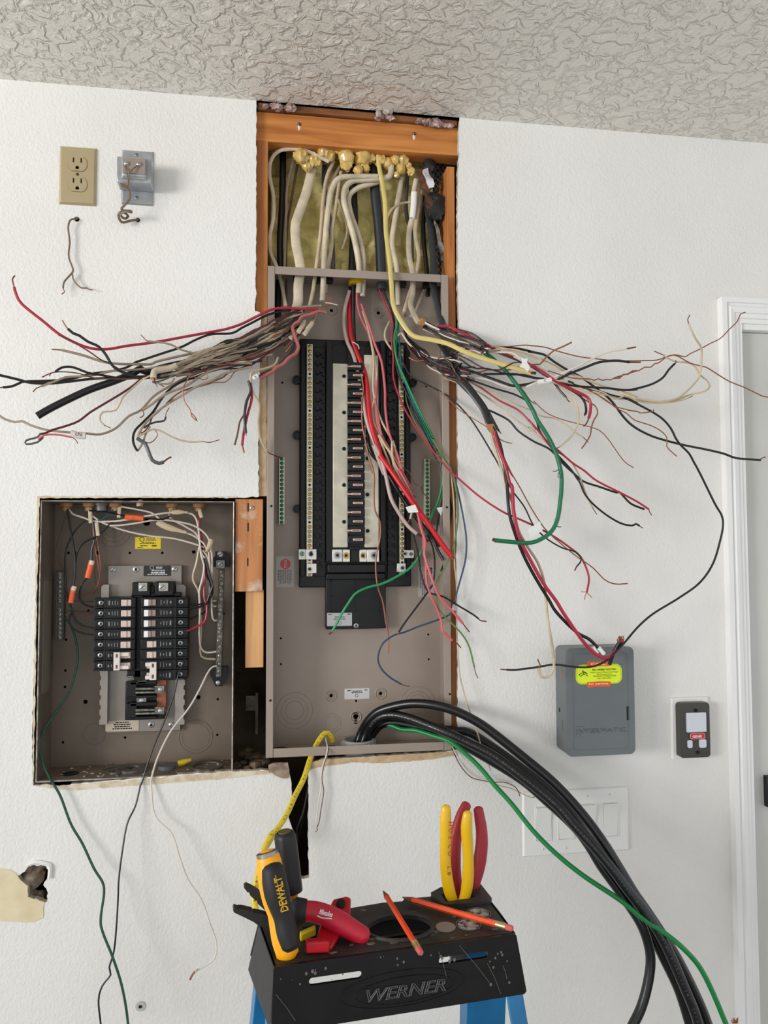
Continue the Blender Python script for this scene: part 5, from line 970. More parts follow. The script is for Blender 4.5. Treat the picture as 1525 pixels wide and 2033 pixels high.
IW('black', 3.6, 'G 840,1010 892,1120 916,1280 902,1480 850,1572 740,1722 620,1882 560,1975', (-8, 18), 'black wire of the crossing pair ending inside the panel', tip='G 552,2000', tw=2.4)
IW('copper', 3.2, 'N 545,700 560,800 550,900 552,1050 582,1200 602,1300 625,1386 G 250,200 312,400 312,600 322,760 372,880 372,1050 332,1250 345,1500 402,1682 432,1882 456,2000 p 771,1297', (-36, -28, -30), 'bare copper wire hanging in front of the right bus plate')
IW('copper', 1.8, 'G 600,340 670,400 702,482 756,522', (-30, -28), 'thin copper twig beside the right neutral bar')
IW('copper', 1.8, 'G 780,530 800,590 830,625 836,660', (-40, -50), 'thin copper curl at the right ground bar')
IW('black', 3.4, 'N 860,740 905,860 950,1000 1010,1140 1090,1320 G 900,50 1000,300 1060,560', (-42, -20), 'black wire following the green ones down to the right')
IW('dgrey', 3.2, 'N 830,660 870,800 900,960 980,1100 1060,1240', (-46, -30), 'dark grey wire under the green ones')
IW('white', 2.4, 'N 480,480 520,500 530,530', (-40, -40), 'small white sliver on the bright red wire')
IW('cream', 3, 'N 800,440 820,420 860,480 930,560 1050,600 1130,590', (-40, 20), 'white wire arcing out from the green ones to the right bunch')
IW('olive', 2.6, 'N 848,800 860,900 920,1040 1010,1180 1100,1330', (-44, -18), 'thin olive wire left of the green ones')
k = MB(); P = wpoly('G 922,745 1000,730 1002,1058 975,1055 968,820', -.012); k.wplate(P, [], -.0125, -.0115); k.v = [v + Vector((0, .01*math.sin(v.z*60), 0)) for v in k.v]
tag(k.build('paper_slip', M_WHT, smooth=False), 'curled white slip standing inside the right side of the new panel', 'slip')
# ---- big cables, green and yellow ones at the bottom of the new panel
GK = 'big black cables'
def kab(s, d, lb, w=20, **k): return wire(mat('big_cable_black', (12, 12, 14), .3, 0, coat=.1), w, s, d, lb, group=GK, name='power_cable', cat='cable', n=18, **k)
K0 = 'L 745,660,-52 '
kab(K0 + '772,585,-50 810,520 865,470 950,440 1060,422 1180,430 1300,462 1420,520 1525,592 S 210,-10 330,92 430,195 530,315 620,442 700,572 780,705 850,805 930,925 1010,1052 1090,1205 1150,1335 1190,1440 1215,1530', (-45, 40, 110, 170, 200, 220), 'thick black cable arching highest, outermost of the four big cables', w=19)
o = kab('L 775,662,-44 800,590,-42 840,530 890,495 960,488 1050,508 1150,545 1260,590 1370,642 1525,722 S 200,95 350,222 450,335 560,455 660,575 745,690 840,810 930,950 1000,1090 1060,1230 1110,1350 1140,1440 1165,1530', (-42, 50, 125, 190, 225, 240), 'thick black cable with pale printed writing, in front of the other big ones', w=19); PRC = list(LAST)
kab('L 790,664,-56 830,600,-56 880,545 950,530 1050,545 1200,590 1320,640 S 130,62 300,202 440,332 520,432 600,562 680,672 750,772 820,882 862,1000 872,1100 855,1220 820,1345 770,1450 740,1520', (-50, 30, 110, 180, 200), 'thick black cable that separates and bends back left at the bottom', w=18.5)
kab('L 760,666,-60 790,600,-60 840,548 940,520 1060,530 1180,555 1300,578 1420,605 S 190,40 400,230 520,390 620,520 700,640 780,770 860,900 950,1080 1030,1250 1090,1440 1115,1530', (-58, 20, 95, 165, 190), 'thick black cable hidden mostly behind the printed one', w=18)
def along(mb, C, txt, size, lift, start=0.05, sp=.62):   # small print that follows a cable
    L = [0.0]
    for i in range(1, len(C)): L.append(L[-1] + (C[i]-C[i-1]).length)
    pos = L[-1]*start
    for ch in txt:
        i = next((i for i in range(1, len(L)) if L[i] >= pos), None)
        if i is None: break
        if ch != ' ':
            t = (C[i]-C[i-1]).normalized(); tc = (CAM - C[i]).normalized(); n = (tc - t*tc.dot(t)).normalized(); v = n.cross(t).normalized()
            text_mb(mb, ch, C[i] + n*lift - v*size*.35, t, v, size)
        pos += size*sp
M_PRN = mat('pale_print', (84, 86, 90), .6)
k = MB(); along(k, PRC, 'AWG 2/0 CU TYPE THHN OR THWN-2 GAS AND OIL RESISTANT II 600V SUN RES CT USE OR AWM  ' * 3, .0056, .0086, start=.05); k.build('cable_print', M_PRN, o)
o = wire('vgreen', 9.5, 'L 800,666,-60 830,590,-58 865,548 930,545 1000,570 1080,576 1180,606 1280,642 1380,722 1460,802 1525,882 S 100,212 220,362 350,492 500,612 700,745 830,850 950,930 1050,1012 1140,1112 1210,1242 1290,1432 1320,1510', (-50, 40, 110, 190, 240, 255), 'green insulated cable running from the bushing to the lower right corner', name='power_cable', cat='cable', n=14)
for i in range(6): 
    k = MB(); k.tube([U(*px('S', 1330 + i*5, 1432), .25), U(*px('S', 1322 + i*7, 1412 - (i % 3)*6), .25)], .0008, 5); k.build('copper_strand', M_COP, o)
YS = 'L 605,640,-35 590,600,-30 560,592 520,645 480,732 440,852 390,952 340,1062 280,1152 222,1245 M 390,150 340,240 300,330 255,520 222,700 218,840 262,960 300,1150'
o = wire('byellow', 11, YS, (-20, 20, 60, 100, 140), 'bright yellow jacketed cable hanging over the bottom flange', name='power_cable', cat='cable', flat=.6, n=14)
k = MB(); along(k, list(LAST), 'NM-B   12/2  WITH GROUND     600V      ' * 5, .0042, .0042, start=.03); k.build('cable_print', M_INK, o)
wire('white2', 2.4, 'L 565,615,-28 575,690,8 545,800 540,900 522,1000 512,1120 512,1150', (10, 16), 'thin white wire hanging below the bottom flange beside the slot')
wire('brown', 1.8, 'L 572,630,-26 580,700,10 560,762 545,852 555,922 540,1022 528,1100 515,1130', (10, 14), 'thin dark wire hanging beside the thin white one', tip='L 518,1145 508,1156')
wire('dgrey', 3.6, 'L 510,690,-12 480,850,-8 455,960 435,1050 400,1140 M 620,200 620,330', (-10, -22), 'black wire inside the narrow slot under the panels, left one')
wire('black', 3.2, 'L 495,700,-16 470,850,-14 448,1000 430,1100 410,1180', (-16, -26), 'black wire inside the narrow slot under the panels, right one')
wire('white2', 2.2, 'L 1282,655,0 1340,762,15 1400,832,22 1450,852,30 1520,866,36 S 60,85 100,100', (0, 40), 'thin white wire drooping from the lower right corner of the new panel')
wire('brown', 1.8, 'L 1278,662,-2 1335,775 1395,842 1455,860 1525,872 S 60,92 120,118 140,150 146,170', (0, 30), 'thin brown wire drooping beside the thin white one')
wire('cream', 2, 'S -40,80 30,110 100,128 180,165 215,178', (20, 30), 'thin cream wire ending over the corner of the switch plate', tip='S 238,170')
# ---- wires in the old panel
GO = 'wires in the old panel'
def OW(c, w, s, d, lb, **k): return wire(c, w, s, d, lb, group=GO, **k)
OW('white', 3.8, 'O 300,150 330,190 390,212 480,238 620,235 800,205 930,185 1060,185 1110,222 1130,330 1140,430 1165,470', (-50, -38, -45), 'white wire crossing the top of the old panel from the leftmost connector')
OW('white', 3.6, 'O 615,142 720,160 830,185 880,225 960,290 1080,322 1160,380 1182,430', (-48, -40, -46), 'white wire starting right of the grey metal connector in the old panel')
OW('white', 3.6, 'O 470,215 560,262 680,302 830,332 960,345 1080,375 1160,402', (-55, -48), 'lowest white wire crossing the old panel just above the yellow sticker')
OW('white', 3.6, 'O 445,200 560,262 700,255 850,230 960,235 1080,260 1150,300 1190,350 1202,430', (-45, -40), 'white wire crossing the middle of the wires at the top of the old panel')
OW('white', 3.8, 'O 958,160 940,190 955,225 1040,270 1120,330 1142,450 1160,520 1150,600 1130,680 1134,800 1130,950 1142,1040 1180,1066 1238,1060', (-50, -42, -62), 'white wire running down to the upper of the two lowest bar terminals')
OW('cream', 3.8, 'O 1130,400 1112,500 1090,600 1130,700 1142,900 1135,1060 1160,1100 1232,1108', (-48, -56, -62), 'cream wire bulging left, ending at the lowest bar terminal of the old panel')
OW('white', 3.6, 'O 1205,400 1212,500 1206,700 1215,850 1240,862', (-46, -60), 'white wire close to the neutral bar, longer one')
OW('white', 3.4, 'O 1190,430 1202,600 1196,730 1238,738', (-46, -60), 'white wire close to the neutral bar, shorter one')
OW('white', 3.4, 'O 1150,420 1185,470 1200,560 1195,690 1215,770 1238,772', (-46, -60), 'white wire close to the neutral bar, ending between the other two')
OW('red', 4, 'O 1128,170 1132,300 1150,362 1165,560 1160,700 1178,780 1168,860 1140,890 1050,930', (-48, -50, -40), 'red wire ending at a breaker in the right column')
OW('black', 4, 'O 1135,300 1160,480 1190,570 1216,660 1200,722 1150,772 1050,792', (-50, -42), 'black wire ending at the right column, lower of two')
OW('black', 4, 'O 1140,320 1150,490 1175,570 1205,680 1180,742 1110,765 1045,752', (-54, -46), 'black wire ending at the topmost breaker of the right column')
OW('black', 3.6, 'O 1210,660 1185,780 1165,810 1100,842 1045,868', (-58, -50), 'dark wire ending at the third breaker of the right column')
OW('dgrey', 3.6, 'O 1170,480 1200,590 1215,640 1195,700 1180,740', (-38, -42), 'shiny dark grey wire at the right of the old panel bundle')
for s_, w_, lb in (('O 862,245 900,262 960,285 1048,308', 12, 'long papery splice sleeve among the white wires of the old panel'), ('O 955,182 1005,180 1055,182', 9, 'short cream splice sleeve high in the old panel'), ('O 1206,350 1195,390 1172,430', 10, 'tan splice sleeve at the top of the neutral bar wires')):
    P = [U(*p) for p in parse(s_, -36)]; C = catmull(P, .004); k = MB(); r = w_/2*1.51/F_PX; k.tube(C, [r*(.45 + .6*math.sin(math.pi*min(1, .15+i/(len(C)-1)))) for i in range(len(C))], 10, .6); tag(k.build('splice_sleeve', mat('papery_tan', (190, 172, 142), .6)), lb, 'sleeve', 'sleeves in the old panel')
o = OW('black', 3.8, 'O 298,160 320,300 342,430 348,540 335,650 315,740 312,765', (-45, -40), 'black wire from the leftmost connector, with an orange marker low down')
wtag(o, 'O 338,650 318,752', -40, M_OR, 10, 'orange_marker'); wtag(o, 'O 345,648 332,675', -38, mat('marker_cream', (214, 196, 176), .6), 9, 'marker_end')
OW('dgrey', 3.6, 'O 430,220 400,240 332,320 288,430 284,560 292,680 328,800 345,852 385,892 465,912', (-50, -55), 'dark wire bowing left and ending at the third breaker of the left column')
OW('black', 4, 'O 600,230 560,262 480,332 402,372 360,432 346,520 332,650', (-44, -46), 'black wire crossing down from the top centre of the old panel')
o = OW('black', 3.8, 'O 455,200 470,340 452,420 448,490 425,590 405,610 385,645 376,720 402,762 462,780', (-48, -50), 'black wire with an orange marker halfway down, left side of the old panel')
wtag(o, 'O 452,488 425,595', -46, M_OR, 11, 'orange_marker'); wtag(o, 'O 455,486 450,512', -44, mat('marker_cream', (214, 196, 176)), 9, 'marker_end')
OW('dgrey', 3.4, 'O 310,765 328,800 312,850 325,902 382,942 465,955', (-50, -58), 'dark wire ending at the fourth breaker of the left column')
o = OW('black', 3.4, 'O 435,170 560,182 660,205 780,218 900,225 945,205', (-42, -40), 'black wire crossing the top of the old panel inside an orange marker')
wtag(o, 'O 662,210 720,214 778,220', -38, M_OR, 10, 'orange_marker', mark='~')
for i, s_ in enumerate(('O 455,170 465,350 490,500 500,600 460,680 380,700 282,695', 'O 465,250 500,450 505,620 460,700', 'O 282,740 380,742 462,745', 'O 282,800 380,806 462,815', 'O 282,828 380,830 462,826', 'O 290,190 252,320 226,420 250,500 282,562', 'O 470,200 478,400 470,560 480,640')):
    OW('copper' if i in (0, 1, 4) else 'brown', 2.2, s_, (-60, -72), ['bare copper wire bowing right to the old ground bar', 'bare copper wire hanging short at the left of the old panel', 'thin brown wire straight across to the left column, upper', 'thin brown wire straight across to the left column, middle', 'thin bare copper wire straight across to the left column, lower', 'thin brown wire hugging the left side of the old panel', 'thin brown wire hanging beside the upper orange marker'][i])
OW('teal', 3, 'O 605,150 580,170 520,222 490,232', (-46, -40), 'short greenish wire from a connector at the top of the old panel')
for i, s_ in enumerate(('O 440,160 445,250', 'O 480,240 492,330', 'O 628,150 622,215', 'O 1130,160 1145,215')): wire('sheath', 7, s_, (-46, -40), ['cream cable jacket end under the second connector', 'cream cable jacket end hanging left of the orange marker', 'cream cable jacket end right of the grey metal connector', 'cream cable jacket end under the rightmost connector'][i], group='jacket ends in the old panel', name='cable_jacket', cat='cable', flat=.5)
wire(mat('insulation_deepgreen', (24, 74, 56), .4), 4.6, 'O 275,850 305,870 342,950 362,1080 346,1200 300,1330 220,1450 150,1560 126,1660 146,1770 190,1862,-5 V 330,0,12 370,72 430,232 500,352 570,502 620,582 630,652 610,802 620,880 680,1032 730,1182 760,1322 778,1460', (-70, -60, -30, 20, 60, 70), 'dark green wire from the old ground bar hanging down out of the picture')
wire('black', 3.2, 'O 1058,1015 1040,1100 1000,1200 970,1330 910,1500 850,1640 800,1780 770,1880,4 V 850,0 820,122 770,232 740,402 720,562 715,682 705,852 690,1002 662,1100 670,1146 620,1212 597,1300 612,1460', (-45, -30, 25, 50, 60), 'black wire hanging from the old panel and out of the picture')
wire('white2', 3.6, 'O 1240,1150 1210,1160 1180,1200 1130,1302 1060,1422 950,1562 870,1722 830,1852,4 V 915,0 940,182 1040,292 1090,442 1140,572 1220,692 1270,832 1310,952 1300,1042 1240,1092 1182,1125', (-60, -50, 20, 40, 60), 'long white wire hanging from the old neutral bar to a red-brown tip', tip='V 1165,1145 1150,1175', tw=3.6)
# ================================================================ things fixed to the wall
def quadfront(f, c4, d):   # average axis-aligned rect of 4 corners TL TR BR BL
    P = [U(*px(f, *c), d) for c in c4]; return (P[0].x+P[3].x)/2, (P[1].x+P[2].x)/2, (P[2].z+P[3].z)/2, (P[0].z+P[1].z)/2
def tapered(x0, x1, z0, z1, d0, d1, inset, mb=None):
    k = mb or MB(); return k.add([(x0,-d0,z0),(x1,-d0,z0),(x1,-d0,z1),(x0,-d0,z1),(x0+inset,-d1,z0+inset),(x1-inset,-d1,z0+inset),(x1-inset,-d1,z1-inset),(x0+inset,-d1,z1-inset)], [(0,1,2,3),(7,6,5,4),(0,4,5,1),(1,5,6,2),(2,6,7,3),(3,7,4,0)])
# brass outlet
x0, x1, z0, z1 = quadfront('U', ((168, 123), (497, 143), (500, 665), (160, 642)), .005)
T = thing('wall_outlet', ((x0+x1)/2, 0, z0), 'brass coloured duplex outlet on the upper left of the wall', 'outlet')
M_BRS = mat('satin_brass', (186, 170, 134), .32, .4); tapered(x0, x1, z0, z1, .0002, .0055, .004).build('cover_plate', M_BRS, T, bevel=.0006)
for cy_ in (292, 474):
    w = U(*px('U', 331, cy_), .0055); R_ = .0172
    P = [(w.x + R_*math.cos(t*math.pi/18), w.z + max(-.0142, min(.0142, R_*math.sin(t*math.pi/18)))) for t in range(36)]
    k = MB(); k.wplate(P, [], .0068, .005); rp = k.build('receptacle_face', M_BRS, T, bevel=.0004)
    k = MB(); k.tube([Vector((a, -.0056, b)) for a, b in P + P[:1]], .0005, 4); k.build('face_gap', mat('brass_gap', (120, 104, 72), .6), rp)
    for dx in (-.0068, .0068): k = MB(); k.box(w.x+dx-.0012, w.x+dx+.0012, -.0071, -.0066, w.z+.0018, w.z+.0105); k.build('slot', M_BLACKV, rp)
    k = MB(); k.disc((w.x, -.0066, w.z-.0075), .003, .0005, 14); k.box(w.x-.003, w.x+.003, -.0071, -.0066, w.z-.0105, w.z-.0070); k.build('slot', M_BLACKV, rp)
w = U(*px('U', 330, 386), .0056); k = MB(); screw(k, w, .0028, .001); k.build('screw', [mat('brown_screw', (92, 70, 56), .5, .4), M_BLACKV], T)
# doorbell transformer on zinc plate
x0, x1, z0, z1 = quadfront('U', ((735, 162), (1008, 180), (1010, 665), (708, 648)), .003)
T = thing('doorbell_transformer', ((x0+x1)/2, 0, z0), 'square zinc transformer on a metal cover plate, right of the brass outlet', 'transformer')
M_GALV = mat('galvanized_sheet', (184, 188, 192), .3, .55, var=.15, vscale=30)
tapered(x0, x1, z0, z1, .0002, .004, .003).build('cover_plate', M_GALV, T, bevel=.0006)
for y in (213, 594): w = U(*px('U', 857, y), .004); k = MB(); screw(k, w, .0032, .0014); k.build('screw', [mat('dull_screw', (150, 148, 142)), M_BLACKV], T)
D_ = .040; xa, xb, za, zb = quadfront('U', ((680, 228), (990, 240), (990, 470), (682, 448)), D_)
k = MB(); k.box(xa, xb, -D_, -.004, za, zb); k.build('housing', M_GALV, T, bevel=.0015)
xc, xd, zc, zd_ = xa + .010, xb - .009, za + .008, zb - .002
k = MB(); tapered(xc-.002, xd+.002, zc-.003, zd_, D_, D_+.008, .003, k); k.build('bevelled_cap', M_GALV, T, bevel=.002)
xe, xf, ze, zf = quadfront('U', ((735, 238), (935, 250), (932, 385), (735, 375)), D_+.0085)
k = MB(); k.box(xe, xf, -D_-.0095, -D_-.007, ze, zf); k.build('terminal_board', mat('brown_fibre_board', (146, 132, 122), .7), T)
for cx_, cy_ in ((768, 290), (877, 298)):
    w = U(*px('U', cx_, cy_), D_+.0095); k = MB(); k.lathe(w, (0, -1, 0), [(0, .0052), (.001, .0052), (.001, .0042), (.003, .0038), (.0042, .002)], 16); k.build('terminal_screw', mat('bright_screw', (186, 178, 170), .25, .9), T)
M_BELL = mat('bell_wire_brown', (118, 98, 76), .5); MATS['insulation_bell'] = M_BELL
dd = D_ + .012
ow = wire(M_BELL, 5, 'U 868,795,1 850,792,4 800,800,10 740,815,14 712,800,18 695,750,22 715,722,26 760,735,20 782,757,12 760,780,14 725,765,22 720,735,30 770,715,36 812,725,34 800,712,30 740,708,32 722,690,34 770,640,36 798,590,36 790,530,38 755,490,42 715,470,44 735,500,42', 30, 'twisted brown bell wire coiling from the transformer into the wall', flat=.6)
wire(M_BELL, 2.6, 'U 752,310,50 765,345,54 775,400,56 785,470,48 760,500,40', 50, 'thin brown wire from the left transformer screw', group='transformer screw wires')
wire(M_BELL, 2.6, 'U 885,300,50 840,325,54 795,370,56 790,430,54 780,490,42', 50, 'thin brown wire from the right transformer screw', group='transformer screw wires')
wire(M_BELL, 3.4, 'U 345,772,-4 322,782,4 290,785,9 262,800,11 248,860,10 256,930,10 262,1000,9 252,1100,10 265,1160,10 290,1225,10 286,1260,10 240,1310,11 210,1350,12 203,1400,12', 10, 'brown bell wire hanging from a hole below the outlet, forked at its end', tip='U 215,1430 205,1445 190,1452', tw=1.8)
wire(M_BELL, 2.8, 'U 286,1255,10 290,1310,10 320,1360,10 365,1397,10 415,1398,10', 10, 'right fork of the brown bell wire below the outlet', tip='U 440,1412 466,1415', tw=1.8)
# grey box with sticker
GD_ = .055; bx0 = U(*px('J', 30, 900), 0).x; bx1 = U(*px('J', 1243, 1000), GD_).x; bz1 = U(*px('J', 700, 205), GD_).z; bz0 = U(*px('J', 700, 1868), GD_).z
T = thing('disconnect_box', ((bx0+bx1)/2, 0, bz0), 'grey steel box with a bright yellow-green sticker, right side of the wall', 'electrical box')
M_GB = mat('grey_box_paint', (104, 110, 112), .4, var=.05, vscale=10)
k = MB(); xf0 = U(*px('J', 192, 900), GD_).x
k.wplate(rrect(bx0, bx1, bz0, bz1, .010), [], GD_-.006, .0002); k.build('box_body', M_GB, T, bevel=.001)
sx0, sx1, sz0, sz1 = rc('J', 1127, 1112, 1170, 1328, GD_)
k = MB(); k.wplate(rrect(bx0-.0008, bx1+.001, bz0-.001, bz1+.001, .011), [[(sx0, sz0), (sx1, sz0), (sx1, sz1), (sx0, sz1)]], GD_, GD_-.009); cvr = k.build('cover', M_GB, T, bevel=.002)
k = MB(); k.box(sx0-.002, sx1+.002, -GD_+.0065, -GD_+.006, sz0-.002, sz1+.002); k.build('slot', M_BLACKV, cvr)
a, c, e, g = rc('J', 285, 300, 1160, 1760, GD_)
k = MB(); k.tube([Vector((p[0], -GD_-.0001, p[1])) for p in (lambda L: L + L[:1])(rrect(a, c, e, g, .006))], .0006, 5); k.build('embossed_edge', M_GB, cvr)
k = MB(); o_ = U(*px('J', 330, 1530), GD_); text_mb(k, 'INTERMATIC', o_, VX, VZ, .011, outline=.00035, width=.104, shear=.1); P = [U(*px('J', a_, b_), GD_+.0003) for a_, b_ in ((320, 1590), (380, 1520), (430, 1590))]; k.tube(P, .0004, 4); P = [U(*px('J', a_, b_), GD_+.0003) for a_, b_ in ((330, 1430), (450, 1420), (490, 1500))]; k.tube(P, .0004, 4); k.build('embossed_lettering', M_GB, cvr)
for y0, y1, dm_, m_ in ((545, 700, .030, mat('tan_slot', (150, 120, 96), .6)), (1325, 1490, .030, M_GB), (1155, 1215, .018, M_BLACKV)):
    za_ = U(*px('J', 150, y0), .03).z; zb_ = U(*px('J', 150, y1), .03).z; k = MB(); k.box(bx0-.0006, bx0+.0005, -dm_-.002, -dm_+.002, zb_, za_); k.build('side_slot', m_, T)
k = MB(); k.wplate(rrect(*[v_ for v_ in rc('J', 335, 470, 1055, 752, GD_)], .012, 7), [], GD_+.0004, GD_); st = k.build('service_sticker', mat('fluorescent_yellow', (222, 244, 20), .4), cvr)
x_ = [rc('J', 350, 484, 1040, 738, GD_)][0]; k = MB(); k.tube([Vector((p[0], -GD_-.0005, p[1])) for p in (lambda L: L + L[:1])(rrect(*x_, .010, 7))], .00022, 4); k.build('sticker_border', M_INK, st)
M_ORS = mat('orange_flag', (226, 92, 36), .5)
for y0, y1, tx, xx, yy, sz in ((415, 484, 'CALL', 570, 474, .0062), (736, 808, 'for service', 535, 776, .0042)):
    a, c, e, g = rc('J', 512, y0, 876, y1, GD_); k = MB(); k.wplate([(a, e), ((a+c)/2, e+.0012), (c, e), (c, g), ((a+c)/2, g+.0008), (a, g)] if y0 > 500 else [(a, e), (c, e), (c, g), ((a+c)/2, g-.001), (a, g)], [], GD_+.0007, GD_+.0003); fl = k.build('orange_flag', M_ORS, st)
    k = MB(); text_mb(k, tx, U(*px('J', xx, yy), GD_+.0008), VX, VZ, sz, bold=.0001, width=.031 if y0 < 500 else .040); k.build('lettering', mat('pale_yellow_print', (248, 240, 190), .5), fl)
k = MB()
for tx, xx, x2, yy, sz in (('BILL GILBERT ELECTRIC', 595, 965, 557, .0042), ('"Help Is Just A Phone Call Away"', 560, 1000, 596, .0034), ('382 Tequesta Drive', 662, 900, 626, .0034), ('TEQUESTA, FLORIDA 33469', 603, 962, 656, .0034), ('(561) 427-6322', 675, 885, 688, .0036)):
    a = U(*px('J', xx, yy), GD_+.0005); c = U(*px('J', x2, yy), GD_+.0005); text_mb(k, tx, a, VX, VZ, sz, width=c.x-a.x, bold=.00008 if sz > .004 else 0)
k.build('lettering', M_INK, st)
k = MB(); k.ball(U(*px('J', 450, 568), GD_+.0006), .0016, 8, 0, (1, .2, 1))
for s_ in ('J 455,580 465,605 450,620', 'J 450,618 420,645 405,640', 'J 455,615 500,622 522,645', 'J 450,590 485,592 520,610', 'J 455,592 425,600 390,622', 'J 385,612 400,632', 'J 470,575 500,590'): k.tube([U(a, b_, GD_+.0006) for a, b_, _ in parse(s_)], .00065, 5)
k.build('runner_figure', M_INK, st)
# garage door button
x0, x1, z0, z1 = quadfront('R', ((1018, 1006), (1212, 996), (1228, 1315), (1035, 1330)), .006)
pl = MB(); tapered(x0, x1+.001, z0, z1, .0002, .006, .002, pl); o = pl.build('blank_wall_plate', M_WHT, bevel=.0008); tag(o, 'white blank wall plate behind the dark remote', 'wall plate')
RD = .022; x0, x1, z0, z1 = quadfront('R', ((1066, 1034), (1220, 1028), (1228, 1312), (1078, 1316)), RD)
T = thing('wall_remote', ((x0+x1)/2, -.006, z0), 'dark brown garage door remote with pale buttons, left of the door casing', 'remote')
k = MB(); k.wplate(rrect(x0-.001, x1, z0, z1, .007), [], RD, .0062); k.v = [v + Vector((0, (-.002*math.cos((v.z-(z0+z1)/2)/(z1-z0)*3.14)) if v.y < -.01 else 0, 0)) for v in k.v]; k.build('housing', mat('dark_bronze_plastic', (58, 56, 50), .4), T, bevel=.002)
def rbtn(n, a, b_, c, e, d0, d1, r, m, par, f='R'):
    q = MB(); X0, X1, Z0, Z1 = rc(f, a, b_, c, e, d0); q.wplate(rrect(X0, X1, Z0, Z1, r), [], d0, d1); return q.build(n, m, par, bevel=.0005)
M_PB = mat('pale_blue_button', (206, 212, 220), .4)
rbtn('large_button', 1104, 1084, 1207, 1180, RD+.004, RD, .002, M_PB, T); rbtn('small_button', 1110, 1225, 1135, 1264, RD+.003, RD, .003, M_PB, T); rbtn('small_button', 1170, 1221, 1207, 1262, RD+.003, RD, .003, M_PB, T)
X0, X1, Z0, Z1 = rc('R', 1120, 1187, 1200, 1217, RD+.0025); q = MB(); q.wplate(rrect(X0, X1, Z0, Z1, .0052, 6), [], RD+.003, RD+.001); lg = q.build('logo_badge', mat('red_badge', (196, 44, 56), .4), T)
q = MB(); q.tube([Vector((p[0], -RD-.0031, p[1])) for p in (lambda L: L + L[:1])(rrect(X0+.0008, X1-.0008, Z0+.0008, Z1-.0008, .0044, 6))], .0003, 4); text_mb(q, 'GENIE', Vector((X0+.005, -RD-.0031, Z0+.0036)), VX, VZ, .0062, width=.020, bold=.0002); q.build('lettering', M_WHT, lg)
for a, b_ in ((1152, 1070), (1163, 1287)): w = U(*px('R', a, b_), RD+.0018); q = MB(); q.disc(w, .0034, .0008, 14); q.build('screw_hole', M_BLACKV, T)
# four-gang switch plate
SD = .006; x0, x1, z0, z1 = quadfront('S', ((158, 150), (752, 113), (757, 473), (166, 515)), SD)
T = thing('switch_plate', ((x0+x1)/2, 0, z0), 'white four-gang switch plate behind the big black cables', 'switch plate')
k = MB(); tapered(x0, x1, z0, z1, .0002, SD, .003, k); k.build('cover_plate', M_WHT, T, bevel=.0012)
for i, xs in enumerate((275, 400, 525, 648)):
    w = U(*px('S', xs, 322 - (xs-275)*.063), SD); k = MB(); k.wplate(rrect(w.x-.0165, w.x+.0165, w.z-.0335, w.z+.0335, .001), [rrect(w.x-.0152, w.x+.0152, w.z-.0322, w.z+.0322, .001)], SD+.0022, SD-.001); fr_ = k.build('rocker_frame', M_WHT, T, bevel=.0003)
    k = MB(); k.box(w.x-.0156, w.x+.0156, -SD-.0004, -SD+.001, w.z-.0326, w.z+.0326); k.build('rocker_gap_shade', mat('gap_shade_grey', (120, 120, 118), .7), T)  # grey sheet paints in the shade of the gap round each rocker
    k = MB(); k.add([(w.x-.0148, -SD-.0006, w.z-.0318), (w.x+.0148, -SD-.0006, w.z-.0318), (w.x+.0148, -SD-.0030, w.z), (w.x-.0148, -SD-.0030, w.z), (w.x-.0148, -SD-.0070, w.z+.0318), (w.x+.0148, -SD-.0070, w.z+.0318), (w.x-.0148, -SD, w.z-.0318), (w.x+.0148, -SD, w.z-.0318), (w.x-.0148, -SD, w.z+.0318), (w.x+.0148, -SD, w.z+.0318)],
        [(0, 1, 2, 3), (3, 2, 5, 4), (4, 5, 9, 8), (6, 7, 1, 0), (0, 3, 4, 8, 6), (1, 7, 9, 5, 2)]); k.build('rocker', M_WHT, T, smooth=False)
    for dz in (-.0485, .0485): k = MB(); screw(k, (w.x, -SD, w.z+dz), .0030, .001, ang=1.5); k.build('screw', [M_WHT, mat('shadow_grey', (120, 120, 118), .6)], T)
# ================================================================ step ladder
HL = 1.1; LU = Vector((.99479, .10195, 0)); LV = Vector((-.10195, .99479, 0)); L0 = Vector((.01179, -.56917, HL)); LW_, LD_ = .296, .125
def LF(u, v, w): return L0 + LU*u + LV*v + VZ*w
def LP(f, x, y, v): return UPL(*px(f, x, y), L0 + LV*v, LV)
T = thing('step_ladder', (L0.x + .15, L0.y + .06, 0), 'blue step ladder with a black plastic tool-tray top, bottom centre', 'ladder')
M_CAP = mat('scuffed_black_plastic', (20, 19, 20), .42, spec=.35, vscale=34, rgb2=(12, 12, 13), bump=.25, bscale=40)
M_CAPT = mat('paint_stained_black', (20, 19, 19), .55, vscale=18, rgb2=(54, 51, 48), bump=.5, bscale=60, stretch=(1, 1, 1))
M_BLUE = mat('blue_fibreglass', (14, 118, 176), .35, var=.15, vscale=12)
k = MB(); th = .004; ov = ellipse(.163, .050, .040, .030, 30); rect = [(.046, .045), (.083, .045), (.083, .082), (.046, .082)]; sl = [(.238, .088), (.280, .092), (.280, .116), (.238, .112)]; hs_ = circ(.055, .100, .010, 14)
top = [(0, .003), (.003, 0), (.293, 0), (.296, .003), (.300, .060), (.302, .128), (.245, .132), (.232, .122), (.190, .124), (.186, .118), (.160, .121), (.06, .112), (-.006, .104)]
k.plate(top, [ov, rect, sl, hs_], LF(0, 0, 0), LU, LV, VZ, -th, 0); k.build('top_tray', M_CAPT, T, bevel=.0012)
k = MB()      # raised rims
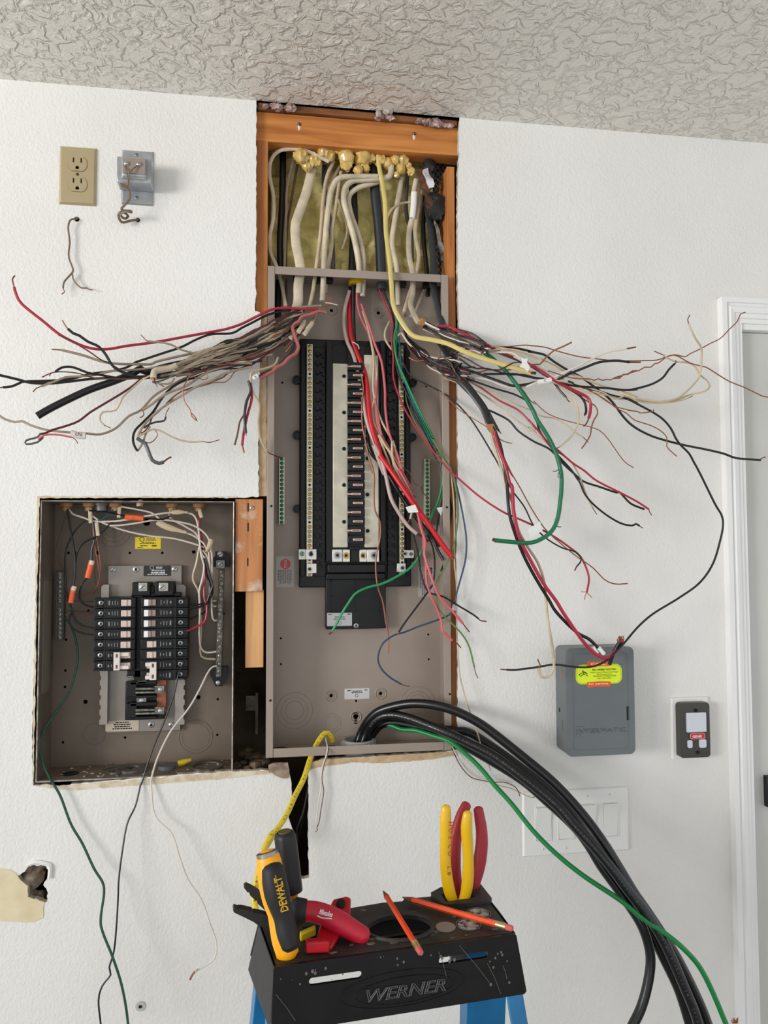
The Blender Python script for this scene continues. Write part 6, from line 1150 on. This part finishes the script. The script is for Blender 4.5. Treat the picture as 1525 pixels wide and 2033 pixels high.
k.tube([LF(a, b_, .0005) for a, b_ in ellipse(.163, .050, .043, .034, 36)] + [LF(.206, .050, .0005)], .003, 6); k.build('recess_rim', M_CAPT, T)
k = MB(); k.plate([(.226, .120), (.232, .082), (.262, .078), (.300, .082), (.302, .128), (.245, .133)], [sl], LF(0, 0, 0), LU, LV, VZ, 0, .006); k.build('tool_pad', M_CAPT, T, bevel=.002)
k = MB(); k.plate([(a, b_) for a, b_ in ellipse(.163, .050, .039, .029, 24)], [], LF(0, 0, 0), LU, LV, VZ, -.040, -.037); k.plate([(.120, .046), (.205, .046), (.205, .051), (.120, .051)], [], LF(0, 0, 0), LU, LV, VZ, -.020, -.008); k.build('recess_floor', M_CAP, T)
# front apron with two slots, side and rear aprons
W2 = [(-.004, -.072), (.309, -.072), (.302, -.03), (.2965, 0), (0, 0)]
sl1 = rrect(.0405, .1025, -.0262, -.0175, .004, 4); sl2 = rrect(.1965, .2585, -.0235, -.0155, .003, 4)
k = MB(); nrm = (-LV).normalized(); k.plate([(-.0025, -.071), (.0, -.073), (.306, -.073), (.309, -.070), (.2965, -.002), (.294, 0), (.002, 0), (0, -.002)], [sl1, sl2], LF(0, 0, 0), LU, VZ, nrm, -.001, .003); fa = k.build('front_apron', M_CAP, T, bevel=.001)
k = MB(); e_ = ellipse(.152, -.0442, .076, .0205, 50); k.tube([LF(a, -.0032, b_) for a, b_ in e_ + e_[:1]], .0007, 5); e_ = ellipse(.1545, -.0462, .060, .0150, 50); k.tube([LF(a, -.0032, b_) for a, b_ in e_ + e_[:1]], .0007, 5); k.build('embossed_oval', M_CAP, fa)
k = MB(); text_mb(k, 'WERNER', LF(.107, -.0034, -.0535), LU, VZ, .0195, outline=.0006, shear=.25, width=.098); k.build('embossed_lettering', mat('edge_gloss_grey', (74, 74, 76), .35), fa)  # lighter grey paints the gloss on the edges of the black letters
k = MB()
for sgn, A_, B_, C_, D__ in ((1, (.2965, 0, 0), (.302, .125, 0), (.316, .128, -.060), (.309, 0, -.073)), (-1, (0, 0, 0), (-.0065, .103, 0), (-.020, .100, -.052), (-.003, 0, -.073))):
    q = MB(); P = [LF(*A_), LF(*B_), LF(*C_), LF(*D__)]; o_ = [p - LU*.004*sgn for p in P]; q.add(P + o_, [(0, 1, 2, 3), (7, 6, 5, 4), (0, 4, 5, 1), (1, 5, 6, 2), (2, 6, 7, 3), (3, 7, 4, 0)]); q.build('side_apron', M_CAP, T, bevel=.001)
q = MB(); q.plate([(-.016, -.040), (.312, -.040), (.302, -.001), (-.006, -.001)], [], LF(0, .108, 0), LU, VZ, LV, 0, .004); q.build('rear_apron', M_CAP, T)
# rails, steps, spreaders
def rail(name, u0, u1, v0, v1, su, sv, m=M_BLUE, w0=-.035):
    q = MB(); h = HL + w0; q2 = []
    for w, s in ((w0, 0), (-HL, 1)): q2 += [LF(u0 + su*s, v0 + sv*s, w), LF(u1 + su*s, v0 + sv*s, w), LF(u1 + su*s, v1 + sv*s, w), LF(u0 + su*s, v1 + sv*s, w)]
    q.add(q2, [(0, 3, 2, 1), (4, 5, 6, 7), (0, 1, 5, 4), (1, 2, 6, 5), (2, 3, 7, 6), (3, 0, 4, 7)]); return q
r_ = rail('', .280, .301, .006, .011, .10, -.24); rail_w = rail('', .296, .301, .008, .052, .10, -.24); r_.v += rail_w.v; r_.f += [tuple(i+8 for i in f) for f in rail_w.f]; r_.m += rail_w.m; r_.build('front_rail', M_BLUE, T, bevel=.001)
r_ = rail('', .000, .021, .006, .011, -.10, -.24); rail_w = rail('', .000, .005, .008, .052, -.10, -.24); r_.v += rail_w.v; r_.f += [tuple(i+8 for i in f) for f in rail_w.f]; r_.m += rail_w.m; r_.build('front_rail', M_BLUE, T, bevel=.001)
rail('', .262, .318, .070, .098, .08, .30).build('rear_rail', M_BLUE, T, bevel=.001); rail('', -.010, .012, .070, .098, -.06, .30).build('rear_rail', M_BLUE, T, bevel=.001)
for i in range(3):
    t = (.3*(i+1) - .035)/(HL-.035); k = MB(); k.obox(LF(.004-.10*t, .01-.24*t, -.3*(i+1)), LU*(.294+.20*t), LV*.075, VZ*.02); k.build('step', mat('ladder_aluminium', (176, 178, 180), .4, .8), T, bevel=.001)
k = MB(); k.disc((0, 0, 0), .01, .001); 
def hdisc(u, v, r, h, name, m, par=None, w0=.0): q = MB(); q.lathe(LF(u, v, w0), (0, 0, 1), [(0, r), (h, r)], 26); return q.build(name, m, par)
tag(hdisc(.2177, .0338, .0125, .0012, 'metal_slug', mat('dull_slug', (138, 130, 122), .55, .2), None, .0004), 'flat grey round slug lying on the ladder top', 'slug')
for u_, v_ in ((.248, .034), (.271, .058)):
    lg = hdisc(u_, v_, .0135, .0005, 'round_label', mat('worn_white_label', (190, 186, 180), .6, vscale=130, rgb2=(40, 38, 38)), T, .0002); q = MB()
    q.tube([LF(u_+.0155*math.cos(t*.2618), v_+.0155*math.sin(t*.2618), .0006) for t in range(25)], .0006, 4); q.build('label_ring', mat('worn_grey', (110, 106, 102), .5), lg)
# dried plaster spots on the tray
q = MB(); rd = random.Random(21)
for i in range(46):
    u_, v_ = rd.uniform(.02, .29), rd.uniform(.004, .11); 
    if ((u_-.163)/.044)**2 + ((v_-.05)/.034)**2 < 1 or (.04 < u_ < .09 and .04 < v_ < .09) or (u_ > .22 and v_ > .07): continue
    r_ = rd.uniform(.0012, .006); q.plate([(u_+r_*rd.uniform(.5, 1.3)*math.cos(t*.7), v_+r_*rd.uniform(.3, .8)*math.sin(t*.7)) for t in range(9)], [], LF(0, 0, 0), LU, LV, VZ, 0, .0006)
tag(q.build('plaster_spots', mat('plaster_spot', (122, 110, 96), .9, vscale=90, rgb2=(74, 66, 58)), T), None, kind='stuff')
q = MB()
for i in range(34):
    a_, b_ = rd.choice(((.03, -.008), (.15, -.010), (.2, -.012), (.285, -.05), (.29, -.03), (.06, -.012), (.29, -.02))); a_ += rd.uniform(-.03, .02); b_ += rd.uniform(-.012, .006)
    if not (.004 < a_ < .293): continue
    r_ = rd.uniform(.0004, .0019); q.plate([(a_+r_*math.cos(t), b_+r_*math.sin(t)*1.3) for t in range(6)], [], LF(0, 0, 0), LU, VZ, nrm, .003, .0035)
for a_, b_, c_, e_ in ((.222, -.004, .262, -.055), (.196, -.008, .206, -.04), (.278, -.035, .283, -.052), (.003, -.030, .025, -.062), (.258, -.03, .275, -.068)): q.tube([LF(a_, -.0033, b_), LF((a_+c_)/2+.001, -.0033, (b_+e_)/2), LF(c_, -.0033, e_)], .0003, 4)
tag(q.build('scratches', mat('pale_scratch', (104, 98, 92), .8), T), None, kind='stuff')
# ================================================================ tools on the ladder
def grip(pts, rad, name, m, parent, n=16, flat=.8):
    C = catmull(pts, .004); N = len(C); R = []
    for i in range(N):
        t = i/(N-1)*(len(rad)-1); j = min(int(t), len(rad)-2); R.append(rad[j] + (rad[j+1]-rad[j])*(t-j))
    a = (C[0]-C[1]).normalized(); C = [C[0] + a*R[0]*.55, C[0] + a*R[0]*.35] + C; R = [R[0]*.35, R[0]*.75] + R
    b_ = (C[-1]-C[-2]).normalized(); C += [C[-1] + b_*R[-1]*.4]; R += [R[-1]*.6]
    k = MB(); k.tube(C, R, n, flat); return k.build(name, m, parent)
def L_(s, v):   # points in a plane of the ladder frame; v may be (start, end)
    R = parse(s); n = len(R); v = v if isinstance(v, tuple) else (v, v); return [UPL(p[0], p[1], L0 + LV*(v[0]+(v[1]-v[0])*i/max(1, n-1)), LV) for i, p in enumerate(R)]
def pliers(lab, col, hl, hr, v, rads, pivot, lettering=None):
    b0 = (hl[-1]+hr[-1])/2; T = thing('lineman_pliers', (b0.x, b0.y, HL-.03), lab, 'pliers')
    g_ = grip(hl, rads, 'handle', col, T); grip(hr, rads, 'handle', col, T)
    k = MB(); a = (hl[-1]+hr[-1])/2; k.cyl(a + Vector((0, -.007, -.012)), a + Vector((0, .007, -.012)), .011, 20); k.obox(a + Vector((-.011, -.005, -.075)), VX*.022, Vector((0, .010, 0)), VZ*.065)
    k.tube([hl[-1], a + Vector((0, 0, -.014))], [.006, .008], 8); k.tube([hr[-1], a + Vector((0, 0, -.014))], [.006, .008], 8); k.build('steel_head', mat('tool_steel', (96, 94, 92), .4, .8), T, bevel=.0015); return T, g_
M_YG = mat('yellow_grip', (226, 180, 8), .3, coat=.2); M_RG = mat('red_grip', (168, 36, 50), .45, var=.1, vscale=20)
hl = L_('P 695,205 690,300 692,400 690,550 688,700 700,850 728,1000 765,1105', (.098, .098)); hr = L_('P 900,262 890,350 890,450 898,550 905,700 902,850 885,1000 850,1105', (.090, .096))
T1, g_ = pliers('pliers with yellow handles standing in the ladder top', M_YG, hl, hr, .1, [.0064, .0080, .0078, .0074, .0076, .0080, .0080, .0068], None)
k = MB(); C = catmull(L_('P 716,330 718,400 716,560 710,700 710,810', (.0865, .0885)), .001); L = [0]
for i in range(1, len(C)): L.append(L[-1] + (C[i]-C[i-1]).length)
pos = 0; txt = 'HUECO  Leo'
for ch in txt:
    i = next((i for i in range(1, len(L)) if L[i] >= pos), len(L)-1)
    if ch != ' ':
        t = (C[i]-C[max(0, i-3)]).normalized(); tc = (CAM - C[i]).normalized(); n_ = (tc - t*tc.dot(t)).normalized(); text_mb(k, ch, C[i] + n_*.0012, t, n_.cross(t), .0086, bold=.00012)
    pos += .0098 if ch != ' ' else .0048
k.build('lettering', mat('red_marker', (150, 62, 20), .6), g_)
hl = L_('P 888,180 850,260 815,360 785,480 772,620 772,760 785,880 800,1000 815,1080', (.122, .118)); hr = L_('P 1000,222 1015,320 1030,420 1032,540 1020,660 1000,780 975,880 950,980 925,1070', (.126, .119))
pliers('pliers with red handles standing behind the yellow ones in the ladder top', M_RG, hl, hr, .12, [.0070, .0080, .0084, .0090, .0094, .0088, .0078, .0066], None)
# black screwdriver
a, b_ = L_('M 500,150 568,690', .093); ax = (b_-a).normalized(); Ln = (b_-a).length; T = thing('black_screwdriver', LF(.055, .1, -.02), 'screwdriver with a plain black handle standing upright behind the yellow-black tool', 'screwdriver')
M_SDB = mat('ribbed_black_rubber', (18, 19, 20), .5)
k = MB(); n_ = 24; prof = [(0, .010), (.002, .0125), (.006, .0138), (.03, .0142), (.075, .0135), (Ln*.80, .0128), (Ln*.92, .0100), (Ln, .0075)]; xx = ax.orthogonal().normalized(); yy = ax.cross(xx)
for t, r in prof:
    for j in range(n_): w = 2*math.pi*j/n_; rr = r*(.95 if j % 4 == 0 and .004 < t < Ln*.85 else 1); k.v.append(a + ax*t + xx*math.cos(w)*rr + yy*math.sin(w)*rr)
for i in range(len(prof)-1):
    for j in range(n_): q_ = i*n_+j; w = i*n_+(j+1) % n_; k.f.append((q_, w, w+n_, q_+n_)); k.m.append(0)
k.f.append(tuple(range(n_))[::-1]); k.m.append(0); k.build('handle', M_SDB, T)
k = MB(); k.lathe(a, -ax, [(-.001, .0085), (.0012, .0082)], 20); k.build('end_cap', mat('olive_cap', (84, 82, 34), .5), T)
k = MB(); k.lathe(b_, ax, [(-.002, .0078), (.016, .0060)], 18); k.build('ferrule', mat('amber_ferrule', (226, 150, 20), .35), T)
k = MB(); k.cyl(b_, b_ + ax*.09, .0032, 12); k.build('shaft', mat('tool_steel', (96, 94, 92)), T)
# yellow and black folding tool handle
T = thing('yellow_black_tool', LF(.02, .02, 0), 'yellow and black tool handle with a flat steel end leaning on the ladder top', 'tool')
S = 'M 340,385 360,480 385,640 420,800 455,940 475,1060 500,1180 530,1310'; C = L_(S, (.035, .016)); M_DY = mat('bright_tool_yellow', (250, 170, 14), .4)
grip(C, [.0140, .0158, .0160, .0155, .0135, .0138, .0145, .0130], 'handle', M_DY, T, 20, .85)
k = MB(); a = C[0]; ax = (C[1]-C[0]).normalized(); k.lathe(a - ax*.0035, -ax, [(-.003, .0128), (.0015, .0128), (.0025, .011)], 22); k.build('strike_cap', mat('satin_steel', (150, 146, 142), .3, .9), T)
C2 = L_('M 385,490 408,640 445,800 490,940 515,1060 540,1160 562,1235', (.026, .008)); grip(C2, [.0128, .0145, .0148, .0130, .0120, .0124, .0105], 'rubber_grip', mat('tool_black_rubber', (20, 20, 22), .6), T, 20, 1.12)
k = MB(); A_, B_ = L_('M 536,885 464,553', .003); tc = (CAM-A_).normalized(); u_ = (B_-A_).normalized(); n_ = (tc-u_*tc.dot(u_)).normalized(); text_mb(k, 'DEWALT', A_ + n_*.001, u_, n_.cross(u_), .0125, width=(B_-A_).length*.97, bold=.0002); rg_ = T.children[2]
A2, B2 = L_('M 492,893 412,556', .003); k.tube([A2 + n_*.0012, B2 + n_*.0012], .0004, 4); k.build('lettering', mat('tool_print_yellow', (206, 160, 20), .5), rg_)
# red handled pliers with long toothed jaws
T = thing('long_jaw_pliers', LF(.0, .06, 0), 'pliers with black toothed jaws and red grips lying on the ladder top', 'pliers')
M_JAW = mat('black_oxide_steel', (52, 52, 50), .5, .5)
def jaw(s, v, th_, name='jaw'):
    P = L_(s, v); k = MB(); n = len(P); k.add(P + [p + LV*th_ for p in P], [tuple(range(n)), tuple(range(n, 2*n))[::-1]] + [(i, (i+1) % n, (i+1) % n + n, i+n) for i in range(n)]); return k.build(name, M_JAW, T, smooth=False)
jaw('M 118,682 140,662 200,690 280,740 340,800 420,900 400,960 345,920 300,880 268,850 262,824 246,830 240,800 224,802 216,770 200,776 190,745 174,752 164,722 150,724', .060, .012)
jaw('M 14,895 24,872 60,884 76,880 84,894 100,882 108,898 124,886 132,903 148,892 156,908 172,898 180,914 196,904 206,920 222,916 300,932 380,960 460,1040 460,1100 390,1110 300,1060 240,1028 210,1005 120,960 24,915', .055, .012)
k = MB(); a, = L_('M 440,1010', .052); k.cyl(a, a + LV*.02, .014, 22); k.build('pivot', M_JAW, T)
k = MB(); P = L_('M 450,980 555,905 625,890', (.058, .058)); k.tube(catmull(P), [.011]*len(catmull(P)), 10, .5); k.build('steel_neck', mat('tool_steel', (96, 94, 92)), T)
P = L_('M 600,893 690,905', (.058, .056)); grip(P, [.0155, .0150], 'grip_collar', mat('tool_black_rubber', (34, 34, 36)), T, 18, .8)
M_MR = mat('red_soft_grip', (186, 22, 50), .42); P = L_('M 675,902 780,905 880,935 980,985 1080,1045 1180,1105 1265,1150', (.056, .030)); g_ = grip(P, [.0125, .0122, .0126, .0134, .0130, .0122, .0108], 'grip', M_MR, T, 20, .8)
k = MB(); A_, B_ = L_('M 815,925 940,955', .036); u_ = (B_-A_).normalized(); tc = (CAM-A_).normalized(); n_ = (tc-u_*tc.dot(u_)).normalized(); text_mb(k, 'Milwaukee', A_ + n_*.004, u_, n_.cross(u_), .0085, shear=.35, width=(B_-A_).length, bold=.00015)
P = L_('M 800,942 870,960 840,962 940,970', .0355); k.tube([p_ + n_*.004 for p_ in P], .0006, 4); k.build('lettering', mat('silver_print', (222, 214, 214), .4), g_)
# red cable stripper
T = thing('cable_stripper', LF(.1, .08, 0), 'flat red plastic tool with a black bolt, crossing under the red grip', 'tool'); M_RP = mat('glossy_red_plastic', (182, 18, 34), .3)
k = MB(); P = L_('M 940,830 962,785 1085,755 1130,775 1125,920 1110,970 1020,1120 950,1240 905,1262 800,1215 795,1180 840,1020 945,930', .078); 
vs_ = []
for p in P: t = min(1, max(0, (p.z - P[8].z)/(P[2].z - P[8].z))); vs_.append(UPL(*[*(lambda r: r)((0, 0))], L0, LV) if False else p)
def toplane(s, tilt0, tilt1):   # polygon on a sloping plane of the ladder frame
    R = parse(s); ys = [r[1] for r in R]; lo, hi = min(ys), max(ys); return [UPL(r[0], r[1], L0 + LV*(tilt0 + (tilt1-tilt0)*(hi-r[1])/(hi-lo)), LV) for r in R]
P = toplane('M 940,830 962,785 1085,755 1130,775 1125,920 1110,970 1020,1120 950,1240 905,1262 800,1215 795,1180 840,1020 945,930', .010, .100); n = len(P); nn = Vector((0, .6, -1)).normalized()*.010; k = MB()
k.add(P + [p + nn for p in P], [tuple(range(n)), tuple(range(n, 2*n))[::-1]] + [(i, (i+1) % n, (i+1) % n + n, i+n) for i in range(n)]); bd = k.build('body', M_RP, T, bevel=.002)
w = L_('M 1032,830', .083)[0]; k = MB(); k.lathe(w, (0, -.8, .6), [(-.006, .0058), (.002, .0058), (.003, .004)], 16); k.lathe(w + Vector((0, -.002, .002)), (0, -.8, .6), [(0, .003), (.002, .003)], 6); k.build('bolt', M_BLKM, T)
k = MB(); a = L_('M 708,1255', .012)[0]; b_ = L_('M 930,1250', .010)[0]; k.obox(a + VZ*-.006, b_-a, LV*.012, VZ*.013); o = k.build('red_clip', M_RP, bevel=.002); tag(o, 'short red plastic piece lying at the front of the ladder top', 'plastic clip')
a, b_ = L_('M 650,1150 800,1085', (.045, .05)); k = MB(); k.obox(a - VZ*.006, (b_-a), LV*.008, VZ*.010); tag(k.build('yellow_driver_bit', mat('yellow_bit', (216, 196, 20), .4), bevel=.002), 'short yellow stick lying over the square hole of the ladder top', 'plastic stick')
# pencils
def pencil(a, b_, lab):     # a = point, b = eraser end
    ax = (b_-a).normalized(); Ln = (b_-a).length; T = thing('pencil', (a+b_)/2, lab, 'pencil'); R_ = .0038
    k = MB(); k.tube([a + ax*.016, b_ - ax*.022], R_, 6); k.build('barrel', mat('orange_lacquer', (232, 74, 22), .25, coat=.4), T)
    k = MB(); k.tube([a + ax*.003, a + ax*.0165], [.0011, R_], 10); k.build('sharpened_wood', mat('pencil_wood', (120, 70, 50), .7), T)
    k = MB(); k.tube([a, a + ax*.0035], [.0003, .0012], 8); k.build('lead', M_INK, T)
    k = MB(); k.lathe(b_ - ax*.022, ax, [(0, .0039), (.003, .0041), (.004, .0037), (.006, .0041), (.008, .0037), (.010, .0041), (.013, .0039)], 14); k.build('ferrule', mat('gold_ferrule', (206, 184, 128), .3, .8), T)
    k = MB(); k.lathe(b_ - ax*.010, ax, [(0, .0036), (.008, .0036), (.010, .0028)], 14); k.build('eraser', mat('pink_eraser', (206, 96, 92), .8), T)
    return T
pencil(L_('P 97,992', .112)[0], UZ(*px('P', 458, 1585), HL+.006), 'orange pencil lying across the big oval recess, pointing away')
pencil(L_('P 276,1053', .116)[0], UZ(*px('P', 1325, 1352), HL+.007), 'orange pencil lying towards the front right corner of the ladder top')
